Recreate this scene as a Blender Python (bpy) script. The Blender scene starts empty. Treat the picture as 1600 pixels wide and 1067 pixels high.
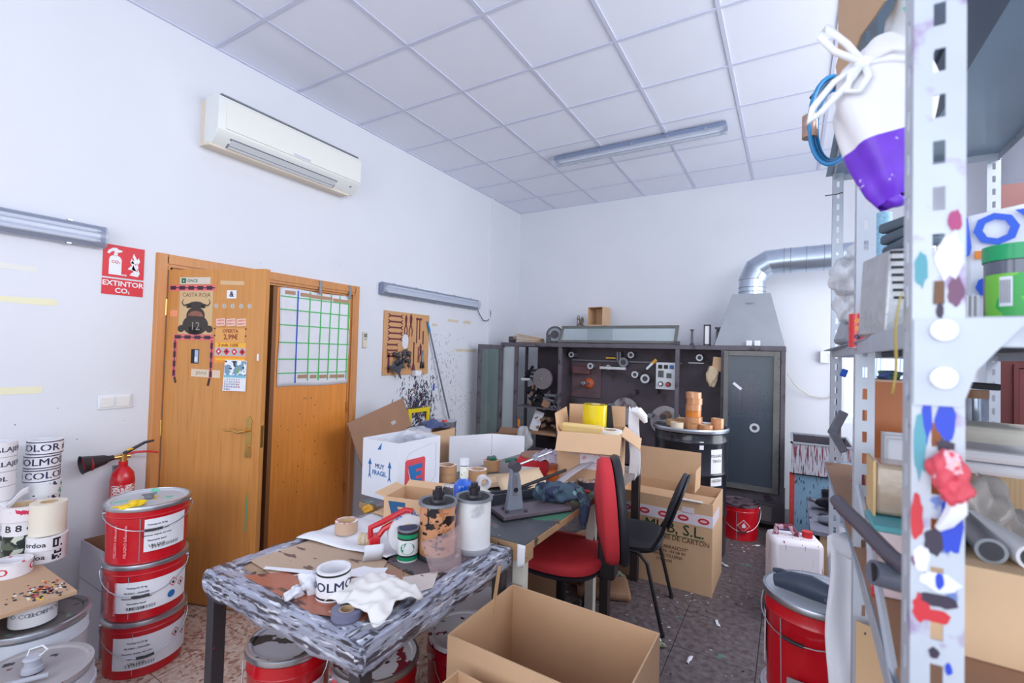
import bpy, math, random
from mathutils import Vector, Matrix
random.seed(7)
SC = bpy.context.scene
COL = SC.collection
PI = math.pi
H = 3.54
YB = 4.134
XR = 4.9
YF = -3.7

# ---------------------------------------------------------------- camera
cam = bpy.data.cameras.new('camera')
cam_ob = bpy.data.objects.new('camera', cam)
COL.objects.link(cam_ob)
_a, _b, _c = 0.53595745, 0.024122815, 0.027354129
_f = Vector((-math.sin(_a)*math.cos(_b), math.cos(_a)*math.cos(_b), math.sin(_b)))
_r = Vector((math.cos(_a), math.sin(_a), 0))
_u = _r.cross(_f)
_rr = _r*math.cos(_c) + _u*math.sin(_c)
_uu = _u*math.cos(_c) - _r*math.sin(_c)
m = Matrix((( _rr.x, _uu.x, -_f.x, 3.3296), (_rr.y, _uu.y, -_f.y, -1.6156), (_rr.z, _uu.z, -_f.z, 1.5574), (0, 0, 0, 1)))
cam_ob.matrix_world = m
cam.sensor_width = 36
cam.lens = 732.9/1600*36
cam.clip_start = 0.02
cam.dof.use_dof = True
cam.dof.focus_distance = 2.7
cam.dof.aperture_fstop = 4.2
SC.camera = cam_ob

# ---------------------------------------------------------------- world, lights, exposure
w = bpy.data.worlds.new('world'); SC.world = w; w.use_nodes = True
bg = w.node_tree.nodes['Background']
bg.inputs[0].default_value = (0.80, 0.90, 1.0, 1); bg.inputs[1].default_value = 1.9
def area(name, loc, size, rot, power, col=(0.95, 0.97, 1.0)):
    l = bpy.data.lights.new(name, 'AREA'); l.shape = 'RECTANGLE'; l.size, l.size_y = size
    l.energy = power; l.color = col
    o = bpy.data.objects.new(name, l); o.location = loc; o.rotation_euler = rot; COL.objects.link(o)
    return o
area('window_light_front', (2.5, -3.55, 1.9), (4.2, 2.4), (math.radians(104), 0, math.radians(0)), 54)
area('window_light_side', (4.78, -2.3, 1.9), (2.2, 2.2), (0, math.radians(90), 0), 5)
area('window_light_rear', (4.78, 3.0, 1.6), (1.8, 2.0), (0, math.radians(90), 0), 36)
area('fill_light_high', (4.82, .5, 2.95), (.9, 3.0), (0, math.radians(68), 0), 84)  # unseen fill lamp added above shelf height to brighten the back of the room
SC.view_settings.view_transform = 'Standard'
SC.view_settings.look = 'None'
SC.view_settings.gamma = 1
SC.view_settings.use_curve_mapping = False
SC.view_settings.exposure = -0.05

# ---------------------------------------------------------------- colours and materials
def lin(c):
    c = c/255.0
    return c/12.92 if c <= 0.04045 else ((c+0.055)/1.055)**2.4
def S(r, g, b): return (lin(r), lin(g), lin(b), 1)
MATS = {}
def mat(name, col, rough=0.6, metal=0.0, var=0.0, vs=6.0, bump=0.0, bs=60.0, spots=(), stretch=None, coat=0, alpha=None, wave=None, emis=None, spec=0.5):
    """principled; var = brightness variation; spots = [(colour, scale, threshold, (sx,sy,sz))...]"""
    if name in MATS: return MATS[name]
    M_ = bpy.data.materials.new(name); M_.use_nodes = True
    nt = M_.node_tree; N = nt.nodes; L = nt.links
    P = N['Principled BSDF']
    P.inputs['Roughness'].default_value = rough; P.inputs['Metallic'].default_value = metal
    P.inputs['Specular IOR Level'].default_value = spec
    if coat: P.inputs['Coat Weight'].default_value = coat
    tc = N.new('ShaderNodeTexCoord')
    src = None
    def noise(scale, detail=4, st=None, w_=0.0):
        n = N.new('ShaderNodeTexNoise'); n.inputs['Scale'].default_value = scale; n.inputs['Detail'].default_value = detail
        mp = N.new('ShaderNodeMapping'); L.new(tc.outputs['Object'], mp.inputs[0])
        if st: mp.inputs['Scale'].default_value = st
        mp.inputs['Location'].default_value = (w_, w_*1.7, w_*.3)
        L.new(mp.outputs[0], n.inputs['Vector'])
        return n
    rgb = N.new('ShaderNodeRGB'); rgb.outputs[0].default_value = col; src = rgb.outputs[0]
    if var:
        n = noise(vs, 5, stretch)
        mr = N.new('ShaderNodeMapRange'); mr.inputs[1].default_value = .25; mr.inputs[2].default_value = .75
        mr.inputs[3].default_value = 1-var; mr.inputs[4].default_value = 1+var*.6
        L.new(n.outputs['Fac'], mr.inputs[0])
        mx = N.new('ShaderNodeVectorMath'); mx.operation = 'SCALE'
        L.new(src, mx.inputs[0]); L.new(mr.outputs[0], mx.inputs['Scale']); src = mx.outputs[0]
    if wave:
        wv = N.new('ShaderNodeTexWave'); wv.bands_direction = wave[0]; wv.inputs['Scale'].default_value = wave[1]
        wv.inputs['Distortion'].default_value = wave[3] if len(wave) > 3 else 0.0
        wv.inputs['Detail'].default_value = 2
        L.new(tc.outputs['Object'], wv.inputs['Vector'])
        mr = N.new('ShaderNodeMapRange'); mr.inputs[3].default_value = 1-wave[2]; mr.inputs[4].default_value = 1
        L.new(wv.outputs['Fac'], mr.inputs[0])
        mx = N.new('ShaderNodeVectorMath'); mx.operation = 'SCALE'
        L.new(src, mx.inputs[0]); L.new(mr.outputs[0], mx.inputs['Scale']); src = mx.outputs[0]
    for k, sp in enumerate(spots):
        c2, sc, th = sp[0], sp[1], sp[2]; st = sp[3] if len(sp) > 3 else None
        soft = sp[4] if len(sp) > 4 else .012
        n = noise(sc, 3.5, st, 3.1+k*7.7)
        mr = N.new('ShaderNodeMapRange'); mr.inputs[1].default_value = th; mr.inputs[2].default_value = th+soft
        L.new(n.outputs['Fac'], mr.inputs[0])
        mx = N.new('ShaderNodeMix'); mx.data_type = 'RGBA'
        L.new(mr.outputs[0], mx.inputs['Factor']); L.new(src, mx.inputs['A']); mx.inputs['B'].default_value = c2
        src = mx.outputs['Result']
    L.new(src, P.inputs['Base Color'])
    if bump:
        n = noise(bs, 4); b = N.new('ShaderNodeBump'); b.inputs['Strength'].default_value = bump; b.inputs['Distance'].default_value = .004
        L.new(n.outputs['Fac'], b.inputs['Height']); L.new(b.outputs[0], P.inputs['Normal'])
    if emis:
        P.inputs['Emission Color'].default_value = col; P.inputs['Emission Strength'].default_value = emis
    if alpha is not None: P.inputs['Alpha'].default_value = alpha
    MATS[name] = M_
    return M_
def glass(name, col, fac, rough=.08, gl=.25):
    """thin see-through film or pane: transparent mixed with a diffuse/glossy coat"""
    if name in MATS: return MATS[name]
    M_ = bpy.data.materials.new(name); M_.use_nodes = True
    nt = M_.node_tree; N = nt.nodes; L = nt.links
    P = N['Principled BSDF']; P.inputs['Base Color'].default_value = col; P.inputs['Roughness'].default_value = rough
    P.inputs['Specular IOR Level'].default_value = .5
    t = N.new('ShaderNodeBsdfTransparent'); mx = N.new('ShaderNodeMixShader')
    mx.inputs[0].default_value = fac
    L.new(t.outputs[0], mx.inputs[1]); L.new(P.outputs[0], mx.inputs[2])
    L.new(mx.outputs[0], N['Material Output'].inputs[0])
    MATS[name] = M_
    return M_

# ---------------------------------------------------------------- mesh builder
def RZ(a): return Matrix.Rotation(a, 4, 'Z')
def T(x, y=0, z=0): return Matrix.Translation((x, y, z))
def frame(o, x, y, z):   # columns
    return Matrix(((x[0], y[0], z[0], o[0]), (x[1], y[1], z[1], o[1]), (x[2], y[2], z[2], o[2]), (0, 0, 0, 1)))
def WX(x, y, z): return frame((x, y, z), (0, 1, 0), (0, 0, 1), (1, 0, 0))        # facing +X
def WY(x, y, z): return frame((x, y, z), (1, 0, 0), (0, 0, 1), (0, -1, 0))       # facing -Y
def WXN(x, y, z): return frame((x, y, z), (0, -1, 0), (0, 0, 1), (-1, 0, 0))     # facing -X
I4 = Matrix.Identity(4)
_tc = {}
def text_data(s, bold):
    k = (s, bold)
    if k not in _tc:
        cu = bpy.data.curves.new('t', 'FONT'); cu.body = s; cu.size = 1; cu.align_x = 'CENTER'; cu.align_y = 'CENTER'
        cu.offset = 0 if 'M' in s else bold; cu.resolution_u = 2
        o = bpy.data.objects.new('t', cu); me = bpy.data.meshes.new_from_object(o)
        _tc[k] = ([v.co.copy() for v in me.vertices], [tuple(p.vertices) for p in me.polygons])
        if 'M' in s and bold:      # the font's M cannot be offset: thicken by shifted copies instead
            v0, f0 = _tc[k]; V, F = [], []
            for dx, dy in ((-bold*.8, -bold*.5), (bold*.8, -bold*.5), (bold*.8, bold*.5), (-bold*.8, bold*.5)):
                F += [tuple(i+len(V) for i in f) for f in f0]; V += [Vector((p.x+dx, p.y+dy, 0)) for p in v0]
            _tc[k] = (V, F)
        bpy.data.objects.remove(o); bpy.data.curves.remove(cu); bpy.data.meshes.remove(me)
    return _tc[k]
class M:
    def __init__(s): s.v = []; s.f = []; s.mi = []; s.m = 0; s.soft = False
    def add(s, vs, fs, mx=None):
        b = len(s.v)
        s.v += [tuple(mx @ Vector(p)) for p in vs] if mx is not None else [tuple(p) for p in vs]
        s.f += [tuple(b+i for i in f) for f in fs]; s.mi += [s.m]*len(fs)
        return s
    def box(s, x0, x1, y0, y1, z0, z1, mx=None):
        vs = [(x, y, z) for z in (z0, z1) for x, y in ((x0, y0), (x1, y0), (x1, y1), (x0, y1))]
        return s.add(vs, [(3, 2, 1, 0), (4, 5, 6, 7), (0, 1, 5, 4), (1, 2, 6, 5), (2, 3, 7, 6), (3, 0, 4, 7)], mx)
    def cbox(s, c, sz, mx=None):
        x, y, z = c; a, b, d = sz[0]/2, sz[1]/2, sz[2]/2
        return s.box(x-a, x+a, y-b, y+b, z-d, z+d, mx)
    def hexa(s, p):     # bottom 4 then top 4
        return s.add(p, [(3, 2, 1, 0), (4, 5, 6, 7), (0, 1, 5, 4), (1, 2, 6, 5), (2, 3, 7, 6), (3, 0, 4, 7)])
    def lathe(s, prof, n=28, mx=None, a0=0, a1=2*PI, closed=False):
        full = abs(a1-a0-2*PI) < 1e-6
        k = n if full else n+1
        vs = []; fs = []
        for i in range(k):
            a = a0+(a1-a0)*i/n
            for r, z in prof: vs.append((r*math.cos(a), r*math.sin(a), z))
        q = len(prof)
        for i in range(n):
            j = (i+1) % k
            for t in range(q-1 if not closed else q):
                t2 = (t+1) % q
                fs.append((i*q+t, j*q+t, j*q+t2, i*q+t2))
        return s.add(vs, fs, mx)
    def cyl(s, p0, p1, r0, r1=None, n=16, cap=True):
        r1 = r0 if r1 is None else r1
        p0 = Vector(p0); p1 = Vector(p1); d = p1-p0; l = d.length
        mx = T(*p0) @ d.to_track_quat('Z', 'Y').to_matrix().to_4x4()
        prof = [(r0, 0), (r1, l)]
        if cap: prof = [(1e-5, 0)]+prof+[(1e-5, l)]
        return s.lathe(prof, n, mx)
    def ring(s, c, r, R, h, n=28, mx=None):
        mm = T(*c) if mx is None else mx @ T(*c)
        return s.lathe([(r, 0), (R, 0), (R, h), (r, h)], n, mm, closed=True)
    def tube(s, pts, r, n=8, closed=False, cap=True):
        pts = [Vector(p) for p in pts]; k = len(pts); vs = []; fs = []
        up = None
        for i, p in enumerate(pts):
            a = pts[i-1] if (i > 0 or closed) else pts[i]
            b = pts[(i+1) % k] if (i < k-1 or closed) else pts[i]
            d = (b-a).normalized()
            if up is None: up = d.orthogonal().normalized()
            up = (up-d*up.dot(d))
            up = up.normalized() if up.length > 1e-6 else d.orthogonal().normalized()
            sd = d.cross(up)
            rr = r[i] if isinstance(r, (list, tuple)) else r
            for j in range(n):
                t = 2*PI*j/n; vs.append(p+(up*math.cos(t)+sd*math.sin(t))*rr)
        for i in range(k if closed else k-1):
            i2 = (i+1) % k
            for j in range(n): fs.append((i*n+j, i*n+(j+1) % n, i2*n+(j+1) % n, i2*n+j))
        if cap and not closed: fs += [tuple(range(n-1, -1, -1)), tuple((k-1)*n+j for j in range(n))]
        return s.add(vs, fs)
    def prism(s, poly, t, mx=None, z0=0):
        n = len(poly)
        vs = [(x, y, z0) for x, y in poly]+[(x, y, z0+t) for x, y in poly]
        fs = [tuple(range(n-1, -1, -1)), tuple(range(n, 2*n))]+[(i, (i+1) % n, n+(i+1) % n, n+i) for i in range(n)]
        return s.add(vs, fs, mx)
    def text(s, t, size, mx, bold=0.01, sx=1.0):
        v, f = text_data(t, bold)
        return s.add([(p.x*size*sx, p.y*size, 0) for p in v], f, mx)
    def textcyl(s, t, size, r, z, a, mx=None, bold=.02, sx=1.0, flip=False):
        v, f = text_data(t, bold); k = -1 if flip else 1
        return s.add([(r*math.cos(a+k*p.x*size*sx/r), r*math.sin(a+k*p.x*size*sx/r), z+k*p.y*size) for p in v], f, mx)
    def patch(s, r, a0, a1, z0, z1, mx=None, n=8):   # curved label
        vs = []; fs = []
        for i in range(n+1):
            a = a0+(a1-a0)*i/n
            vs += [(r*math.cos(a), r*math.sin(a), z0), (r*math.cos(a), r*math.sin(a), z1)]
        for i in range(n): fs.append((2*i, 2*i+2, 2*i+3, 2*i+1))
        return s.add(vs, fs, mx)
    def sheet(s, nx, ny, fn):
        vs = [fn(i/nx, j/ny) for j in range(ny+1) for i in range(nx+1)]
        fs = [(j*(nx+1)+i, j*(nx+1)+i+1, (j+1)*(nx+1)+i+1, (j+1)*(nx+1)+i) for j in range(ny) for i in range(nx)]
        return s.add(vs, fs)
    def blob(s, c, sz, n=10, amp=.25, seed=0, mx=None):
        s.soft = True; n = int(n*1.5)
        rnd = random.Random(seed); ph = [rnd.uniform(0, 6) for _ in range(6)]
        vs = []; fs = []
        for i in range(n+1):
            th = PI*i/n
            for j in range(2*n):
                p = PI*j/n
                k = 1+amp*(math.sin(3*p+ph[0]+2*th)*math.sin(2*th+ph[1])+.6*math.sin(5*p+ph[2])*math.sin(4*th+ph[3]))*math.sin(th)
                vs.append((c[0]+sz[0]*k*math.sin(th)*math.cos(p), c[1]+sz[1]*k*math.sin(th)*math.sin(p), c[2]+sz[2]*k*math.cos(th)))
        for i in range(n):
            for j in range(2*n): fs.append((i*2*n+j, (i+1)*2*n+j, (i+1)*2*n+(j+1) % (2*n), i*2*n+(j+1) % (2*n)))
        return s.add(vs, fs, mx)
    def build(s, name, mats, parent=None, smooth=True, bevel=0, loc=None, rz=None, ang=35, solid=0, sub=0):
        me = bpy.data.meshes.new(name)
        me.from_pydata(s.v, [], s.f); me.update()
        if not isinstance(mats, (list, tuple)): mats = [mats]
        for q in mats: me.materials.append(q)
        if len(mats) > 1: me.polygons.foreach_set('material_index', s.mi)
        if s.soft: ang = 110
        if smooth:
            me.polygons.foreach_set('use_smooth', [True]*len(me.polygons)); me.set_sharp_from_angle(angle=math.radians(ang))
        o = bpy.data.objects.new(name, me); COL.objects.link(o)
        if parent is not None: o.parent = parent
        if loc is not None: o.location = loc
        if rz is not None: o.rotation_euler.z = rz
        if solid:
            d = o.modifiers.new('solid', 'SOLIDIFY'); d.thickness = solid; d.offset = 0
        if sub:
            d = o.modifiers.new('sub', 'SUBSURF'); d.levels = sub; d.render_levels = sub
        if bevel:
            d = o.modifiers.new('bevel', 'BEVEL'); d.width = bevel; d.segments = 2; d.limit_method = 'ANGLE'
        return o
def thing(name, label, cat, loc=(0, 0, 0), rz=0, group=None):
    o = bpy.data.objects.new(name, None); COL.objects.link(o); o.location = loc; o.rotation_euler = (0, 0, rz)
    o.empty_display_size = .05
    o['label'] = label; o['category'] = cat
    if group: o['group'] = group
    return o
def tag(o, label, cat, group=None):
    o['label'] = label; o['category'] = cat
    if group: o['group'] = group
    return o
def struct(name, mb, mt, **k):
    o = mb.build(name, mt, **k); o['kind'] = 'structure'; return o
def stuff(o): o['kind'] = 'stuff'; return o

white_wall = mat('wall_paint', S(221, 223, 231), .75, var=.025, vs=2.0, bump=.05, bs=40)
ceil_m = mat('ceiling_tile', S(232, 235, 248), .9, var=.02, vs=3, spec=.2)
rail_m = mat('ceiling_rail', S(204, 208, 228), .6)
orange_wood = mat('door_veneer', S(206, 142, 76), .42, var=.10, vs=3, stretch=(14, 14, .7), spots=((S(192, 124, 60), 4, .56, (22, 22, .8), .15), (S(90, 50, 25), 30, .80)))
orange_wood2 = mat('door_veneer_deep', S(232, 146, 62), .42, var=.10, vs=3, stretch=(14, 14, .7), spots=((S(218, 130, 50), 4, .56, (22, 22, .8), .15), (S(60, 35, 22), 24, .745, (1, 1, .4))))
frame_wood = mat('frame_wood', S(205, 140, 84), .45, var=.12, vs=3, stretch=(10, 10, .8))
card = mat('cardboard', S(214, 176, 140), .8, var=.05, vs=8, wave=('X', 60, .05))
card_y = mat('cardboard_y', S(214, 176, 140), .8, var=.05, vs=8, wave=('Y', 60, .05))
card_in = mat('cardboard_inside', S(208, 168, 132), .85, var=.05, vs=6)
card_d = mat('cardboard_dark', S(160, 122, 98), .85, var=.08, vs=6)
card_w = mat('white_card', S(226, 228, 238), .7, var=.03, vs=5)
white_p = mat('white_paper', S(232, 232, 240), .7, var=.04, vs=9)
white_s = mat('white_smooth', S(228, 229, 234), .4)
black_m = mat('black_plastic', S(38, 38, 46), .45)
ink_black = mat('ink_black', S(22, 22, 30), .55)
dark_ink = mat('ink_darkblue', S(38, 44, 84), .6)
red_p = mat('red_paint', S(200, 18, 34), .28, var=.06, vs=5, coat=.3)
red_ink = mat('red_ink', S(205, 40, 52), .5)
blue_ink = mat('blue_ink', S(25, 105, 175), .55)
green_ink = mat('green_ink', S(20, 140, 85), .5)
steel = mat('steel', S(188, 192, 202), .32, .9, var=.1, vs=12)
dull_steel = mat('dull_steel', S(140, 144, 152), .5, .6, var=.15, vs=10)
grey_m = mat('grey_paint', S(150, 156, 166), .5, var=.08, vs=9)
machine_m = mat('machine_paint', S(98, 92, 102), .55, .1, var=.2, vs=6, spots=((S(62, 50, 54), 9, .58, None, .1), (S(160, 165, 172), 60, .76)))
machine_in = mat('machine_inner', S(84, 74, 84), .6, .05, var=.2, vs=4, spots=((S(58, 46, 50), 5, .55, None, .15),))
brass = mat('brass', S(215, 175, 105), .25, .9)
tape_brown = mat('tape_brown', S(196, 150, 108), .3, var=.06, vs=30, stretch=(1, 1, 12), coat=.5)
tape_white = mat('tape_white', S(232, 230, 236), .35, coat=.4)
core_m = mat('tape_core', S(205, 175, 140), .8)
clear_pl = glass('clear_plastic', (.85, .87, .92, 1), .32, .12)
glass_m = glass('pane_glass', (.50, .60, .64, 1), .38, .08)
# ================================================================= ROOM
mb = M().box(-.12, XR+.1, YF-.1, YB+.1, -.2, -.02)
floor = struct('floor', mb, mat('floor_screed', S(90, 80, 78), .9), smooth=False)
def terrazzo():
    M_ = bpy.data.materials.new('terrazzo'); M_.use_nodes = True; nt = M_.node_tree; N = nt.nodes; L = nt.links
    P = N['Principled BSDF']; P.inputs['Roughness'].default_value = .5
    g = N.new('ShaderNodeNewGeometry')
    v = N.new('ShaderNodeTexVoronoi'); v.inputs['Scale'].default_value = 62; L.new(g.outputs['Position'], v.inputs['Vector'])
    sep = N.new('ShaderNodeSeparateColor'); L.new(v.outputs['Color'], sep.inputs[0])
    cr = N.new('ShaderNodeValToRGB'); cr.color_ramp.interpolation = 'CONSTANT'
    st = [(0, S(216, 192, 176)), (.25, S(198, 164, 146)), (.42, S(222, 202, 188)), (.62, S(180, 132, 112)), (.74, S(208, 180, 162)), (.92, S(150, 116, 102))]
    while len(cr.color_ramp.elements) < len(st): cr.color_ramp.elements.new(.5)
    for e, (p, c) in zip(cr.color_ramp.elements, st): e.position = p; e.color = c
    L.new(sep.outputs[0], cr.inputs[0])
    src = cr.outputs[0]
    # grime: grows towards the machines (higher x)
    sx = N.new('ShaderNodeSeparateXYZ'); L.new(g.outputs['Position'], sx.inputs[0])
    n = N.new('ShaderNodeTexNoise'); n.inputs['Scale'].default_value = 2.2; n.inputs['Detail'].default_value = 6; L.new(g.outputs['Position'], n.inputs['Vector'])
    a = N.new('ShaderNodeMath'); a.operation = 'MULTIPLY_ADD'; a.inputs[1].default_value = 1.0; L.new(sx.outputs[0], a.inputs[0])
    ny = N.new('ShaderNodeMath'); ny.operation = 'MULTIPLY_ADD'; ny.inputs[1].default_value = 1.0; ny.inputs[2].default_value = -.5
    L.new(n.outputs['Fac'], ny.inputs[0]); L.new(ny.outputs[0], a.inputs[2])
    yy = N.new('ShaderNodeMath'); yy.operation = 'MULTIPLY_ADD'; yy.inputs[1].default_value = .42; L.new(sx.outputs[1], yy.inputs[0]); L.new(a.outputs[0], yy.inputs[2])
    mr = N.new('ShaderNodeMapRange'); mr.inputs[1].default_value = 1.55; mr.inputs[2].default_value = 2.7; L.new(yy.outputs[0], mr.inputs[0])
    n2 = N.new('ShaderNodeTexNoise'); n2.inputs['Scale'].default_value = 30; n2.inputs['Detail'].default_value = 5; L.new(g.outputs['Position'], n2.inputs['Vector'])
    cr2 = N.new('ShaderNodeValToRGB'); cr2.color_ramp.elements[0].color = S(66, 58, 62); cr2.color_ramp.elements[1].color = S(112, 104, 112)
    cr2.color_ramp.elements[0].position = .35; cr2.color_ramp.elements[1].position = .7
    L.new(n2.outputs['Fac'], cr2.inputs[0])
    m2 = N.new('ShaderNodeMath'); m2.operation = 'MULTIPLY_ADD'; m2.inputs[1].default_value = .9; m2.inputs[2].default_value = .04; m2.use_clamp = True
    n3 = N.new('ShaderNodeMath'); n3.operation = 'MULTIPLY_ADD'; n3.inputs[1].default_value = 1.4; n3.inputs[2].default_value = .2; n3.use_clamp = True
    L.new(n2.outputs['Fac'], n3.inputs[0]); L.new(mr.outputs[0], m2.inputs[0])
    mx = N.new('ShaderNodeMix'); mx.data_type = 'RGBA'
    L.new(m2.outputs[0], mx.inputs['Factor']); L.new(src, mx.inputs['A']); L.new(cr2.outputs[0], mx.inputs['B'])
    # green paint smears near the door
    n4 = N.new('ShaderNodeTexNoise'); n4.inputs['Scale'].default_value = 5; n4.inputs['Detail'].default_value = 3
    mp = N.new('ShaderNodeMapping'); mp.inputs['Scale'].default_value = (1, 2.2, 1); mp.inputs['Rotation'].default_value = (0, 0, .6)
    L.new(g.outputs['Position'], mp.inputs[0]); L.new(mp.outputs[0], n4.inputs['Vector'])
    m4 = N.new('ShaderNodeMapRange'); m4.inputs[1].default_value = .685; m4.inputs[2].default_value = .705; L.new(n4.outputs['Fac'], m4.inputs[0])
    mx2 = N.new('ShaderNodeMix'); mx2.data_type = 'RGBA'
    L.new(m4.outputs[0], mx2.inputs['Factor']); L.new(mx.outputs['Result'], mx2.inputs['A']); mx2.inputs['B'].default_value = S(90, 132, 124)
    L.new(mx2.outputs['Result'], P.inputs['Base Color'])
    b = N.new('ShaderNodeBump'); b.inputs['Strength'].default_value = .15; b.inputs['Distance'].default_value = .003
    L.new(n2.outputs['Fac'], b.inputs['Height']); L.new(b.outputs[0], P.inputs['Normal'])
    return M_
tz = terrazzo()
tile_me = None
ts = .4
for i in range(0, 13):
    for j in range(-9, 11):
        x0, y0 = i*ts, j*ts-.13
        x1, y1 = min(x0+ts, XR), min(y0+ts, YB)
        if x0 >= XR or y0 >= YB or y1 < YF: continue
        if j < -6 : continue
        full = (x1-x0 > ts-.01 and y1-y0 > ts-.01)
        if full and tile_me:
            o = bpy.data.objects.new('floor_tile', tile_me); COL.objects.link(o); o.parent = floor
        else:
            o = M().box(.0018, x1-x0-.0018, .0018, y1-y0-.0018, -.02, 0).build('floor_tile', tz, floor, smooth=False)
            if full: tile_me = o.data
        o.location = (x0, y0, 0)
# ceiling: backing, tiles, rails
ceiling = struct('ceiling', M().box(-.1, XR+.1, YF-.1, YB+.1, H+.03, H+.1), ceil_m, smooth=False)
xs = [0]+[.558+.6*k for k in range(8)]; xs = [x for x in xs if x < XR]+[XR]
ys = [YF]+[.6*k for k in range(-6, 7)]+[YB]
tm = None
for a in range(len(xs)-1):
    for b in range(len(ys)-1):
        dx, dy = xs[a+1]-xs[a], ys[b+1]-ys[b]
        full = abs(dx-.6) < .001 and abs(dy-.6) < .001
        if full and tm:
            o = bpy.data.objects.new('ceiling_tile', tm); COL.objects.link(o); o.parent = ceiling
        else:
            o = M().box(0.001, dx-.001, 0.001, dy-.001, 0, .02).build('ceiling_tile', ceil_m, ceiling, smooth=False)
            if full: tm = o.data
        o.location = (xs[a], ys[b], H+.004)
for x in xs[1:-1]: M().box(x-.012, x+.012, YF, YB, H-.003, H+.003).build('ceiling_rail', rail_m, ceiling, smooth=False)
for y in ys[1:-1]: M().box(0, XR, y-.012, y+.012, H-.0025, H+.0035).build('ceiling_rail', rail_m, ceiling, smooth=False)
for (a, b, c, d) in ((0, .018, YF, YB), (0, XR, YB-.018, YB)): M().box(a, b, c, d, H-.004, H+.004).build('edge_rail', rail_m, ceiling, smooth=False)
# walls
DY0, DY1, DZ = -.215, 1.21, 2.035
mb = M().box(-.12, 0, YF, DY0, 0, H+.03).box(-.12, 0, DY1, YB, 0, H+.03).box(-.12, 0, DY0, DY1, DZ, H+.03)
wall_left = struct('wall_left', mb, white_wall, smooth=False)
WX0, WX1, WZ0, WZ1 = 3.80, 4.72, .95, 2.15
mb = M().box(-.12, WX0, YB, YB+.12, 0, H+.03).box(WX1, XR+.12, YB, YB+.12, 0, H+.03).box(WX0, WX1, YB, YB+.12, 0, WZ0).box(WX0, WX1, YB, YB+.12, WZ1, H+.03)
wall_back = struct('wall_back', mb, white_wall, smooth=False)
# right wall with a balcony door opening and front wall with wide windows behind the camera
mb = M().box(XR, XR+.12, YF, -3.3, 0, H+.03).box(XR, XR+.12, -1.2, 2.1, 0, 2.5).box(XR, XR+.12, -1.2, 2.1, 3.4, H+.03).box(XR, XR+.12, 3.8, YB, 0, H+.03)
mb.box(XR, XR+.12, -3.3, -1.2, 0, .9).box(XR, XR+.12, -3.3, -1.2, 2.9, H+.03).box(XR, XR+.12, 2.1, 3.8, 2.6, H+.03).box(XR, XR+.12, 2.1, 3.8, 0, .05)
wall_right = struct('wall_right', mb, white_wall, smooth=False)
mb = M().box(-.12, .5, YF-.12, YF, 0, H+.03).box(4.4, XR+.12, YF-.12, YF, 0, H+.03).box(.5, 4.4, YF-.12, YF, 0, .7).box(.5, 4.4, YF-.12, YF, 3.0, H+.03)
wall_front = struct('wall_front', mb, white_wall, smooth=False)
# rear window frame with mullion and panes
alu = mat('white_aluminium', S(222, 226, 236), .4)
wf = M()
for a in (WX0, (WX0+WX1)/2-.02, WX1-.04): wf.box(a, a+.04, YB+.02, YB+.07, WZ0, WZ1)
wf.box(WX0, WX1, YB+.021, YB+.069, WZ0, WZ0+.05).box(WX0, WX1, YB+.021, YB+.069, WZ1-.05, WZ1)
win = struct('window_1', wf, alu)
for a in (WX0+.04, (WX0+WX1)/2+.02): M().box(a, a+.39, YB+.04, YB+.046, WZ0+.05, WZ1-.05).build('pane', glass('window_glass', (.75, .85, 1, 1), .12, .03), win, smooth=False)
# bluish translucent strips set in the rear window behind the shelves
cm = glass('strip_bluish', (.62, .76, .95, 1), .8, .6)
for k, xx in enumerate((3.93, 4.02, 4.2, 4.42)):
    M().sheet(6, 1, lambda u, v, xx=xx: (xx+.06*u+.04*v, YB+.012+.006*math.sin(u*12), WZ0+.05+v*1.1)).build('bluish_strip', cm, win)
# conduit at the corner
struct('trim_1', M().box(0, .022, 3.37, 3.39, .0, H), white_wall, smooth=False)
# corridor behind the door
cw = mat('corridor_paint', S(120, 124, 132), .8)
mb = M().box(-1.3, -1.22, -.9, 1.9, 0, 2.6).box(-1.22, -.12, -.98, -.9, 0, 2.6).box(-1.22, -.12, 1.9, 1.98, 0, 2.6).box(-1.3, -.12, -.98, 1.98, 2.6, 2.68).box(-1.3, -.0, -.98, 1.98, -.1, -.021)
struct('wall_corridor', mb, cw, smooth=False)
rk = thing('storage_rack', 'dark storage rack seen through the gap between the two door leaves', 'shelf', (-.8, .8, 0))
for z in (.35, .8, 1.25, 1.7): M().box(-.2, .2, -.8, .8, z, z+.025).build('shelf_board', dull_steel, rk, smooth=False)
for x in (-.19, .17):
    for y in (-.79, .77): M().box(x, x+.03, y, y+.03, -.02, 2.0).build('post', dull_steel, rk, smooth=False)
for k in (1, 3, 5):
    y = -.7+.19*k; z = (.375, .825, 1.275)[k % 3]
    tag(M().box(-.97, -.68, .8+y, .8+y+.13, z, z+.2+.05*(k % 3)).build('storage_bin', mat('bin%d' % (k % 3), (S(40, 95, 80), S(60, 70, 90), S(100, 40, 60))[k % 3], .6), None, bevel=.006),
        '%s storage bin on the rack behind the door gap' % {1: 'slate grey', 3: 'green', 5: 'maroon'}[k], 'bin')

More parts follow.
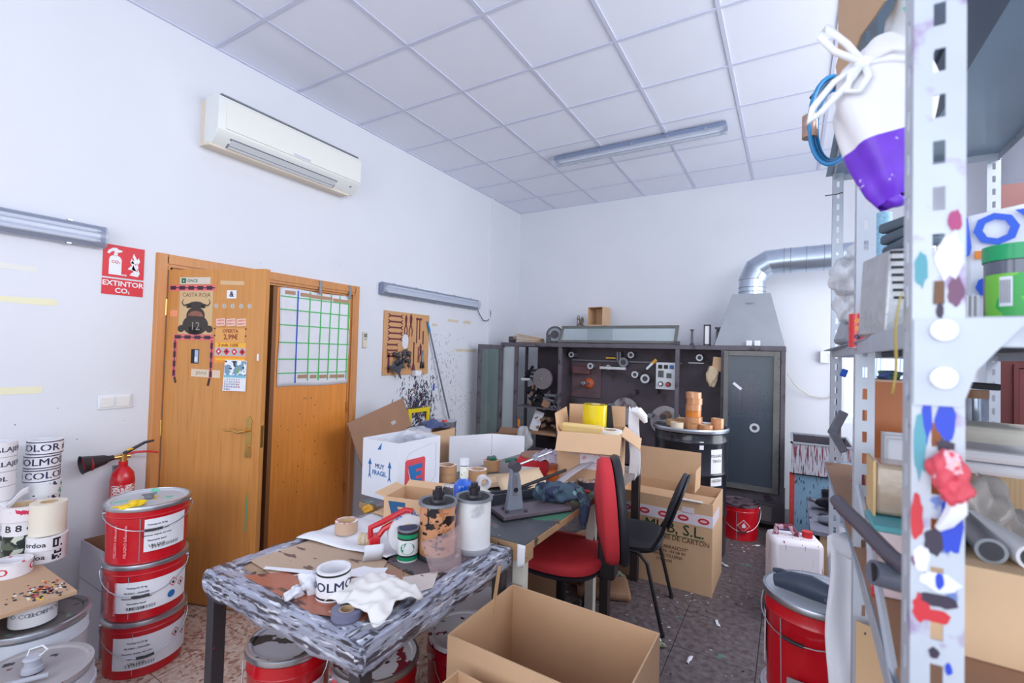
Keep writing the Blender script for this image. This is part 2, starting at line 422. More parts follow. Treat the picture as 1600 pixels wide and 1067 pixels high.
# ---------------------------------------------------------------- door frame and the two leaves
df = M()
pr = [(0, 0), (.018, 0), (.018, .012), (.026, .02), (.026, .062), (.018, .07), (0.0, .075)]
def arch(mb, y0, y1, z1):
    for sgn, y in ((-1, y0), (1, y1)):
        poly = [(h, sgn*d) for h, d in pr]
        if sgn < 0: poly = poly[::-1]
        mb.prism(poly, z1+.0785, T(0, y, 0))
    mb.box(0, .018, y0, y1, z1, z1+.02).box(0, .0265, y0-.02, y1+.02, z1+.02, z1+.062).box(0, .0185, y0-.04, y1+.04, z1+.062, z1+.078).box(.0, .0265, y0-.062, y0-.015, z1+.0, z1+.062).box(.0, .0265, y1+.015, y1+.062, z1, z1+.062)
arch(df, DY0+.005, DY1-.005, DZ-.005)
df.box(-.12, 0.0, DY0, DY0+.022, 0, DZ).box(-.12, 0.0, DY1-.022, DY1, 0, DZ).box(-.12, 0.0, DY0, DY1, DZ-.022, DZ)
door = struct('door_1', df, frame_wood)
gm = mat('gasket', S(120, 118, 115), .6)
# closed leaf with centre astragal; leaf face carries ink specks
LY0 = .485
leaf2 = M().box(-.038, -.002, LY0, DY1-.024, .008, DZ-.026).build('door_leaf', orange_wood2, door, smooth=False, bevel=.002)
M().box(-.045, .008, LY0-.012, LY0+.022, .008, DZ-.026).build('astragal', mat('astragal_wood', S(138, 88, 48), .5, var=.1, vs=4, stretch=(8, 8, .6)), leaf2, smooth=False, bevel=.003)
for z in (.3, 1.0, 1.72): M().cyl((.004, DY1-.026, z), (.004, DY1-.026, z+.09), .008, n=10).build('hinge', brass, door)
sk_ = M(); rs_ = random.Random(17)
for k in range(34):
    yy_, zz_ = rs_.uniform(.55, 1.15), rs_.uniform(.35, 1.15); a_, l_ = rs_.gauss(1.5, .4), rs_.uniform(.002, .010)
    sk_.add([(-.0012, yy_+math.cos(a_)*l_*math.cos(t)-math.sin(a_)*.003*math.sin(t), zz_+math.sin(a_)*l_*math.cos(t)+math.cos(a_)*.003*math.sin(t)) for t in [2*PI*i/7 for i in range(7)]], [tuple(range(7))])
stuff(sk_.build('ink_specks', ink_black, leaf2, smooth=False))
for y in (.86, 1.16):
    M().box(.0, .034, y-.012, y+.012, 2.03, 2.1).box(.03, .036, y-.012, y+.012, 1.99, 2.1).build('wall_clip', dull_steel, door, bevel=.002)
# open leaf
leaf = M().box(0, .68, -.038, 0, 0, DZ-.032).build('door_leaf', orange_wood, door, smooth=False, bevel=.002)
leaf.location = (.012, DY0+.03, .01)
la = math.atan2(.005-(-.22)+.01, .655)
leaf.rotation_euler.z = la
M().box(-.006, .001, -.036, -.004, 0, 2.0).build('gasket_strip', gm, leaf, smooth=False)
M().prism([(.606, .46), (.616, .45), (.618, .56), (.622, .64), (.616, .70), (.612, .66), (.608, .58)], .0008, WY(0, -.0385, 0)).build('green_paint_streak', mat('streak_green', S(100, 170, 120), .5), leaf, smooth=False)
for z in (.3, .98, 1.72): M().cyl((-.004, -.042, z), (-.004, -.042, z+.1), .008, n=10).build('hinge', brass, leaf)
# lever handle with long back plate: front of leaf is local -Y
hp = M()
hp.prism([(-.018, -.11), (.018, -.11), (.022, -.085), (.018, -.06), (.02, 0), (.018, .09), (.022, .105), (.012, .125), (0, .135), (-.012, .125), (-.022, .105), (-.018, .09), (-.02, 0), (-.018, -.06), (-.022, -.085)], .006, WY(.61, -.038, 1.0))
hp.cyl((.61, -.04, 1.05), (.61, -.085, 1.05), .009, n=12)
hp.tube([(.615, -.085, 1.05), (.575, -.088, 1.042), (.535, -.088, 1.054), (.495, -.086, 1.05), (.47, -.084, 1.056)], [.008, .007, .0065, .006, .004])
hp.cyl((.61, -.044, .955), (.61, -.05, .955), .009, n=12)
hp.build('door_handle', brass, leaf)
M().box(.679, .6815, -.03, -.008, .95, 1.08).build('lock_plate', brass, leaf, smooth=False)
# things stuck to the open leaf (local x along the leaf, z up; u = distance from hinge)
LW = .68
def lp(x, z, dy=-.0385): return WY(x, dy, z)
def sticker(name, x0, x1, z0, z1, m_, dy=.0006, par=leaf, tilt=0):
    cx, cz = (x0+x1)/2, (z0+z1)/2
    mb = M().box(-(x1-x0)/2, (x1-x0)/2, -(z1-z0)/2, (z1-z0)/2, 0, dy, lp(cx, cz) @ RZ(tilt))
    return mb.build(name, m_, par, smooth=False)
def on_door(mb, name, m_, par=leaf): return mb.build(name, m_, par, smooth=False)
kraft = mat('poster_kraft', S(208, 176, 132), .7)
# ---------------------------------------------------------------- papers and tapes on the open leaf
tape_red = mat('tape_pinkred', S(226, 110, 116), .5)
tape_blk = mat('tape_plum', S(62, 34, 50), .5)
def top(o, label, cat, group=None): return tag(o, label, cat, group)
sticker('tape_strip', .084, .302, 1.913, 1.955, mat('once_strip', S(212, 200, 186), .6))
a = M().box(-.016, .016, -.015, .015, 0, .0009, lp(.112, 1.934)); a.build('green_square', mat('dkgreen', S(24, 104, 70), .6), leaf, smooth=False)
on_door(M().text('ONCE', .026, lp(.175, 1.933, -.0395), .02), 'lettering', mat('dkgreen', S(24, 104, 70), .6))
on_door(M().text('a', .022, lp(.112, 1.934, -.0398), .01), 'lettering', white_p)
def segtape(x0, x1, z0, z1, n):
    par = sticker('striped_tape', x0, x1, z0, z1, tape_red, .0008)
    mb = M(); hor = (x1-x0) > (z1-z0)
    L_ = (x1-x0) if hor else (z1-z0)
    for k in range(n):
        t0 = (k+.1)/n*L_; t1 = (k+.72)/n*L_
        if hor:
            c = (z0+z1)/2; h = (z1-z0)*.32
            mb.box(x0+t0, x0+t1, -.0403, -.0394, c-h, c+h).box(x0+t1, x0+min(L_, t1+.38*L_/n), -.0401, -.0394, c-.003, c+.003)
        else:
            c = (x0+x1)/2; h = (x1-x0)*.34
            mb.box(c-h, c+h, -.0403, -.0394, z0+t0, z0+t1).box(c-.003, c+.003, -.0401, -.0394, z0+t1, z0+min(L_, t1+.38*L_/n))
    mb.build('tape_print', tape_blk, par, smooth=False)
segtape(.012, .336, 1.872, 1.908, 5)
po = sticker('poster', .088, .325, 1.608, 1.872, kraft, .0006)
on_door(M().text('CASTA ROJA', .035, lp(.207, 1.846, -.0396), .0), 'lettering', mat('print_brown', S(110, 80, 60), .7), None).parent = leaf
bl = mat('print_charcoal', S(62, 54, 50), .7)
# bull seen from behind: haunches, back, head and horns
cx, cz = .207, 1.71
b = M()
def ell(x, z, rx, rz, d=-.0394, n=20, a0=0, a1=2*PI): b.add([(x+rx*math.cos(a0+(a1-a0)*i/n), d, z+rz*math.sin(a0+(a1-a0)*i/n)) for i in range(n)], [tuple(range(n))])
ell(cx, 1.665, .092, .062); ell(cx, 1.72, .066, .055, -.0395); ell(cx, 1.785, .056, .022, -.0396); ell(cx-.052, 1.775, .018, .01, -.0396); ell(cx+.052, 1.775, .018, .01, -.0396)
ell(cx-.1, 1.64, .024, .022, -.0395); ell(cx+.1, 1.64, .024, .022, -.0395)
for s_ in (-1, 1): b.tube([(cx+s_*.05, -.0396, 1.79), (cx+s_*.085, -.0396, 1.782), (cx+s_*.1, -.0396, 1.798), (cx+s_*.09, -.0396, 1.822)], [.005, .0045, .003, .001], 6)
b.box(cx-.045, cx+.045, -.0394, -.0392, 1.61, 1.65)
b.build('bull_print', bl, leaf, smooth=False)
b = M(); ell(cx, 1.715, .055, .035, -.0398, 20, 0, PI); b.build('bull_back_print', mat('print_rust', S(150, 96, 80), .7, var=.3, vs=60), leaf, smooth=False)
on_door(M().text('12', .07, lp(.207, 1.655, -.0399), .0), 'lettering', mat('chalk_grey', S(150, 145, 140), .7))
segtape(.058, .338, 1.573, 1.606, 4)
segtape(.055, .082, 1.345, 1.573, 4)
segtape(.318, .342, 1.345, 1.573, 4)
M().tube([(.075, -.0396, 1.345), (.085, -.0396, 1.31)], .006, 6).build('tape_tail', tape_blk, leaf)
M().tube([(.325, -.0396, 1.345), (.315, -.0396, 1.30)], .006, 6).build('tape_tail', tape_blk, leaf)
sticker('paper_note', .023, .075, 1.714, 1.753, mat('note_salmon', S(238, 150, 110), .7))
sticker('paper_note', .42, .486, 1.826, 1.876, card_w)
on_door(M().text('&', .045, lp(.453, 1.851, -.0396), .03), 'lettering', ink_black)
for x in (.350, .405, .463, .521, .579):
    M().cyl((x, -.038, 1.781), (x, -.0386, 1.781), .014, n=16).build('round_sticker', mat('sticker_silver', S(190, 182, 170), .4), leaf)
    on_door(M().text('1', .018, lp(x, 1.781, -.0392), .02), 'lettering', blue_ink)
sticker('tape_strip', .372, .535, 1.908, 1.932, mat('tape_faded', S(214, 176, 134), .5), tilt=-.03)
for k in range(3):
    x = .385+.071*k
    sticker('paper_note', x-.031, x+.031, 1.662, 1.706, mat('offer_pink', S(232, 196, 180), .6), .0007, tilt=.08)
    for dz in (.009, -.01): on_door(M().text('OFERTA', .014, lp(x, 1.684+dz, -.0396) @ RZ(.08), .02), 'lettering', red_ink)
sticker('paper_note', .352, .556, 1.563, 1.648, mat('offer_kraft', S(222, 160, 90), .6), .0006)
pb = mat('print_brown', S(110, 80, 60), .7)
rb = mat('print_redbrown', S(140, 50, 35), .7)
on_door(M().text('OFERTA', .03, lp(.455, 1.63, -.0396), .02), 'lettering', rb)
on_door(M().text('2,99€', .042, lp(.46, 1.595, -.0396), .02), 'lettering', rb)
for x in (.346, .560):
    for z in (1.645, 1.603): M().cyl((x, -.038, z), (x, -.0395, z), .005, n=8).build('pin', ink_black, leaf)
sticker('offer_band', .353, .566, 1.533, 1.562, mat('band_yellow', S(240, 178, 60), .6))
on_door(M().text('2 unds. 3,00€', .025, lp(.445, 1.547, -.0396), .02), 'lettering', rb)
gb = sticker('hazard_band', .352, .567, 1.482, 1.533, mat('band_grey', S(190, 178, 178), .6))
for k in range(4):
    x = .36+.054*k+.02
    M().box(-.015, .015, -.015, .015, 0, .0009, lp(x, 1.508) @ RZ(PI/4)).build('hazard_mark', red_ink if k != 9 else red_p, leaf, smooth=False)
    M().box(-.006, .006, -.006, .006, 0, .0013, lp(x, 1.508) @ RZ(PI/4)).build('hazard_mark', ink_black if k % 2 else white_p, leaf, smooth=False)
yb = sticker('offer_band', .353, .568, 1.441, 1.482, mat('band_orange', S(238, 150, 50), .6))
sticker('band_print', .36, .56, 1.456, 1.468, mat('band_yellow', S(240, 178, 60), .6), .0012)
sticker('paper_note', .187, .243, 1.431, 1.517, ink_black, .0006); sticker('photo_print', .213, .238, 1.436, 1.512, mat('photo_blue', S(170, 185, 215), .5), .001); sticker('photo_print', .213, .229, 1.445, 1.47, white_p, .0013)
sticker('tape_strip', .193, .396, 1.350, 1.396, mat('tape_frost', S(222, 200, 176), .4), .0006, tilt=-.02)
on_door(M().text('JENNE', .028, lp(.265, 1.374, -.0396), .0), 'lettering', mat('print_grey', S(140, 140, 130), .6))
sticker('tape_strip', .642, .655, 1.46, 1.50, white_p, .0006)
# wall calendar: picture block, month grid; hangs on the leaf by a staple
cal = thing('wall_calendar', 'small paper calendar with a blue mountain picture, hanging on the open door leaf', 'calendar', (0, 0, 0))
lm = Matrix.Translation(leaf.location) @ RZ(la)
def lw(x, y, z): return lm @ Vector((x, y, z))
cal.location = lw(.50, -.0395, 1.37); cal.rotation_euler.z = la
M().hexa([(-.078, -.006, -.095), (.078, -.006, -.093), (.078, -.003, -.093), (-.078, -.003, -.095), (-.07, -.003, .09), (.078, -.003, .087), (.078, 0, .087), (-.07, 0, .09)]).build('page', white_p, cal, smooth=False)
M().box(-.068, .076, -.0062, -.004, .0, .084).build('picture', mat('cal_picture', S(120, 150, 175), .5, spots=((S(235, 238, 245), 22, .52), (S(40, 60, 60), 30, .60), (S(120, 165, 120), 26, .62))), cal, smooth=False)
M().box(-.07, .076, -.0066, -.004, -.014, 0).build('month_band', mat('cal_band', S(120, 185, 205), .5), cal, smooth=False)
dg = M(); rd = M()
n = 1
for r in range(5):
    for c_ in range(7):
        if n > 31: break
        (rd if c_ == 6 else dg).text(str(n), .0125, WY(-.062+.016*c_, -.0072, -.026-.0145*r), .02); n += 1
dg.build('date_print', mat('print_navy', S(60, 70, 110), .6), cal, smooth=False); rd.build('date_print', red_ink, cal, smooth=False)
# ---------------------------------------------------------------- sheet taped to the closed leaf
grid = thing('taped_plan_sheet', 'large white sheet with a green and blue tape grid on the closed door leaf', 'poster', (0.0, 0, 0))
pl = M().sheet(24, 20, lambda u, v: (.0015+.003*abs(math.sin(u*17+v*3)*math.sin(v*13))+.001, .532+u*.655-.004*math.sin(v*9), 1.250+v*.757+.004*math.sin(u*8)))
pl.build('sheet', white_p, grid, solid=.001)
gt = mat('tape_green', S(70, 190, 95), .5); bt = mat('tape_blue', S(20, 90, 200), .5)
xf = .0075
for y0, y1 in ((.786, .789), (.892, .888), (.987, .978), (1.076, 1.068), (1.172, 1.166)):
    M().hexa([(xf-.002, y1-.005, 1.29), (xf, y1-.005, 1.29), (xf, y1+.005, 1.29), (xf-.002, y1+.005, 1.29), (xf-.002, y0-.005, 2.0), (xf, y0-.005, 2.0), (xf, y0+.005, 2.0), (xf-.002, y0+.005, 2.0)]).build('tape_line', gt, grid, smooth=False)
for z in (1.942, 1.842, 1.724, 1.59, 1.462, 1.354): M().box(xf-.002, xf+.0004, .534, 1.186, z-.004, z+.004).build('tape_line', gt, grid, smooth=False)
M().box(xf-.002, xf+.0008, .674, .684, 1.275, 1.998).build('tape_line', bt, grid, smooth=False)
for a_, b_, z in ((.57, .655, 1.975), (.70, .80, 1.972), (.80, 1.0, 1.968), (1.01, 1.17, 1.962), (.70, .79, 1.325), (.81, .87, 1.322), (.90, .97, 1.32), (1.0, 1.15, 1.318)):
    M().box(xf-.002, xf+.0002, a_, b_, z-.014, z+.014).build('tape_piece', mat('kraft_tape_piece', S(178, 140, 112), .5), grid, smooth=False)

# ---------------------------------------------------------------- things on the left wall
# remote
rm = thing('remote_control', 'cream remote control mounted on the wall right of the door frame', 'remote control', (0, 1.36, 1.64))
M().box(0, .018, -.024, .024, -.075, .07).build('body', mat('cream_plastic', S(222, 212, 196), .5), rm, bevel=.004)
M().box(.018, .0195, -.017, .017, .02, .055).build('display', mat('lcd', S(120, 125, 125), .3), rm, smooth=False)
for k in range(3): M().box(.018, .021, -.012+.009*k, -.006+.009*k, -.002, .008).build('button', grey_m, rm, smooth=False)
# switches
sw = thing('light_switch', 'double white rocker switch on the wall left of the door frame', 'switch', (0, -.453, 1.215))
M().box(0, .009, -.078, .078, -.04, .04).build('face_plate', white_s, sw, bevel=.004)
for y in (-.036, .036): M().box(.009, .015, y-.031, y+.031, -.028, .028).build('rocker', mat('rocker', S(226, 224, 222), .4), sw, bevel=.002)
# fire extinguisher sign
sg_r = mat('sign_red', S(212, 18, 40), .45)
sg = thing('extinguisher_sign', 'red fire extinguisher sign reading EXTINTOR CO2 on the wall beside the door', 'sign', (.001, -.441, 1.97))
M().box(0, .003, -.098, .098, -.042, .142).build('pictogram_plate', sg_r, sg, bevel=.001)
M().box(0, .003, -.098, .098, -.142, -.052).build('text_plate', sg_r, sg, bevel=.001)
sm = M()
mx = WX(.0032, 0, 0)
sm.prism([(-.07, -.028), (-.012, -.028), (-.012, .06), (-.02, .075), (-.032, .082), (-.05, .082), (-.064, .075), (-.07, .06)], .0012, mx)
sm.prism([(-.05, .08), (-.032, .08), (-.032, .095), (-.05, .095)], .0012, mx)
sm.prism([(-.045, .093), (-.012, .106), (-.010, .114), (-.032, .118), (-.035, .126), (-.055, .124), (-.075, .108), (-.08, .092), (-.07, .088), (-.062, .1), (-.048, .108)], .0012, mx)
def flame(x, y, s_): sm.prism([(x, y), (x+.05*s_, y-.006*s_), (x+.062*s_, y+.02*s_), (x+.052*s_, y+.05*s_), (x+.044*s_, y+.03*s_), (x+.03*s_, y+.055*s_), (x+.02*s_, y+.078*s_), (x+.012*s_, y+.05*s_), (x+.024*s_, y+.028*s_), (x+.012*s_, y+.02*s_)], .0012, mx)
flame(.028, -.022, .8); flame(.018, .012, .85); flame(.03, .05, .75)
sm.build('pictogram', white_s, sg, smooth=False)
for tx in (M().text('EXTINTOR', .040, WX(.0042, 0, -.078), .025, 1.0), M().text('CO', .040, WX(.0042, -.008, -.118), .025).text('2', .02, WX(.0042, .028, -.126), .03), M().text('NHE', .014, WX(.0042, .0, -.026), .03)):
    tx.build('lettering', white_s, sg, smooth=False)
M().text('CO', .022, WX(.0050, -.043, .044), .03).text('2', .012, WX(.0050, -.022, .04), .03).build('lettering', sg_r, sg, smooth=False)
# extinguisher hanging low on the wall
ex = thing('fire_extinguisher', 'red CO2 fire extinguisher with black horn hanging on the wall behind the buckets', 'fire extinguisher', (.085, -.43, .35))
M().lathe([(1e-4, 0), (.05, 0), (.057, .01), (.057, .43), (.05, .47), (.03, .497), (.022, .505), (.022, .535), (1e-4, .535)], 28).build('cylinder', red_p, ex)
M().cyl((0, 0, .53), (0, 0, .575), .017).cyl((-.0, -.045, .56), (0, .03, .56), .012).build('valve', brass, ex)
M().tube([(0, .0, .575), (0, .05, .60), (0, .10, .625), (0, .145, .63)], [.011, .009, .008, .006]).build('carry_handle', black_m, ex)
M().tube([(0, .01, .57), (0, .06, .575), (0, .12, .57), (0, .17, .555)], [.008, .007, .006, .005]).build('lever', red_p, ex)
M().tube([(0, .015, .592), (.008, .03, .60), (0, .05, .594)], .006).build('safety_pin', mat('yellow_plastic', S(240, 190, 40), .5), ex)
hx = M().lathe([(.014, 0), (.016, .02), (.026, .04), (.046, .135), (.050, .14), (.045, .135), (.024, .04), (.012, .03)], 24, T(0, -.045, .562) @ Matrix.Rotation(math.radians(97), 4, 'X'))
hx.build('horn', black_m, ex)
M().cyl((0, -.142, .549), (0, -.168, .545), .040, n=20).build('horn_insert', mat('horn_red', S(150, 30, 50), .7), ex)
M().patch(.0578, -PI*.42, PI*.3, .28, .41).build('label', mat('ext_label', S(196, 60, 70), .5, spots=((S(235, 230, 228), 60, .5, (1, 1, 3)),)), ex)
M().textcyl('ABRIR', .03, .0586, .38, -.1).build('lettering', white_s, ex, smooth=False)
M().box(-.083, -.056, -.02, .02, .36, .5).build('wall_bracket', dull_steel, ex)
# air conditioner
ac = thing('air_conditioner', 'white split air conditioner unit high on the left wall', 'air conditioner', (0, -.06, 2.85))
acw = mat('ac_white', S(228, 230, 228), .4); acb = mat('ac_beige', S(226, 212, 194), .5)
def prof(mb, pts, y0, y1): mb.prism([(z, -x) for x, z in pts], y1-y0, frame((0, y0, 0), (0, 0, 1), (-1, 0, 0), (0, 1, 0)))
bd = M(); prof(bd, [(.03, .015), (.11, .0), (.165, .035), (.2, .085), (.203, .27), (.19, .30), (.15, .315), (.03, .31)], .0, 1.14); bd.build('body', acw, ac, bevel=.004)
bk = M(); prof(bk, [(0, .0), (.045, 0), (.12, -.012), (.11, 0.01), (.035, .02), (.035, .305), (0, .3)], -.006, 1.10); bk.build('back_plate', acb, ac)
fp = M(); prof(fp, [(.2, .092), (.208, .095), (.21, .262), (.203, .28)], .045, 1.135); fp.build('front_panel', mat('ac_cream', S(232, 232, 226), .35), ac)
def acp(x0, z0, x1, z1, y0, y1, t, name, m_):
    mb = M(); prof(mb, [(x0, z0), (x1, z1), (x1+t, z1-t*.6), (x0+t, z0-t*.6)], y0, y1); return mb.build(name, m_, ac, smooth=False)
acp(.118, .004, .178, .052, .09, .93, .003, 'air_outlet', mat('ac_shadow', S(120, 124, 134), .7))
for k in range(3):
    t0 = .05+.31*k
    acp(.118+.06*t0, .002+.048*t0, .118+.06*(t0+.25), .002+.048*(t0+.25), .10, .92, .006, 'louver', mat('louver_grey', S(208, 211, 216), .4))
M().box(.208, .2095, .52, .66, .10, .115).build('badge', mat('badge_grey', S(196, 200, 212), .4), ac, smooth=False)
M().cyl((.176, 1.06, .048), (.184, 1.06, .045), .007, n=10).build('sensor', dull_steel, ac)
M().box(.02, .19, .02, 1.12, .305, .3145).build('top_grille', dull_steel, ac, smooth=False)
# fluorescent battens
lamp_grey = mat('batten_body', S(122, 134, 164), .45)
diff = glass('batten_cover', (.50, .56, .70, 1), .42, .12)
def batten(label, y0, y1, zc, mx, on=False, nclips=5, group=None):
    t = thing('fluorescent_light', label, 'light', (0, 0, 0)); t.matrix_world = mx
    L_ = y1-y0
    # local: length along y, wall plane x=0, normal +x
    b = M(); prof(b, [(0, -.05), (.035, -.058), (.04, -.06), (.04, .06), (.035, .058), (0, .05)], y0, y1); b.build('housing', lamp_grey, t, bevel=.003)
    c = M(); prof(c, [(.04, -.06), (.06, -.055), (.08, -.035), (.086, 0), (.08, .035), (.06, .055), (.04, .06)], y0+.004, y1-.004); c.build('diffuser', diff, t)
    r = M(); prof(r, [(.04, -.035), (.055, -.012), (.055, .012), (.04, .035)], y0+.03, y1-.03); r.build('reflector', mat('batten_reflector', S(214, 219, 232), .3), t)
    for s_ in (-.026, .026):
        M().cyl((.062, y0+.05, s_), (.062, y1-.05, s_), .010, n=12).build('tube', mat('tube_white', S(236, 240, 250), .3), t)
        for yy in (y0+.035, y1-.05): M().cyl((.062, yy, s_), (.062, yy+.016, s_), .011, n=12).build('tube_cap', steel, t)
    for k in range(nclips):
        y = y0+L_*(k+.5)/nclips
        for s_ in (-1, 1): M().box(.025, .052, y-.009, y+.009, s_*.061-.003, s_*.061+.003).build('clip', steel, t, smooth=False)
    return t
batten('long grey fluorescent light on the wall above the tool board', 0, 1.58, 0, T(0, 1.51, 2.13))
M().tube([(.02, 3.09, 2.10), (.03, 3.14, 2.02), (.03, 3.22, 1.955), (.02, 3.32, 1.95), (.012, 3.40, 1.99), (.01, 3.42, 2.06), (.01, 3.40, 2.11)], .005, 6).build('lamp_cable', black_m).update_tag()
tag(bpy.data.objects['lamp_cable'], 'thin black cable looping from the end of the wall light above the tool board', 'cable')
batten('grey fluorescent light on the wall at the left edge, above the extinguisher sign', 0, 1.58, 0, T(0, -2.12, 2.135))
cl = Matrix(((0, 1, 0, 1.27), (0, 0, 1, 2.63), (-1, 0, 0, H-.005), (0, 0, 0, 1)))
batten('long fluorescent light fixed under the tiled ceiling', 0, 1.58, 0, cl)
# tool board
tb = thing('tool_board', 'brown pegboard with painted maroon tool outlines on the left wall', 'tool board', (0, 1.585, 1.31))
bdm = mat('hardboard', S(206, 156, 108), .6, var=.06, vs=10)
hole = [(.30+.052*math.cos(a), .335+.085*math.sin(a)) for a in [2*PI*i/24 for i in range(24)]]
W_, H_ = .645, .62
outer = []
# panel with a hole: strips between hole polygon and a matching outer ring
ring_o = []
for i in range(24):
    a = 2*PI*i/24; dx, dy = math.cos(a), math.sin(a)
    tx_ = ((W_-.30)/dx if dx > 1e-6 else (-.30/dx if dx < -1e-6 else 1e9)); ty_ = ((H_-.335)/dy if dy > 1e-6 else (-.335/dy if dy < -1e-6 else 1e9))
    t_ = min(tx_, ty_); ring_o.append((.30+dx*t_, .335+dy*t_))
vs = [(.012, x, z) for x, z in hole]+[(.012, x, z) for x, z in ring_o]+[(0, x, z) for x, z in hole]+[(0, x, z) for x, z in ring_o]
fs = []
for i in range(24):
    j = (i+1) % 24
    fs += [(i, 24+i, 24+j, j), (24+i, 72+i, 72+j, 24+j), (48+i, i, j, 48+j)]
pbm = M().add(vs, fs)
for (cx_, cy_) in ((0, 0), (W_, 0), (W_, H_), (0, H_)):
    d = [math.hypot(p[0]-cx_, p[1]-cy_) for p in ring_o]; o_ = sorted(range(24), key=lambda i: d[i])[:2]
    pbm.add([(.012, *ring_o[o_[0]]), (.012, cx_, cy_), (.012, *ring_o[o_[1]])], [(0, 1, 2)])
pbm.build('board', bdm, tb, smooth=False)
mar = mat('maroon_print', S(110, 48, 60), .6)
def outl(mb, name='tool_outline'): return mb.build(name, mar, tb, smooth=False)
tm_ = lambda x, z: WX(.0122, x, z)
for k in range(8):
    z = .575-.056*k; x0, x1 = (.075, .225) if k < 5 else (.06, .175)
    hd = .021 if k < 5 else .015
    w_ = M().box(x0, x1, z-.008, z+.008, 0, .0015, tm_(0, 0))
    for x, s_ in ((x0, -1), (x1, 1)):
        w_.prism([(x-s_*.004, z-.008), (x+s_*hd*.6, z-hd), (x+s_*hd*1.4, z-hd*.9), (x+s_*hd*.5, z-.003), (x+s_*hd*.5, z+.003), (x+s_*hd*1.4, z+hd*.9), (x+s_*hd*.6, z+hd), (x-s_*.004, z+.008)][::s_], .0015, tm_(0, 0))
    outl(w_)
def pliers(x, z, s_, closed=True):
    w_ = M()
    w_.prism([(x-.014*s_, z+.02*s_), (x-.02*s_, z+.07*s_), (x-.005*s_, z+.11*s_), (x+.005*s_, z+.11*s_), (x+.02*s_, z+.07*s_), (x+.014*s_, z+.02*s_)][::-1], .0015, tm_(0, 0))
    for q in (-1, 1): w_.prism([(x+q*.0*s_, z+.03*s_), (x+q*.028*s_, z-.05*s_), (x+q*.022*s_, z-.11*s_), (x+q*.012*s_, z-.11*s_), (x+q*.014*s_, z-.05*s_), (x-q*.012*s_, z+.02*s_)][::(1 if q < 0 else -1)], .0015, tm_(0, 0))
    outl(w_)
pliers(.295, .50, .9); pliers(.365, .50, 1.05); pliers(.395-.03, .13, .7); pliers(.52, .22, .9)
outl(M().box(.448, .464, .32, .57, 0, .0015, tm_(0, 0)).box(.44, .53, .56, .58, 0, .0015, tm_(0, 0)).box(.49, .505, .36, .57, 0, .0016, tm_(0, 0)))
outl(M().box(.545, .563, .31, .45, 0, .0015, tm_(0, 0)))
outl(M().box(.41, .428, .10, .33, 0, .0015, tm_(0, 0)).prism([(.385, .04), (.45, .04), (.43, .11), (.41, .11)], .0016, tm_(0, 0)))
outl(M().box(.48, .492, .12, .28, 0, .0015, tm_(0, 0)))
outl(M().box(.535, .57, .06, .24, 0, .0015, tm_(0, 0)))
outl(M().box(.06, .085, .02, .20, 0, .0015, tm_(0, 0)).prism([(.05, .2), (.095, .2), (.11, .225), (.095, .21), (.072, .215), (.05, .225)], .0016, tm_(0, 0)))
pn = thing('pliers', 'dark pliers hanging at the right side of the tool board', 'pliers', (.02, 2.13, 1.47))
M().tube([(0, -.012, .09), (0, -.01, .02), (0, .02, -.09)], [.004, .009, .007]).tube([(0, .012, .09), (0, .01, .02), (0, -.02, -.09)], [.004, .009, .007]).build('jaws', dull_steel, pn)
M().tube([(0, .012, -.03), (0, .02, -.1)], .011).build('grip', ink_black, pn); M().tube([(0, -.012, -.03), (0, -.02, -.1)], .011).build('grip', ink_black, pn)
fu = thing('funnel', 'dark grey plastic funnel hanging at the lower left corner of the tool board', 'funnel', (.075, 1.70, 1.40))
fu.rotation_euler = (.5, 0, 0)
M().lathe([(.07, .02), (.072, .024), (.062, 0), (.012, -.085), (.007, -.14), (.005, -.14), (.01, -.083), (.058, 0)], 24).build('cone', mat('funnel_grey', S(84, 90, 106), .5), fu)
M().tube([(.02, .05, .02), (.0, .075, .045), (-.02, .05, .03)], .005).build('loop', mat('funnel_grey', S(84, 90, 106), .5), fu)
bu = M()
rn = random.Random(3)
for k in range(16): bu.blob((rn.uniform(.0, .05), rn.uniform(-.09, .09), rn.uniform(-.07, .08)), (.02, rn.uniform(.015, .03), rn.uniform(.015, .035)), 6, .3, k)
tag(stuff(bu.build('wire_scrap_bundle', mat('scrap_dark', S(74, 72, 78), .6, spots=((S(170, 140, 110), 40, .6),)), loc=(.035, 1.80, 1.46))), 'tangle of dark scraps hung in front of the tool board hole', 'scraps')
cp = M().box(0, .05, -.045, .045, 0, .055)
tag(cp.build('paper_cup_holder', white_p, loc=(.012, 2.035, 1.295), bevel=.004), 'small white paper box stuck at the bottom edge of the tool board', 'box')
# pole leaning on the wall
po = thing('long_pole', 'thin grey pole with a blue tip leaning on the splattered wall', 'pole', (0, 0, 0))
P0 = Vector((.03, 2.215, 1.78)); P1 = Vector((.10, 2.83, 0.0))
pd = (P0-P1).normalized()
M().cyl(P1, P0, .009, n=12).build('shaft', mat('pole_grey', S(120, 132, 150), .4, .5), po)
M().cyl(P0-pd*.02, P0+pd*.09, .013, .008, n=12).build('tip', mat('tip_blue', S(20, 130, 200), .4), po)
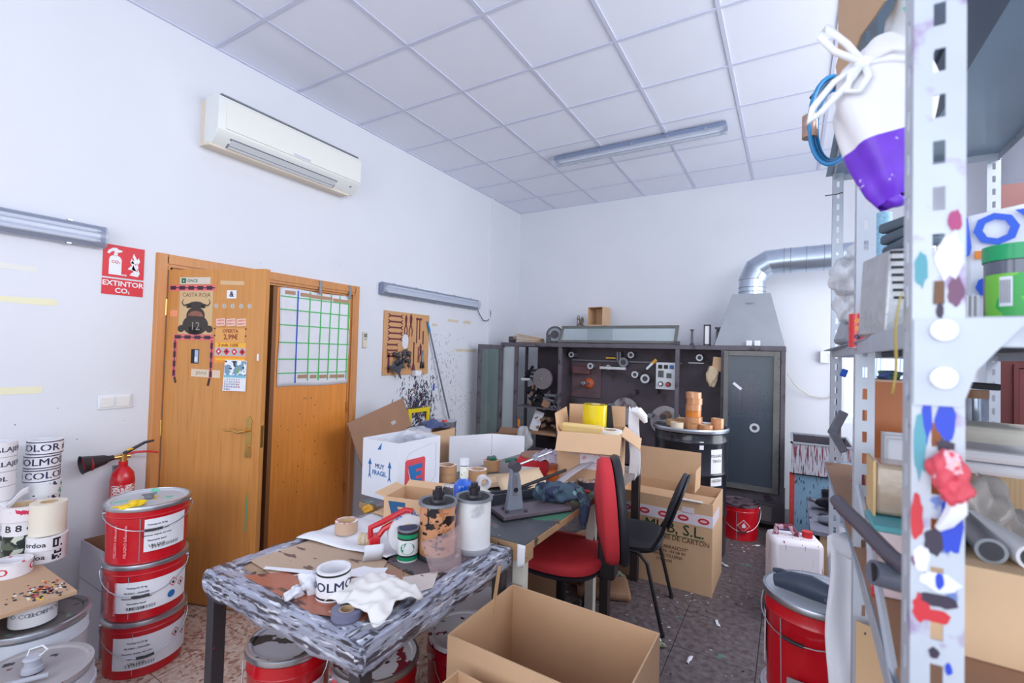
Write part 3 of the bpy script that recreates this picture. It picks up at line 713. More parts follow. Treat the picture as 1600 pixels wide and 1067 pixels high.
# yellow open frame
yf = M(); 
ym = mat('yellow_frame', S(240, 212, 40), .5, var=.06, spots=((S(60, 50, 40), 30, .72),))
yf.hexa([(.006, 1.955, .70), (.03, 1.955, .70), (.03, 2.005, .70), (.006, 2.005, .70), (.006, 1.94, .96), (.03, 1.94, .96), (.03, 1.985, .96), (.006, 1.985, .96)])
yf.hexa([(.006, 2.225, .70), (.03, 2.225, .70), (.03, 2.26, .70), (.006, 2.26, .70), (.006, 2.225, .96), (.03, 2.225, .96), (.03, 2.268, .96), (.006, 2.268, .96)])
yf.box(.007, .029, 1.985, 2.225, .915, .957)
tag(yf.build('yellow_open_frame', ym, bevel=.003), 'yellow painted open frame against the paint splattered wall', 'frame')
# paint splatter on the wall: thin dabs and runs
rn = random.Random(11)
sp = M(); cols = [ink_black, mat('splat_plum', S(90, 30, 50), .5), mat('splat_teal', S(30, 90, 110), .5), mat('splat_navy', S(34, 44, 100), .5)]
def dab(y, z, a, l, wd, k, x=.0006):
    sp.m = k; n = 7
    sp.add([(x+rn.uniform(0, .0004), y+math.cos(a)*l*math.cos(t)-math.sin(a)*wd*math.sin(t), z+math.sin(a)*l*math.cos(t)+math.cos(a)*wd*math.sin(t)) for t in [2*PI*i/n for i in range(n)]], [tuple(range(n))])
for k in range(900):
    y = rn.gauss(2.12, .13); z = rn.gauss(.97, .14)
    if z < .55 or z > 1.45: continue
    dab(y, z, rn.gauss(1.4, .5), rn.uniform(.008, .034), rn.uniform(.002, .007), rn.choice((0, 0, 1, 1, 2, 3)))
for k in range(230):
    y = rn.gauss(2.50, .18); z = rn.uniform(.7, 1.75)
    if y < 1.9: continue
    dab(y, z, rn.gauss(1.5, .35), rn.uniform(.003, .02), rn.uniform(.001, .003), rn.choice((0, 0, 3, 1)))
for k in range(120): dab(rn.uniform(2.6, 3.3), rn.gauss(.95, .12), rn.uniform(0, 3), rn.uniform(.003, .012), .002, 0)
for k in range(26): dab(rn.uniform(-.9, 1.5), rn.uniform(1.0, 2.4) if k % 2 else rn.uniform(.9, 1.2), rn.uniform(0, 3), rn.uniform(.002, .005), .002, 0)
splat = sp.build('paint_splatter', cols, smooth=False); tag(stuff(splat), 'black, plum and blue paint splatter on the white wall around the yellow frame', 'paint')
sb = M().box(0, .004, 2.335, 2.36, 1.13, 1.19)
tag(sb.build('blue_sticker', mat('tape_blue', S(20, 90, 200), .5)), 'small blue strip stuck on the splattered wall beside the pole', 'sticker')
# old tape residue on the wall
tmn = mat('tape_residue', S(214, 200, 180), .6, var=.1, vs=30); tml = mat('tape_residue_light', S(226, 226, 222), .6); tmy = mat('tape_residue_yellow', S(232, 228, 196), .6)
wt = [(2.56, 2.75, 1.885, 1.925, tmn, 'torn kraft tape piece on the wall below the light, left one of two'), (2.85, 3.0, 1.885, 1.93, tmn, 'torn kraft tape piece on the wall below the light, right one of two'),
      (2.72, 3.12, 1.55, 1.59, tmn, 'long torn tape strip on the wall above the open machine door'), (2.29, 2.38, 1.82, 1.855, tmn, 'small kraft tape square right of the tool board'),
      (-1.3, -.80, 1.90, 1.935, tml, 'whitish old tape strip on the left wall, upper one'), (-1.3, -.72, 1.735, 1.775, tmy, 'yellowish old tape strip on the left wall, middle one'), (-1.3, -.76, 1.275, 1.32, tmy, 'pale old tape strip on the left wall, lowest one')]
for y0, y1, z0, z1, mm_, lb in wt:
    n = 8
    poly = [(y0+(y1-y0)*i/n, z0+rn.uniform(0, .008)) for i in range(n+1)]+[(y0+(y1-y0)*i/n, z1-rn.uniform(0, .008)) for i in range(n, -1, -1)]
    tag(M().prism(poly, .0008, frame((.0004, 0, 0), (0, 1, 0), (0, 0, 1), (1, 0, 0))).build('tape_remnant', mm_, smooth=False), lb, 'tape')
# ================================================================= MAKERS
def carton(name, label, cat, loc, rz, sx, sy, h, m_out=card, m_in=card_in, flaps=(), t=.005, floor_gap=0, group=None):
    """open box; origin at bottom centre; flaps = [(side, angle from vertical outward deg, length, (trim a, trim b))]"""
    o = thing(name, label, cat, loc, rz, group)
    a, b = sx/2, sy/2
    M().box(-a, a, -b, b, 0, t).box(-a, a, -b, -b+t, t, h).box(-a, a, b-t, b, t, h).box(-a, -a+t, -b+t, b-t, t, h).box(a-t, a, -b+t, b-t, t, h).build('box_body', m_out, o, smooth=False)
    if m_in is not m_out:
        e = .0008
        M().box(-a+t, a-t, -b+t, -b+t+e, t, h-.001).box(-a+t, a-t, b-t-e, b-t, t, h-.001).box(-a+t, -a+t+e, -b+t, b-t, t, h-.001).box(a-t-e, a-t, -b+t, b-t, t, h-.001).build('box_lining', m_in, o, smooth=False)
    for side, ang, ln in flaps:
        L_ = sx if side in 'fb' else sy
        mb = M().box(-L_/2+.003, L_/2-.003, -t, 0, 0, ln)
        f = mb.build('flap', m_out, o, smooth=False)
        th = math.radians(ang)
        base = {'f': (0, (0, -b, h)), 'b': (PI, (0, b, h)), 'r': (PI/2, (a, 0, h)), 'l': (-PI/2, (-a, 0, h))}[side]
        f.matrix_local = T(*base[1]) @ RZ(base[0]) @ Matrix.Rotation(th, 4, 'X')
    return o
def bucket(label, loc, rz=0, r=.163, h=.285, body=None, lid=None, lab=0.0, hang=.9, ring=True, name='paint_bucket', handle=True, labh=(.06, .21), labw=.95, group=None, side=0, tilt=None, handle_m=None, lab_m=None, text=True, diamond=True):
    body = body or red_p; lid = lid or lid_grey
    o = thing(name, label, 'bucket', loc, rz, group)
    if tilt: o.rotation_euler = (tilt[0], tilt[1], rz)
    rb = r*.94
    M().lathe([(1e-4, 0), (rb, 0), (rb+.003, .004), (rb+.001, .012), (rb+(r-rb)*.5, h*.5), (r-.002, h*.80), (r+.002, h*.815), (r-.001, h*.83), (r, h*.93), (1e-4, h*.93)], 40).build('body', body, o)
    M().tube([(-(rb+.002)*math.sin(0.3), -(rb+.002)*math.cos(.3), .015), (-(r)*math.sin(0.3), -(r)*math.cos(.3), h*.8)], .002, 4).build('seam', grey_m, o)
    M().lathe([(1e-4, h-.008), (r*.86, h-.008), (r*.9, h-.001), (r*.99, h), (r*.99, h-.02), (1e-4, h-.02)], 40).build('lid', lid, o)
    if ring: M().lathe([(r+.001, h-.022), (r+.008, h-.02), (r+.01, h-.010), (r+.007, h), (r-.002, h+.002), (r-.004, h-.004)], 40, closed=True).build('clamp_ring', steel, o)
    if handle:
        hm = handle_m or steel
        pts = []
        for i in range(17):
            t_ = PI*i/16; x = -math.cos(t_)*(r+.008); z = h*.84-hang*h*.62*math.sin(t_); y = -math.sin(t_)*(r+.012)*1.0
            y = -math.sqrt(max(0, (r+.012)**2-x*x*.999))
            pts.append((x, y, z))
        hd = M().tube(pts, .0022, 6).build('handle', hm, o)
        M().tube(pts[7:10], .006, 8).build('grip', black_m, hd)
        for s_ in (-1, 1): M().cyl((s_*(r-.002), 0, h*.84), (s_*(r+.008), 0, h*.84), .014, n=14).build('handle_ear', steel, o)
    if lab is not None:
        k = h
        lm_ = lab_m or white_p
        M().patch(r*1.004, -PI/2+lab-labw, -PI/2+lab+labw, labh[0]*k/.285, labh[1]*k/.285, n=14).build('label', lm_, o)
        if text:
            t_ = M()
            for q in range(5): t_.textcyl(('Printing ink 25 kg', 'PELIGRO - DANGER', 'Mantener alejado del calor', 'Flammable liquid', 'UN 1210')[q], .011+(.006 if q == 4 else 0), r*1.009, (labh[1]-.028-.026*q)*k/.285, -PI/2+lab-labw*.45, bold=.02)
            for q in range(22): t_.patch(r*1.008, -PI/2+lab-labw*.7+.032*q, -PI/2+lab-labw*.7+.032*q+(.008, .016)[q % 2], (labh[0]+.012)*k/.285, (labh[0]+.028)*k/.285, n=1)
            t_.build('label_print', ink_black, o, smooth=False)
            if diamond:
                for q in (0, 1):
                    aa = -PI/2+lab+labw*(.45+.28*q)
                    zc = (labh[1]-.05-.02*q)*k/.285
                    vs = [(r*1.009*math.cos(aa+dx/r), r*1.009*math.sin(aa+dx/r), zc+dz) for dx, dz in ((0, -.022), (.022, 0), (0, .022), (-.022, 0))]
                    vs2 = [(r*1.0095*math.cos(aa+dx/r), r*1.0095*math.sin(aa+dx/r), zc+dz) for dx, dz in ((0, -.017), (.017, 0), (0, .017), (-.017, 0))]
                    M().add(vs, [(0, 1, 2, 3)]).build('hazard_mark', red_ink, o, smooth=False)
                    hm2 = M().add(vs2, [(0, 1, 2, 3)]); hm2.m = 1
                    hm2.add([(r*1.012*math.cos(aa+dx/r), r*1.012*math.sin(aa+dx/r), zc+dz) for dx, dz in ((-.005, -.009), (.005, -.009), (.006, 0), (0, .009), (-.006, 0))], [(0, 1, 2, 3, 4)])
                    hm2.build('hazard_symbol', [white_p, ink_black], o, smooth=False)
    return o
lid_grey = mat('lid_white', S(206, 204, 212), .45, spots=((S(30, 26, 34), 16, .66), (S(130, 30, 50), 14, .70)))
lid_red = mat('lid_redsplat', S(198, 196, 206), .45, spots=((S(120, 24, 44), 9, .56), (S(30, 24, 34), 22, .64)))
lid_col = mat('lid_yellowgreen', S(190, 194, 204), .4, spots=((S(110, 200, 170), 9, .60), (S(236, 196, 30), 8, .645), (S(40, 40, 50), 26, .70)))
lid_dark = mat('lid_darksplat', S(100, 82, 92), .5, spots=((S(40, 26, 32), 14, .52), (S(200, 195, 205), 30, .68)))
def roll(label, loc, R=.055, r=.038, h=.05, body=None, rz=0, rot=None, txt=None, tcol=None, size=.03, cat='tape', name='tape_roll', group=None, band=None, rep=3, top=None, face=-1.1):
    o = thing(name, label, cat, loc, rz, group)
    if rot: o.rotation_euler = rot
    M().ring((0, 0, 0), r+.003, R, h, 36).build('tape', body or tape_brown, o)
    M().ring((0, 0, .0), r, r+.0032, h, 30).build('core', core_m if body is not tape_white else white_p, o)
    if top:
        M().lathe([(r+.004, h+.0003), (R-.001, h+.0003)], 30).build('top_print', top, o)
    if txt:
        t_ = M()
        for k in range(rep): t_.textcyl(txt, size, R+.0008, h/2, face+2*PI*k/rep, bold=.015, sx=1.15)
        t_.build('lettering', tcol or ink_black, o, smooth=False)
    if band:
        M().lathe([(R+.0005, h*.06), (R+.0005, h*.13)], 30).lathe([(R+.0005, h*.87), (R+.0005, h*.94)], 30).build('edge_line', band, o)
    return o
navy = mat('print_dark_navy', S(42, 46, 84), .5)
# ================================================================= MACHINE
mc = thing('winding_machine', 'large dark rewinding machine with rollers and glass doors along the back wall', 'machine', (0, 3.35, 0))
def post(x, z0=.25, z1=1.64, y=0, w_=.04, m_=machine_m, name='frame_post'): return M().box(x-w_/2, x+w_/2, y, y+.04, z0, z1).build(name, m_, mc, smooth=False, bevel=.003)
for x in (.44, 1.03, 2.34, 2.77, 3.275): post(x)
post(.24, .25, 1.64, .0, .03); post(.24, .25, 1.64, .62, .03); post(.44, .25, 1.64, .62, .04)
M().box(.22, 3.295, 0, .66, 1.64, 1.685).build('top_plate', machine_m, mc, smooth=False, bevel=.003)
M().box(.44, 3.295, -.002, .04, .25, .33).build('lower_rail', machine_m, mc, smooth=False)
bpn = M().box(1.0, 2.77, .34, .38, .33, 1.64).build('back_panel', machine_in, mc, smooth=False)
M().box(.44, 1.0, .58, .60, .25, 1.64).build('rear_panel', machine_in, mc, smooth=False)
M().box(1.0, 1.02, .04, .38, .33, 1.64).build('divider', machine_in, mc, smooth=False)
M().box(3.25, 3.29, .04, .66, .25, 1.64).build('side_panel', machine_m, mc, smooth=False)
M().box(2.77, 3.29, .6, .66, .25, 1.64).build('cabinet_back', mat('cab_dark', S(52, 50, 62), .6, var=.2), mc, smooth=False)
M().box(2.77, 3.29, .0, .62, .24, .262).build('cabinet_floor', machine_m, mc, smooth=False)
# splash of ink on inner panel, horizontal ledge
M().box(1.05, 2.33, .30, .345, 1.485, 1.50).build('ledge', mat('ledge', S(128, 126, 136), .5, .3), mc, smooth=False)
M().box(1.05, 1.42, .322, .342, 1.05, 1.47).build('sub_panel', mat('sub_panel', S(98, 76, 84), .55, var=.25, vs=8, spots=((S(140, 60, 60), 12, .62, None, .1),)), mc, smooth=False)
M().box(1.08, 1.30, .25, .33, 1.33, 1.42).build('carriage', mat('carriage', S(110, 70, 76), .5, var=.2), mc, bevel=.006)
# plinth
pf = mat('plinth_paint', S(86, 82, 90), .6, .2, var=.25, vs=5)
M().box(2.74, 3.30, -.05, .66, 0.06, .25).build('plinth', pf, mc, smooth=False, bevel=.004)
M().box(.44, 2.74, .02, .66, 0.02, .25).build('plinth', pf, mc, smooth=False, bevel=.004)
M().box(2.80, 3.2, -.062, -.05, .09, .22).build('plinth_panel', mat('plinth_panel', S(112, 104, 104), .6, var=.2), mc, smooth=False)
# rollers (x, z, radius, projecting length, ring radius)
rolm = mat('roller_grey', S(136, 140, 150), .4, .4, var=.1); ringm = mat('roller_ring', S(206, 208, 214), .35, .2); rubm = mat('roller_dark', S(70, 66, 74), .5)
for x, z, rr, ln, k in ((1.09, 1.555, .032, .14, 0), (1.34, 1.43, .034, .16, 0), (1.80, 1.57, .034, .12, 0), (1.71, 1.485, .052, .10, 1), (1.86, 1.355, .036, .16, 0), (1.97, 1.315, .048, .15, 0), (1.84, 1.155, .026, .14, 2), (2.08, 1.18, .026, .14, 2), (2.52, 1.56, .034, .12, 0), (1.53, 1.42, .028, .08, 0)):
    ro = M().cyl((x, .34-ln, z), (x, .34, z), rr, n=24).build('roller', (rolm, rolm, rubm)[k], mc)
    M().ring((0, 0, 0), rr*.62, rr*1.03, .012, 24, T(x, .34-ln, z) @ Matrix.Rotation(PI/2, 4, 'X')).build('roller_ring', (ringm, rolm, rubm)[k], ro)
    M().cyl((x, .34-ln-.006, z), (x, .34-ln+.002, z), rr*.55, n=16).build('roller_bore', rubm, ro)
# orange hub
hb = M().lathe([(.02, 0), (.06, 0), (.066, .01), (.06, .03), (.035, .05), (.02, .05)], 28, T(1.27, .33, 1.22) @ Matrix.Rotation(PI/2, 4, 'X')).build('hub', mat('hub_orange', S(196, 96, 62), .5, var=.2, vs=30), mc)
M().cyl((1.27, .33, 1.22), (1.25, .20, 1.225), .022, n=16).cyl((1.25, .2, 1.225), (1.245, .17, 1.228), .013, n=12).build('hub_shaft', steel, hb)
# discs
dm_ = mat('disc_steel', S(176, 172, 178), .4, .35, var=.15, vs=7, spots=((S(110, 84, 92), 6, .60, None, .12),))
for x, z, R in ((1.72, .93, .155), (2.17, .86, .165)):
    d_ = M().cyl((x, .30, z), (x, .315, z), R, n=48).build('disc', dm_, mc)
    M().cyl((x-.16+.02, .17, z+.06), (x-.14, .3, z+.06), .026, n=16).build('spindle', rolm, d_)
M().cyl((2.19, .12, .93), (2.19, .3, .93), .045, n=20).build('spindle', mat('spindle_brown', S(140, 112, 96), .5), mc)
M().cyl((2.19, .10, .93), (2.19, .12, .93), .03, n=16).build('spindle_cap', rubm, mc)
M().box(1.45, 1.75, .18, .22, 1.40, 1.43, ).build('guide_bar', ringm, mc, bevel=.003)
M().box(1.51, 1.62, .22, .25, 1.522, 1.536).build('yellow_tab', mat('yellow_plastic', S(240, 190, 40), .5), mc)
M().box(-.07, .07, -.01, .01, -.012, .012, T(2.03, .2, 1.47) @ Matrix.Rotation(-.8, 4, 'Y')).build('cutter_body', steel, mc); M().box(.02, .08, -.014, .014, -.016, .016, T(2.03, .2, 1.47) @ Matrix.Rotation(-.8, 4, 'Y')).build('cutter_grip', mat('cutter_yellow', S(230, 170, 60), .5), mc)
for x in (1.63, 1.66): M().box(x, x+.018, .24, .32, 1.50, 1.60).build('bracket', dull_steel, mc, smooth=False)
M().box(2.41, 2.56, .22, .24, 1.50, 1.507).build('guide_rod', ringm, mc, smooth=False)
# control panel
cp_ = M().box(2.115, 2.325, .06, .10, 1.22, 1.50).build('control_panel', mat('panel_silver', S(200, 202, 208), .4, .2), mc, bevel=.003)
for k in range(3):
    M().box(2.14+.058*k, 2.18+.058*k, .052, .06, 1.435, 1.475).build('rocker_switch', (ink_black, ink_black, mat('switch_blue', S(30, 90, 160), .4))[k], cp_, bevel=.002)
M().box(2.14, 2.195, .054, .06, 1.345, 1.415).build('display', mat('display_dark', S(60, 70, 70), .3), cp_, smooth=False)
M().box(2.225, 2.275, .054, .06, 1.34, 1.39).build('display', mat('display_dark', S(60, 70, 70), .3), cp_, smooth=False)
for x, c_ in ((2.168, white_s), (2.245, mat('button_red', S(190, 50, 50), .4))):
    M().cyl((x, .06, 1.275), (x, .045, 1.275), .026, n=20).build('button_collar', ink_black, cp_); M().cyl((x, .045, 1.275), (x, .036, 1.275), .017, n=20).build('button', c_, cp_)
# glass lid tilted up on top
LM = T(0, .0, 1.692) @ Matrix.Rotation(math.radians(-32), 4, 'X')
gf = mat('olive_frame', S(112, 112, 110), .55, .2, var=.2, vs=9)
lf = M().box(1.0, 2.33, -.01, .01, 0, .03, LM).box(1.0, 2.33, -.01, .01, .20, .23, LM).box(1.0, 1.03, -.01, .01, .03, .2, LM).box(2.30, 2.33, -.01, .01, .03, .2, LM).build('lid_frame', gf, mc, smooth=False)
M().box(1.03, 2.30, -.003, .003, .03, .2, LM).build('pane', glass_m, lf, smooth=False)
M().box(2.31, 2.36, -.01, .03, 1.685, 1.72).build('hinge', rubm, mc)
# right glass door
gd = M().box(2.78, 2.82, -.045, -.005, .34, 1.635).box(3.20, 3.25, -.045, -.005, .34, 1.635).box(2.82, 3.20, -.045, -.005, .34, .385).box(2.82, 3.20, -.045, -.005, 1.59, 1.635).build('glass_door', gf, mc, smooth=False, bevel=.002)
M().box(2.82, 3.2, -.028, -.022, .385, 1.59).build('pane', glass('door_pane', (.10, .13, .17, 1), .50, .16), gd, smooth=False)
for k in range(16): M().cyl((3.243, -.045, .40+.078*k), (3.243, -.049, .40+.078*k), .005, n=8).build('rivet', rubm, gd)
M().box(-.045, .045, 0, .001, -.012, .012, T(2.90, -.03, 1.30) @ Matrix.Rotation(.7, 4, 'Y')).build('sticker', white_p, gd, smooth=False)
M().ring((0, 0, 0), .022, .042, .006, 24, T(3.05, -.029, .92) @ Matrix.Rotation(PI/2, 4, 'X')).build('round_pull', ringm, gd)
# shelves and stuff inside the glass cupboard
M().box(2.8, 3.24, .1, .55, 1.0, 1.02).build('inner_shelf', machine_m, mc, smooth=False)
t_ = thing('red_jug_group', 'dark red ink jug behind the glass door of the machine', 'jug', (3.0, 3.6, 1.022))
M().lathe([(1e-4, 0), (.085, 0), (.09, .02), (.09, .26), (.06, .33), (.025, .36), (.025, .4), (1e-4, .4)], 20).build('body', mat('jug_red', S(140, 44, 58), .4), t_)
M().cyl((0, 0, .4), (0, 0, .425), .03).build('cap', ink_black, t_)
t_.name = 'ink_jug'
t_ = thing('ink_jug', 'small maroon ink jug left of the larger jug behind the glass door', 'jug', (2.87, 3.58, 1.022))
M().lathe([(1e-4, 0), (.05, 0), (.055, .02), (.055, .2), (.02, .28), (.02, .31), (1e-4, .31)], 20).build('body', mat('jug_maroon', S(110, 40, 56), .4), t_)
M().cyl((0, 0, .31), (0, 0, .33), .024).build('cap', ink_black, t_)
# left open glass door, seen edge on
ld = M(); LD = T(.235, .0, 0) @ RZ(math.radians(-100))
for a_, b_ in ((0, .045), (.36, .405)): ld.box(a_, b_, -.015, .015, .2, 1.65, LD)
ld.box(.045, .36, -.015, .015, .2, .25, LD).box(.045, .36, -.015, .015, 1.60, 1.65, LD)
ldo = ld.build('glass_door', machine_m, mc, smooth=False, bevel=.002)
M().box(.045, .36, -.003, .003, .25, 1.60, LD).build('pane', glass('door_pane_green', (.16, .22, .22, 1), .55, .08), ldo, smooth=False)
M().box(.255, .42, .012, .018, .3, 1.62).build('pane', glass('side_pane', (.75, .84, .88, 1), .35, .08), mc, smooth=False)
# clutter in the left bay
M().cyl((.80, .02, 1.26), (.80, .05, 1.26), .125, n=40).build('fabric_disc', mat('felt_disc', S(120, 112, 116), .8, var=.1), mc); M().cyl((.8, .0, 1.26), (.8, .02, 1.26), .014).build('disc_bolt', steel, mc)
for x, z, a_ in ((.60, 1.30, .1), (.63, 1.35, -.15), (.58, 1.25, .0), (.62, 1.10, .3), (.66, 1.02, -.2), (.70, .95, .1), (.86, 1.0, .2), (.84, .92, -.1), (.88, 1.06, 0)):
    M().box(-.10, .10, -.02, .02, -.014, .014, T(x, .15, z) @ Matrix.Rotation(a_, 4, 'Y')).cyl((x-.06, .12, z-.03), (x-.06, .2, z+.04), .02, n=12).cyl((x+.06, .10, z-.03), (x+.06, .18, z+.03), .016, n=12).build('clamp_arm', ink_black if x < .8 else dull_steel, mc)
M().cyl((.50, .06, 1.235), (.62, .06, 1.24), .022, .015).build('white_nozzle', ringm, mc)
M().box(.44, 1.0, .03, .58, .90, .915).build('bay_shelf', machine_m, mc, smooth=False)
M().box(.56, 1.0, .0, .5, .60, .625).build('wood_shelf', mat('shelf_wood', S(170, 130, 98), .7, var=.1), mc, smooth=False)
def cbxl(name, label, cat, loc, sz, rot, m_, bevel=.003):
    o = M().cbox((0, 0, sz[2]/2), sz).build(name, m_, None, smooth=False, bevel=bevel, loc=loc); o.rotation_euler = rot
    return tag(o, label, cat)
cbxl('cardboard_piece', 'brown cardboard strip standing upright in the left bay of the machine', 'cardboard', (.575, 3.52, .92), (.03, .05, .25), (0, .15, 0), card_d)
cbxl('cardboard_piece', 'small square brown cardboard leaning inside the left bay of the machine', 'cardboard', (.80, 3.45, .915), (.10, .02, .085), (-.2, .35, 0), card_d)
cbxl('paper_sheet', 'white paper leaning against scraps in the left bay of the machine', 'paper', (.66, 3.44, .626), (.12, .003, .24), (-.25, .25, 0), white_p, 0)
cbxl('wood_block', 'pale wood block on the lower shelf of the machine bay, left one', 'wood', (.74, 3.45, .26), (.10, .08, .10), (0, 0, .2), card_d)
cbxl('wood_block', 'brown wood block on the lower shelf of the machine bay, right one', 'wood', (.92, 3.44, .26), (.12, .08, .08), (0, 0, -.2), card_d)
rn = random.Random(5)
b = M(); 
for k in range(14): b.cbox((0, 0, 0), (rn.uniform(.04, .1), rn.uniform(.02, .06), rn.uniform(.02, .06)), T(rn.uniform(.66, .95), rn.uniform(3.45, 3.7), .66+rn.uniform(0, .12)) @ Matrix.Rotation(rn.uniform(-.6, .6), 4, 'Y') @ RZ(rn.uniform(0, 3)))
tag(stuff(b.build('scrap_pile', mat('scrap_brown', S(140, 112, 94), .7, var=.3, vs=20), smooth=False)), 'heap of brown wood and cardboard scraps on the wooden shelf of the machine', 'scraps')
cbxl('orange_bottle', 'small orange bottle standing at the left end inside the machine', 'bottle', (.49, 3.38, .66), (.025, .025, .09), (0, 0, 0), mat('orange_plastic', S(226, 130, 40), .4), .006)
M().box(.44, .56, -.02, .1, .635, .655).build('small_ledge', machine_m, mc, smooth=False)
carton('small_carton', 'small greyish open carton on the ledge in front of the machine left bay', 'box', (.50, 3.12, .46), .2, .34, .22, .14, card_d, card_d, (('b', 60, .1), ('l', 100, .08)))
pl_ = M(); pl_.blob((.72, 3.10, .58), (.09, .08, .14), 8, .35, 4)
tag(pl_.build('plastic_bag', mat('milky_bag', S(178, 178, 182), .5, var=.1, vs=20, bump=.4, bs=20)), 'crumpled milky plastic bag beside the small carton at the machine', 'bag')
lb_ = thing('side_bench', 'low grey bench in front of the left bay of the machine', 'bench', (.62, 3.12, 0))
M().box(-.34, .34, -.2, .2, .42, .455).build('bench_top', machine_m, lb_, smooth=False)
for x in (-.31, .31):
    for y in (-.17, .17): M().box(x-.02, x+.02, y-.02, y+.02, 0, .42).build('leg', machine_m, lb_, smooth=False)
# right bay bits
cbxl('cardboard_piece', 'small cardboard box wedged left of the glass door in the machine', 'cardboard', (2.71, 3.44, 1.43), (.10, .08, .14), (0, .1, 0), card)
tag(M().blob((2.66, 3.40, 1.38), (.05, .03, .10), 8, .4, 2).build('paper_scrap', mat('yellowed_paper', S(206, 186, 156), .8)), 'crumpled yellowed paper hanging under the small cardboard box', 'paper')
# things on top of the machine
TZ = 1.686
st_ = thing('paper_stack', 'fanned pile of old brown papers on top of the machine, left end', 'papers', (.53, 3.50, TZ))
for k in range(9): M().box(-.17, .17, -.10, .10, .010*k, .010*k+.006, RZ(-.3+.09*k) @ Matrix.Rotation(.02*k, 4, 'Y')).build('sheet', (card_d, mat('yellowed_paper', S(206, 186, 156), .8), card)[k % 3], st_, smooth=False)
tag(M().cyl((.30, 3.42, TZ+.04), (.38, 3.44, TZ+.04), .038, n=20).build('dark_roll', rubm), 'small dark roll at the left end on top of the machine', 'roll')
rd_ = thing('dark_disc', 'dark plastic disc leaning beside the paper pile on the machine top', 'disc', (.89, 3.50, TZ+.10))
M().cyl((0, -.02, 0), (0, .02, 0), .105, n=36).build('disc', rubm, rd_); M().ring((0, 0, 0), .05, .08, .008, 30, T(0, -.02, 0) @ Matrix.Rotation(PI/2, 4, 'X')).build('ridge', dull_steel, rd_)
rd_.rotation_euler = (-.15, 0, .3)
M().box(-.1, -.04, -.03, .05, -.10, .0).build('foot', rubm, rd_)
bx_ = carton('open_carton', 'small open brown carton on top of the machine against the wall', 'box', (1.37, 3.70, TZ+.09), 0, .20, .24, .20, card, card_in, ())
bx_.rotation_euler = (math.radians(90), 0, -.15); bx_.location = (1.335, 3.93, TZ+.33)
M().box(1.20, 1.44, .41, .63, TZ, TZ+.228).build('support_block', machine_m, mc, smooth=False)
M().cbox((0, 0, 0), (.2, .005, .08), T(0, -.12, .235) @ Matrix.Rotation(.7, 4, 'X')).build('flap', card, bx_, smooth=False)
wb = M()
rn = random.Random(9)
for k in range(14): wb.tube([(rn.uniform(-.06, .06), rn.uniform(-.04, .04), rn.uniform(0, .16)) for _ in range(3)], .006, 5)
tag(stuff(wb.build('wire_bundle', mat('scrap_tan', S(130, 110, 96), .6), loc=(1.13, 3.72, TZ+.19))), 'bundle of small twisted wires and parts left of the carton on the machine', 'scraps')
for x, h_, w_, lb in ((2.455, .15, .02, 'thin black spindle standing on the machine top, left of the glass tube'), (2.70, .17, .03, 'black ribbed spindle standing on the machine top, right of the glass tube')):
    o = thing('spindle', lb, 'spindle', (x, 3.50, TZ))
    M().cyl((0, 0, 0), (0, 0, h_), w_*.5).cyl((0, 0, 0), (0, 0, .02), w_*1.1).cyl((0, 0, h_), (0, 0, h_+.015), w_).build('shaft', rubm, o)
    for k in range(5): M().cyl((0, 0, .04+.02*k), (0, 0, .046+.02*k), w_*.9).build('rib', dull_steel, o)
o = thing('white_cartridge', 'white cartridge in a dark frame standing on the machine top by the hood', 'cartridge', (2.60, 3.5, TZ))
M().box(-.022, .022, -.02, .02, .012, .20).build('body', ringm, o, bevel=.004)
M().box(-.032, -.022, -.024, .024, 0, .21).box(.022, .032, -.024, .024, 0, .21).box(-.032, .032, -.024, .024, 0, .012).box(-.032, .032, -.024, .024, .2, .212).build('holder', rubm, o, smooth=False)
cbxl('metal_offcut', 'small metal offcut lying on the machine top beside the thin spindle', 'offcut', (2.52, 3.5, TZ), (.03, .03, .02), (0, 0, 0), dull_steel)
for x in (2.99, 3.06): cbxl('paper_tag', 'small white paper tag at the foot of the hood, %s one' % ('left' if x < 3 else 'right'), 'paper', (x, 3.37, TZ), (.05, .02, .05), (0, 0, 0), white_p, .004)
# hood and duct
hd_ = thing('extraction_hood', 'grey sheet metal extraction hood on the right end of the machine', 'hood', (2.99, 3.68, TZ))
hm_ = mat('hood_grey', S(158, 164, 172), .5, .3, var=.06, vs=6)
M().hexa([(-.31, -.27, 0), (.30, -.27, 0), (.30, .27, 0), (-.31, .27, 0), (-.17, -.13, .52), (.17, -.13, .52), (.17, .13, .52), (-.17, .13, .52)]).build('canopy', hm_, hd_, smooth=False, bevel=.003)
M().box(-.04, .03, -.172, -.168, .42, .43, T(0, .0, 0)).build('badge', dull_steel, hd_, smooth=False)
dt = thing('ventilation_duct', 'galvanised round duct bending from the hood to the right along the wall', 'duct', (2.99, 3.68, 2.2))
gal = mat('galvanised', S(186, 198, 214), .28, .85, var=.12, vs=5, stretch=(1, 1, 1))
R_ = .122
path = [(0, 0, 0), (0, 0, .16), (.045, 0, .265), (.145, 0, .325), (.27, 0, .333), (XR-2.99, 0, .36)]
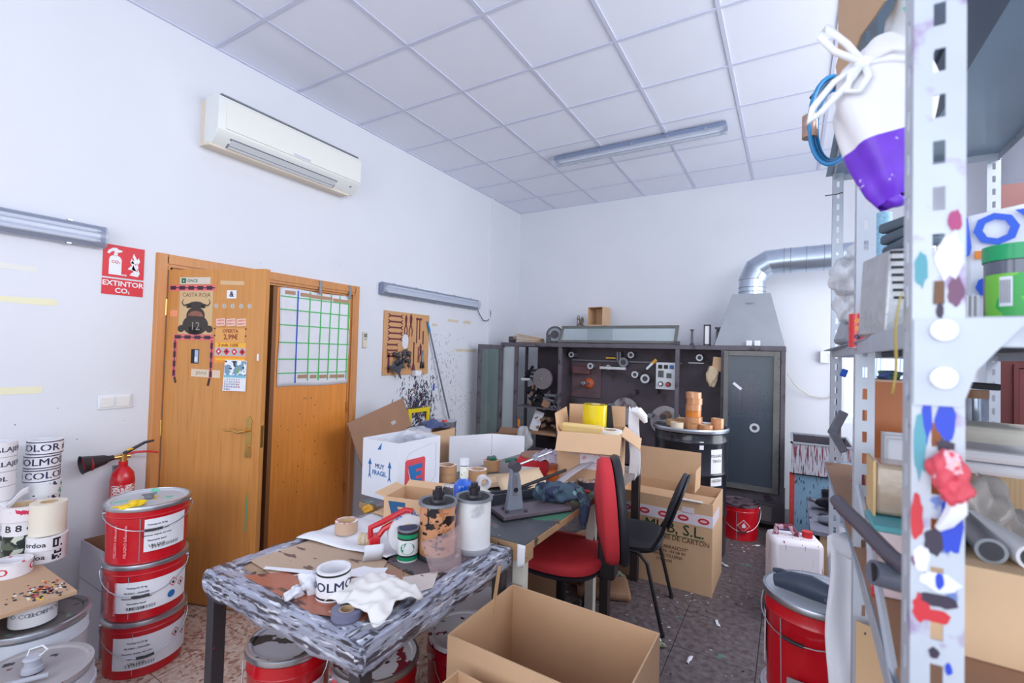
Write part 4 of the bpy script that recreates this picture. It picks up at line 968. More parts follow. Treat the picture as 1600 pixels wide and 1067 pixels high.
def gore(i):
    rings = []
    for q in (i, i+1):
        p = Vector(path[q]); a = Vector(path[max(0, q-1)]); b = Vector(path[min(len(path)-1, q+1)])
        d0 = (p-a).normalized() if q > 0 else (b-p).normalized(); d1 = (b-p).normalized() if q < len(path)-1 else d0
        t_ = (d0+d1).normalized(); n_ = Vector((t_.z, 0, -t_.x)); k_ = 1/max(.7, t_.dot(d0))
        rings.append([p+n_*(R_*k_*math.cos(2*PI*s_/36))+Vector((0, 1, 0))*(R_*math.sin(2*PI*s_/36)) for s_ in range(36)])
    return M().add(rings[0]+rings[1], [(s_, (s_+1) % 36, 36+(s_+1) % 36, 36+s_) for s_ in range(36)])
for i_, nm_ in enumerate(('collar', 'elbow_segment', 'elbow_segment', 'elbow_segment', 'straight_pipe')): gore(i_).build(nm_, gal, dt)
for z in (.03, .075, .155): M().ring((0, 0, z), R_-.002, R_+.004, .006, 36).build('seam', dull_steel, dt)
for x in (.275, .33, .46, .60, .74, .88, 1.02): M().ring((0, 0, 0), R_-.004, R_+.003, .005, 36, T(x, 0, .333+(x-.27)*.0165) @ Matrix.Rotation(PI/2, 4, 'Y')).build('seam', dull_steel, dt)
# drum and tape pyramid
dr = thing('steel_drum', 'tall black steel drum with a clamped lid in front of the machine', 'drum', (2.625, 2.49, .015))
drm = mat('drum_black', S(34, 36, 46), .28, .2, coat=.5)
M().lathe([(1e-4, 0), (.275, 0), (.28, .02), (.278, .3), (.288, .315), (.288, .325), (.278, .34), (.278, .62), (.288, .635), (.288, .645), (.278, .66), (.278, .86), (.284, .88), (.284, .89), (.278, .9), (.278, .95), (1e-4, .95)], 56).build('body', drm, dr)
M().lathe([(1e-4, .972), (.262, .972), (.268, .985), (.282, .985), (.284, .955), (1e-4, .955)], 56).build('lid', mat('drum_lid', S(40, 40, 50), .4, spots=((S(150, 60, 70), 14, .7), (S(180, 180, 190), 30, .72))), dr)
M().lathe([(.283, .955), (.294, .96), (.296, .978), (.288, .99), (.280, .984)], 56, closed=True).build('clamp_ring', steel, dr)
aim = math.atan2(-1.6156-2.49, 3.33-2.625)
M().box(-.25, .25, -.25, .25, -.015, 0).build('base_board', card_d, dr, smooth=False)
M().patch(.2805, aim+.58, aim+.98, .56, .84, n=8).build('label', white_p, dr)
M().textcyl('PELIGRO', .03, .2825, .79, aim+.78, bold=.02).textcyl('TINTA', .03, .2825, .75, aim+.78, bold=.02).textcyl('NEGRA', .03, .2825, .60, aim+.78, bold=.02).build('label_print', mat('print_grey', S(140, 140, 130), .6), dr, smooth=False)
M().patch(.2815, aim+.25, aim+.36, .84, .90, n=4).build('label', white_p, dr)
dz = .988
def troll(x, y, z, lb, h=.048, R=.056, body=None, cat='tape', txt=None): return roll(lb, (x, y, z), R, .038, h, body or copper, 0, None, txt, group=None)
copper = mat('tape_copper', S(214, 152, 108), .28, .15, var=.08, vs=40, stretch=(1, 1, 10), coat=.6)
cx_, cy_ = 2.665, 2.40
for k in range(6): roll('shiny copper tape roll, number %s from the bottom of the tall stack on the drum' % ('one', 'two', 'three', 'four', 'five', 'six')[k] if k < 5 else 'shiny copper tape roll on the very top of the tall stack on the drum',
     (cx_+.004*math.sin(k*2), cy_+.003*math.cos(k*3), dz+.049*k+.012*0), .060 if k > 1 else .064, .038, .048, copper if k != 2 else mat('tape_orange', S(216, 128, 44), .3, coat=.5), group='copper tape rolls stacked on the drum')
roll('copper tape roll right beside the foot of the tall stack on the drum', (2.765, 2.36, dz), .05, .036, .045, copper)
for k in range(2): roll('copper tape roll at the right rim of the drum lid, %s of two' % ('lower', 'upper')[k], (2.835, 2.46, dz+.046*k), .048, .034, .045, copper)
roll('copper tape roll at the left rim of the drum lid, farthest left', (2.475, 2.50, dz), .045, .032, .045, tape_brown)
roll('tan tape roll left behind the cream roll on the drum lid', (2.555, 2.54, dz), .05, .036, .06, tape_brown)
roll('cream masking tape roll lying in front on the drum lid', (2.555, 2.31, dz), .05, .036, .05, mat('tape_cream', S(226, 210, 186), .6))
roll('white tape roll at the back right of the tall stack on the drum', (2.755, 2.51, dz), .045, .03, .04, tape_white)
# small red bucket by the drum with hazard mark
rb_ = bucket('small red bucket with a hazard diamond on the floor right of the black drum', (2.955, 3.04, 0), .25, .158, .30, lid=lid_dark, lab=None, ring=False, hang=.9)
aa = -PI/2+.05
M().add([(.1645*math.cos(aa+dx/.164), .1645*math.sin(aa+dx/.164), .135+dz_) for dx, dz_ in ((0, -.052), (.052, 0), (0, .052), (-.052, 0))], [(0, 1, 2, 3)]).build('hazard_border', white_s, rb_, smooth=False)
M().add([(.1665*math.cos(aa+dx/.164), .1665*math.sin(aa+dx/.164), .135+dz_) for dx, dz_ in ((0, -.047), (.047, 0), (0, .047), (-.047, 0))], [(0, 1, 2, 3)]).build('hazard_mark', red_ink, rb_, smooth=False)
M().add([(.168*math.cos(aa+dx/.164), .168*math.sin(aa+dx/.164), .135+dz_) for dx, dz_ in ((-.012, -.015), (.012, -.015), (.018, .002), (.008, .012), (.004, .03), (-.008, .014), (-.016, .004))], [tuple(range(7))]).build('flame_symbol', white_s, rb_, smooth=False)
# wall socket, cables on the back wall
so = thing('wall_socket', 'grey surface socket with a red plug on the back wall', 'socket', (3.65, YB, 1.60))
M().box(-.06, .03, -.05, 0, -.06, .06).build('box', white_s, so, bevel=.004); M().box(.03, .06, -.06, -.01, -.04, .04).build('plug', mat('plug_maroon', S(120, 60, 60), .5), so, bevel=.004)
cb = [(3.305, 3.9, 1.42), (3.38, 4.0, 1.30), (3.50, 4.10, 1.20), (3.62, 4.11, 1.18), (3.75, 4.11, 1.22)]
tag(M().tube(cb, .006, 6).build('cable', mat('cable_cream', S(196, 190, 178), .5)), 'pale cable sagging from the machine to the right along the back wall', 'cable')
tag(M().tube([(3.74, 4.11, 1.55), (3.735, 4.11, 1.3), (3.73, 4.11, 1.0), (3.75, 4.11, .8)], .007, 6).build('cable', mat('cable_dark', S(60, 66, 100), .5)), 'dark blue cable running down the back wall beside the steel post', 'cable')
# sink on a blue stand
sk = thing('ink_sink', 'deep metal tank streaked with dark red ink on a blue stand', 'sink', (3.35, 3.0, 0))
drip = mat('drip_metal', S(178, 178, 190), .5, .2, var=.1, spots=((S(118, 40, 58), 52, .54, (1.6, 1, .10), .06), (S(60, 50, 64), 70, .58, (1.4, 1, .12), .06)))
w_, d_, z0, z1 = .42, .60, .61, .865
M().box(0, w_, 0, .008, z0, z1).box(0, .008, .008, d_, z0, z1).box(w_-.008, w_, .008, d_, z0, z1).box(0, w_, d_-.008, d_, z0, z1).box(0, w_, 0, d_, z0, z0+.008).build('tank', drip, sk, smooth=False)
M().box(.009, w_-.009, d_-.012, d_-.008, z0+.01, z1-.002).box(.008, .012, .01, d_-.01, z0+.01, z1-.002).build('tank_lining', rubm, sk, smooth=False)
M().box(-.012, w_+.01, -.012, .006, z1, z1+.012).box(-.012, .006, -.012, d_, z1, z1+.012).box(w_-.006, w_+.01, 0, d_, z1, z1+.012).box(-.012, w_+.01, d_-.006, d_+.01, z1, z1+.012).build('rim', grey_m, sk, smooth=False)
blu = mat('stand_blue', S(116, 150, 176), .6, var=.15, vs=9, spots=((S(50, 56, 76), 30, .62, (2, 2, .4)),))
M().box(.02, w_, .03, .05, .0, z0).box(.02, .04, .05, .55, 0, z0).box(w_-.02, w_, .05, .55, 0, z0).build('stand_panel', blu, sk, smooth=False)
M().box(-.015, .022, .02, .06, 0, z0).build('stand_leg', mat('leg_red', S(176, 56, 52), .6, spots=((S(90, 120, 150), 30, .68),)), sk, smooth=False)
# low table beside it
lt = thing('low_table', 'low dark table smeared with black ink between the sink and the shelving', 'table', (3.45, 1.90, 0))
M().box(0, .48, 0, .84, .475, .5).build('tabletop', mat('ink_table', S(110, 110, 126), .6, var=.2, vs=8, spots=((S(40, 40, 52), 10, .56),)), lt, smooth=False)
M().box(.02, .46, .02, .04, 0.03, .475).box(.02, .04, .04, .8, .03, .475).build('side_board', mat('side_board', S(170, 140, 108), .7, var=.1), lt, smooth=False)
for x in (.02, .44):
    for y in (.02, .8): M().box(x, x+.03, y, y+.03, 0, .475).build('leg', machine_m, lt, smooth=False)
bb = M(); bb.blob((3.66, 2.42, .57), (.13, .14, .075), 10, .35, 3)
tag(bb.build('black_bag', mat('black_plastic_bag', S(36, 38, 48), .3, bump=.5, bs=14)), 'crumpled black plastic bag on the low ink table', 'bag')
gl = M(); gl.tube([(3.50, 2.10, .52), (3.60, 2.08, .53), (3.72, 2.1, .52)], [.02, .032, .03], 10).tube([(3.52, 2.16, .52), (3.62, 2.17, .535), (3.7, 2.15, .53)], [.012, .02, .024], 8)
tag(gl.build('rubber_glove', mat('glove_grey', S(96, 100, 116), .5, bump=.3)), 'grey stiff rubber glove lying at the front of the low ink table', 'glove')
# white jerrycan dripping red
jc = thing('jerrycan', 'white plastic jerrycan with dark red drips on the floor before the sink', 'jerrycan', (3.36, 1.70, 0), .25)
jm = mat('can_white', S(228, 222, 230), .4, spots=((S(150, 60, 78), 44, .635, (1.5, 1.5, .07), .03),))
M().box(-.135, .135, -.10, .10, 0, .51).build('body', jm, jc, bevel=.03)
M().tube([(-.10, 0, .50), (-.09, 0, .555), (-.02, 0, .56), (.02, 0, .51)], .018, 10).build('handle', mat('can_stained', S(200, 160, 176), .4, spots=((S(110, 40, 60), 20, .5),)), jc)
M().cyl((.07, 0, .50), (.07, 0, .545), .028, n=20).build('cap', mat('cap_red', S(190, 30, 40), .4), jc)
dd = thing('blue_crate', 'small dark blue crate on the floor beside the machine plinth', 'crate', (3.24, 3.12, 0))
M().box(-.07, .07, -.06, .08, 0, .16).build('body', mat('crate_navy', S(40, 56, 110), .5), dd, bevel=.004)
dd.location = (3.30, 2.93, 0)
# floor bits
rn = random.Random(21)
for k, (x, y, c_, lb) in enumerate(((2.68, .92, white_p, 'white paper scrap on the dark floor beside the black chair front leg'), (2.72, 1.08, white_p, 'narrow white paper strip on the dark floor by the chair foot'), (2.98, 1.42, white_p, 'white paper strip on the dark floor right of the large carton'), (2.9, .98, white_p, 'longer torn white paper strip in the middle of the dark floor'), (3.1, 2.85, white_p, 'crumpled white paper on the floor right of the small red bucket'), (2.92, 2.3, white_p, 'thin white scrap on the floor in front of the small red bucket'), (2.70, .55, white_p, 'short white scrap on the speckled floor by the open box'))):
    o = M().sheet(5, 2, lambda u, v: ((u-.5)*.07, (v-.5)*.018, .006+.004*math.sin(u*7+v*3))).build('paper_scrap', c_, loc=(x, y, 0), solid=.001)
    o.rotation_euler.z = rn.uniform(0, 3); tag(o, lb, 'scrap')
for k, (x, y, lb) in enumerate(((2.22, 1.75, 'larger crumpled grey green paper ball on the floor under the chairs'), (2.30, 1.62, 'second crumpled paper ball near the chair legs'), (2.75, 1.02, 'tiny crumpled foil ball on the floor in front of the black chair'))):
    tag(M().blob((0, 0, .03 if k < 2 else .012), (.05, .045, .03) if k < 2 else (.018, .018, .012), 8, .45, k+4).build('paper_ball', mat('foil_grey', S(140, 142, 126), .6, var=.3, vs=40), loc=(x, y, 0)), lb, 'scrap')
bt_ = M()
for k in range(230):
    x, y = rn.uniform(2.0, 3.3), rn.uniform(.4, 3.0); s_ = rn.uniform(.002, .007); a_ = rn.uniform(0, 3)
    bt_.m = rn.choice((0, 0, 1, 2)); bt_.box(-s_, s_*1.6, -s_*.5, s_*.5, 0, .0015, T(x, y, 0) @ RZ(a_))
tag(stuff(bt_.build('floor_crumbs', [white_p, card_d, ink_black], smooth=False)), 'tiny paper crumbs scattered over the dark floor', 'crumbs')
# ================================================================= TABLES
def wrapm(n, st, s2): return mat(n, S(158, 162, 182), .42, var=.25, vs=22, stretch=st, coat=.3, spots=((S(66, 62, 74), 15, .51, st, .08), (S(206, 209, 222), 22, .56, st, .08), (S(38, 34, 44), 34, .60, st, .05), (S(150, 124, 110), 14, .68, st, .05), (S(96, 98, 150), 7, .70, s2, .05)))
tape_wrap = wrapm('tape_wrapped', (.5, 3, 4), (.7, 2, 2)); tape_wrap2 = wrapm('tape_wrapped_side', (3, .5, 4), (2, .7, 2))
dirty_top = mat('dirty_top', S(172, 142, 118), .6, var=.2, vs=5, spots=((S(120, 76, 58), 4, .56, None, .05), (S(196, 186, 180), 5, .58, None, .03), (S(70, 56, 56), 12, .62), (S(200, 196, 202), 30, .68)))
leg_blk = mat('table_leg_black', S(52, 46, 52), .5, var=.2, spots=((S(120, 90, 80), 14, .66, (1, 1, .4)), (S(170, 40, 40), 18, .74)))
t1 = thing('work_table', 'messy foreground work table with tape wrapped edges and ink stained top', 'table', (1.55, -.70, 0))
W1, D1, Z1 = .785, .77, .75
M().box(0, W1, 0, D1, Z1-.012, Z1).build('tabletop', dirty_top, t1, smooth=False)
M().box(0, W1, -.0, .035, Z1-.085, Z1-.012).box(0, W1, D1-.035, D1, Z1-.085, Z1-.012).box(0, .035, .035, D1-.035, Z1-.085, Z1-.012).box(W1-.035, W1, .035, D1-.035, Z1-.085, Z1-.012).build('apron', leg_blk, t1, smooth=False)
# wrapped edge bands: irregular shells around each rim
def edge(name, p0, p1, inward, w_=.075):
    p0 = Vector(p0); p1 = Vector(p1); d = (p1-p0); L_ = d.length; d = d/L_; inn = Vector(inward)
    def fn(u, v):
        p = p0+d*(L_*u); j = .002*math.sin(u*37+v*5)+.0015*math.sin(u*91+v*9)
        if v < .4: q = p+inn*(w_*(1-v/.4)*(1+.12*math.sin(u*23)))+Vector((0, 0, Z1+.003+j))
        elif v < .6: q = p-inn*(.008*(v-.4)/.2)+Vector((0, 0, Z1+.003+j-.006*(v-.4)/.2))
        else: q = p-inn*(.008+j)+Vector((0, 0, Z1-.003-(.078+.006*math.sin(u*19))*(v-.6)/.4))
        return q
    return M().sheet(40, 10, fn).build(name, tape_wrap if abs(d.x) > .5 else tape_wrap2, t1, solid=.002)
edge('edge_wrap', (0, 0, 0), (W1, 0, 0), (0, 1, 0)); edge('edge_wrap', (W1, 0, 0), (W1, D1, 0), (-1, 0, 0)); edge('edge_wrap', (W1, D1, 0), (0, D1, 0), (0, -1, 0), .05); edge('edge_wrap', (0, D1, 0), (0, 0, 0), (1, 0, 0), .06)
for x in (.0, W1-.045):
    for y in (0, D1-.045): M().box(x, x+.045, y, y+.045, 0, Z1-.08).build('leg', leg_blk, t1, smooth=False, bevel=.002)
for x, y in ((0, 0), (W1, 0), (W1, D1), (0, D1)): M().blob((x, y, Z1-.035), (.016, .016, .040), 8, .2, int(x*10+y*7)).build('corner_wrap', tape_wrap, t1)
# layers lying on the table
def layer(name, label, cat, pts, z, m_, t=.0015, wob=.0):
    n = len(pts)
    return tag(M().prism(pts, t, T(0, 0, z)).build(name, m_, smooth=False), label, cat)
Zt = Z1+.004
layer('brown_board', 'stained tan board lying at the back left of the messy table', 'board', [(1.60, -.58), (1.98, -.62), (2.06, -.36), (1.98, -.22), (1.62, -.34)], Zt, mat('board_tan', S(190, 164, 142), .7, var=.15, vs=4, spots=((S(110, 88, 80), 9, .62, (1, 3, 1)),)))
layer('copper_sheet', 'reddish copper coloured sheet at the front of the messy table', 'sheet', [(1.70, -.66), (2.10, -.68), (2.26, -.62), (2.14, -.40), (1.86, -.50)], Zt+.002, mat('copper_sheet', S(176, 104, 80), .35, .1, var=.25, vs=4, spots=((S(90, 54, 50), 6, .55, (1, 3, 1), .06), (S(210, 180, 160), 24, .68)), coat=.2))
layer('dark_board', 'dark stained square board under the ink rollers', 'board', [(1.93, -.28), (2.24, -.34), (2.28, .02), (1.95, .04)], Zt, mat('board_dark', S(104, 92, 98), .6, var=.2, vs=6, spots=((S(190, 188, 196), 9, .6), (S(50, 44, 50), 16, .6))))
layer('brown_board', 'small reddish brown board piece between the tape dispenser and the rag', 'board', [(2.02, -.44), (2.12, -.32), (2.22, -.42), (2.13, -.52)], Zt+.004, mat('board_red', S(160, 116, 98), .6, var=.2))
layer('grey_strip', 'greyish board strip lying diagonally beside the white rag', 'strip', [(2.07, -.40), (2.10, -.38), (2.26, -.50), (2.22, -.53)], Zt+.006, mat('strip_grey', S(120, 112, 118), .5))
layer('speckled_board', 'pale speckled board at the right edge of the messy table', 'board', [(2.14, -.40), (2.24, -.26), (2.30, -.36), (2.24, -.50)], Zt+.003, mat('board_pale', S(206, 194, 190), .6, var=.1, spots=((S(120, 100, 96), 14, .6), (S(60, 50, 54), 30, .68))))
layer('torn_paper', 'torn white paper with a ragged outline in front of the tape dispenser', 'paper', [(1.98, -.44), (2.02, -.47), (2.06, -.45), (2.12, -.44), (2.15, -.38), (2.10, -.39), (2.08, -.35), (2.04, -.38), (2.0, -.39)], Zt+.009, white_p)
layer('torn_paper', 'curled white torn paper strip across the copper coloured sheet', 'paper', [(1.72, -.60), (1.90, -.53), (1.92, -.50), (1.88, -.51), (1.71, -.585)], Zt+.008, white_p)
# foam sheet with ribs
fo = M().sheet(36, 24, lambda u, v: (1.56+.46*u*(1-.12*v)+.06*v, -.36+.42*v+.06*u, Zt+.006+.007*abs(math.sin(v*13+u*1.5))+.004*math.sin(u*9)))
tag(fo.build('foam_sheet', mat('foam_white', S(232, 233, 240), .6), solid=.003), 'crumpled ribbed white foam sheet at the back of the messy table', 'foam sheet')
r_ = roll('brown tape roll with a pink printed top lying on the white foam sheet', (1.70, -.22, Zt+.018), .047, .034, .048, mat('tape_tan', S(196, 164, 140), .4), top=mat('pink_dots', S(240, 236, 240), .4, spots=((S(214, 50, 110), 60, .56),)))
# dispenser
dp = thing('tape_dispenser', 'red hand tape dispenser with a white roll lying on the table', 'tape dispenser', (1.99, -.26, Zt+.006), math.radians(52))
M().tube([(-.07, 0, .11), (-.03, 0, .125), (.06, 0, .165), (.085, 0, .16), (.08, 0, .145), (-.02, 0, .10), (-.05, 0, .06), (-.07, 0, .07)], .0115, 8, closed=True).build('handle', red_p, dp)
M().box(-.075, -.035, -.028, .028, .0, .08).build('cutter_guard', red_p, dp, bevel=.004); M().cyl((-.06, -.03, .03), (-.06, .03, .03), .024).build('rubber_roller', mat('dispenser_tan', S(190, 140, 96), .5), dp)
M().box(-.083, -.077, -.025, .025, -.002, .04).build('blade', steel, dp, smooth=False)
M().ring((0, 0, 0), .040, .075, .05, 36, T(.07, .025, .078) @ Matrix.Rotation(PI/2, 4, 'X')).build('roll', tape_white, dp)
M().ring((0, 0, 0), .036, .041, .052, 36, T(.07, .026, .078) @ Matrix.Rotation(PI/2, 4, 'X')).build('roll_core', core_m, dp)
tx = M()
for k in range(3): tx.text('DOL', .035, T(.07, .0, .078) @ Matrix.Rotation(-.5+k*.8, 4, 'Y') @ T(0, 0, .0765) @ Matrix.Rotation(PI/2, 4, 'Z'), .02)
tx.build('lettering', blue_ink, dp, smooth=False)
co = thing('paper_twist', 'short frayed roll of cream paper rope beside the dispenser', 'rope', (1.855, -.235, Zt+.025), .5)
M().cyl((-.04, 0, 0), (.035, 0, 0), .024, .02, n=14).build('rope_body', mat('rope_cream', S(212, 192, 164), .8, var=.15, vs=40, bump=.5, bs=90), co)
for k in range(4): M().ring((0, 0, 0), .02, .025, .006, 16, T(-.035+.018*k, 0, 0) @ Matrix.Rotation(PI/2, 4, 'Y')).build('strand', mat('rope_cream', S(212, 192, 164), .8), co)
ch = M().sheet(6, 2, lambda u, v: (1.955+.045*u+.012*math.sin(v*2), -.36+.055*u, Zt+.004+.062*v-.0*u))
o = ch.build('paper_card', card_w, solid=.0015); tag(o, 'small standing white card with a scribble in front of the dispenser', 'card')
M().tube([(1.968, -.347, Zt+.03), (1.975, -.338, Zt+.05), (1.98, -.331, Zt+.025), (1.987, -.323, Zt+.05)], .001, 4).build('scribble', ink_black, o)
# green tin
gtn = thing('ink_tin', 'small tin with green bands and a green oval label on the table', 'tin', (2.072, -.242, Zt+.002))
M().lathe([(1e-4, 0), (.039, 0), (.039, .118), (1e-4, .118)], 32).build('body', mat('tin_white', S(222, 226, 226), .35), gtn)
ft = mat('tin_green', S(0, 140, 92), .35, coat=.3)
for a_, b0_ in ((.006, .020), (.088, .103)): M().lathe([(.0396, a_), (.0396, b0_)], 32).build('green_band', ft, gtn)
for a_, b0_ in ((.020, .026), (.103, .112), (.082, .088)): M().lathe([(.0397, a_), (.0397, b0_)], 32).build('black_band', ink_black, gtn)
M().lathe([(.036, .113), (.0415, .113), (.0415, .119), (.036, .119)], 32, closed=True).build('rim', dull_steel, gtn); M().lathe([(1e-4, .1185), (.036, .1185)], 32).build('opening', dark_ink, gtn)
aim = math.atan2(-1.6156+.242, 3.33-2.072)
ov = [( .0398*math.cos(aim+.028*math.cos(a)/.0398), .0398*math.sin(aim+.028*math.cos(a)/.0398), .052+.022*math.sin(a)) for a in [2*PI*i/24 for i in range(24)]]
M().add(ov, [tuple(range(24))]).build('oval_label', ft, gtn, smooth=False)
M().textcyl('BRESA', .016, .0402, .054, aim, bold=.03).build('lettering', white_s, gtn, smooth=False)
# two ink rollers
def ink_roller(label, x, y, body_m, sc=1.0, flange=black_m):
    o = thing('ink_roller', label, 'roller', (x, y, Zt+.001))
    M().lathe([(1e-4, 0), (.074, 0), (.076, .004), (.076, .016), (.074, .020), (1e-4, .020)], 36).build('base_flange', flange, o)
    M().cyl((0, 0, .02), (0, 0, .21), .070, n=40).build('sleeve', body_m, o)
    M().lathe([(1e-4, .212), (.064, .212), (.07, .216), (.076, .216), (.077, .205), (.07, .203), (1e-4, .203)], 36).build('top_flange', dull_steel, o)
    M().lathe([(1e-4, .2135), (.063, .2135)], 36).build('ink_film', ink_black, o)
    M().cyl((0, 0, .212), (0, 0, .224), .034, .03, n=24).cyl((0, 0, .224), (0, 0, .236), .018, n=16).cyl((0, 0, .236), (0, 0, .252), .024, n=12).cyl((0, 0, .252), (0, 0, .268), .014, n=12).build('spindle_nut', mat('nut_dark', S(56, 52, 60), .4, .5), o)
    return o
cpm = mat('roller_copper', S(212, 150, 108), .35, .1, var=.15, vs=10, coat=.3, spots=((S(34, 26, 28), 17, .545, (1, 1, 2.0), .02), (S(180, 120, 84), 30, .6)))
ir = ink_roller('copper coloured ink roller with black printing standing on the messy table', 2.145, -.155, cpm)
aim = math.atan2(-1.6156+.155, 3.33-2.145)
bp = M(); rn = random.Random(4)
for k in range(12):
    a = aim+rn.uniform(-1.5, 1.5); z = rn.uniform(.03, .2); l = rn.uniform(.01, .04); ww = rn.uniform(.1, .45)
    if rn.random() < .5: bp.patch(.0708+.0001*k/46, a, a+ww, z, z+.010, n=4)
    else: bp.patch(.0708+.0001*k/46, a, a+.10, z, min(.205, z+l), n=2)
stuff(bp.build('ink_print', ink_black, ir))
clear_fl = glass('clear_flange', (.55, .55, .62, 1), .55, .1)
ink_roller('white ink roller on a clear base standing right of the copper one', 2.225, -.025, mat('roller_white', S(228, 228, 232), .4, var=.05, vs=18, spots=((S(190, 188, 196), 10, .62, None, .1),)), flange=clear_fl)
# clear acrylic sheet leaning
ac_ = M().sheet(6, 4, lambda u, v: (2.23+.06*u-.05*v+.02*math.sin(u*3), -.29+.10*u+.05*v*u, Zt+.006+.10*v+.035*v*u))
tag(ac_.build('acrylic_sheet', glass('acrylic', (.50, .36, .38, 1), .30, .08), solid=.002), 'reddish clear plastic sheet leaning in front of the copper roller', 'plastic sheet')
# DOLMOD roll, crumpled paper, rag, blue-grey roll
roll('white tape roll printed DOLMOD beside the crumpled rag', (2.062, -.575, Zt+.004), .053, .044, .088, tape_white, txt='DOLMOD', tcol=navy, size=.040, band=ink_black, rep=1, face=-.55)
roll('flat blue grey tape roll half under the white rag', (2.20, -.635, Zt+.005), .045, .02, .022, mat('tape_bluegrey', S(112, 112, 136), .4))
cr = M(); cr.blob((1.985, -.60, Zt+.03), (.035, .035, .035), 9, .5, 8).blob((1.975, -.655, Zt+.018), (.02, .03, .016), 7, .5, 3)
tag(cr.build('crumpled_paper', mat('crumple_white', S(222, 222, 232), .6, spots=((S(40, 40, 60), 16, .68),), bump=.5, bs=30)), 'crumpled white paper wad left of the DOLMOD tape roll', 'paper')
def ragf(u, v):
    x = -.115+.23*u; y = -.10+.20*v
    r2 = (x/.12)**2+(y/.11)**2
    z = .045*max(0, 1-r2*.55)+.006*math.sin(u*17+v*6)+.004*math.sin(v*23-u*9)+.002*math.sin(u*41)
    return (2.205+x*1.0+.012*math.sin(v*9), -.53+y+.010*math.sin(u*11), max(Zt+.012, Zt+.012+z))
rg = M().sheet(34, 30, ragf)
tag(rg.build('white_rag', mat('rag_white', S(228, 224, 222), .85, var=.04, bump=.3, bs=30), solid=.003), 'crumpled white cloth rag on the front corner of the messy table', 'rag')
sr = M().sheet(8, 10, lambda u, v: (2.29+.05*u+.012*math.sin(v*7), -.66+.06*v*u+.05*u, Zt+.02-.10*max(0, v-.35)*1.2+.004*math.sin(u*9)))
tag(sr.build('torn_film', clear_pl, solid=.001), 'torn clear film hanging over the front corner of the messy table', 'film')
# thin lath leaning under the table edge
tag(M().box(-.006, .006, -.004, .004, 0, .17).build('wood_lath', mat('lath', S(196, 158, 116), .6), loc=(2.352, -.06, .55), smooth=False), 'thin wooden lath hanging beside the messy table edge', 'lath')
bpy.data.objects['wood_lath'].rotation_euler = (-.25, .0, 0)
# small carton with blue logo, flap, notebook
sc_ = carton('open_carton', 'small open carton with a blue printed E mark, behind the ink rollers', 'box', (1.825, .06, Zt+.012), math.radians(14), .20, .19, .125, card, card_in, (('l', 75, .05), ('b', 60, .04)))
def logoE(mb, s_, mx, t=.0012):   # slanted E block
    mb.prism([(-.5*s_, .5*s_), (-.2*s_, -.5*s_), (.5*s_, -.5*s_), (.5*s_, -.25*s_), (.05*s_, -.25*s_), (.05*s_, -.1*s_), (.42*s_, -.1*s_), (.42*s_, .12*s_), (.05*s_, .12*s_), (.05*s_, .26*s_), (.5*s_, .26*s_), (.5*s_, .5*s_)], t, mx)
lg = M(); logoE(lg, .085, WY(-.035, -.0951, .065)); lg.build('logo_print', mat('logo_blue', S(20, 84, 130), .5), sc_, smooth=False)
o = tag(M().sheet(6, 4, lambda u, v: (1.62+.17*u, .0+.12*v-.04*u, Zt+.02+.012*math.sin(u*3)+.008*v)).build('cardboard_flap', card, solid=.004), 'loose brown cardboard piece between the foam sheet and the white box', 'cardboard')
yt_ = M(); yt_.blob((1.545, .045, Zt+.012), (.03, .02, .02), 8, .5, 2)
tag(yt_.build('yellow_scrap', mat('scrap_yellow', S(216, 160, 50), .5)), 'crumpled yellow scrap at the back corner of the foam sheet', 'scrap')

# ---- second and third table
green_top = mat('green_top', S(72, 74, 80), .45, var=.15, vs=7, coat=.2, spots=((S(66, 120, 96), 4.5, .58, (1, 1, 1), .03), (S(120, 80, 84), 8, .64, None, .03), (S(190, 190, 200), 26, .70)))
wood_e = mat('edge_wood', S(170, 136, 100), .6, var=.2, vs=10, spots=((S(70, 60, 56), 12, .62),))
Z2 = .77
t2 = thing('green_bench', 'second work table with an ink blackened green top under the steel press', 'table', (1.42, .095, 0))
M().box(0, .985, 0, .915, Z2-.035, Z2-.003).build('tabletop', wood_e, t2, smooth=False, bevel=.002)
M().box(.003, .982, .003, .912, Z2-.003, Z2).build('top_sheet', green_top, t2, smooth=False)
wl = mat('white_leg', S(206, 204, 196), .6, var=.1, spots=((S(60, 50, 46), 12, .62, (1, 1, .4)),))
for x in (.02, .915):
    for y in (.02, .85): M().box(x, x+.05, y, y+.045, 0, Z2-.035).build('leg', wl, t2, smooth=False)
M().box(.93, .99, -.004, .06, Z2-.07, Z2-.0295+.001).build('corner_wood', wood_e, t2, smooth=False)
o = tag(M().sheet(5, 6, lambda u, v: (2.37+.037*u, .0885-.001*math.sin(v*5), Z2-.10+.10*v+.02*u*(1-v))).build('tape_patch', white_p, solid=.0015), 'white tape patch on the near corner of the green topped bench', 'tape')
t3 = thing('rear_bench', 'rear bench with dark square legs under the open carton', 'table', (1.00, 1.03, 0))
M().box(0, 1.44, 0, .70, Z2-.035, Z2).build('tabletop', mat('rear_top', S(140, 132, 132), .6, var=.2, vs=5), t3, smooth=False, bevel=.002)
dk = mat('dark_leg', S(58, 50, 52), .6, var=.2)
for x in (.02, 1.385):
    for y in (.02, .63): M().box(x, x+.05, y, y+.05, 0, Z2-.035).build('leg', dk, t3, smooth=False)
M().box(.05, 1.4, .04, .06, Z2-.12, Z2-.035).build('apron', dk, t3, smooth=False)
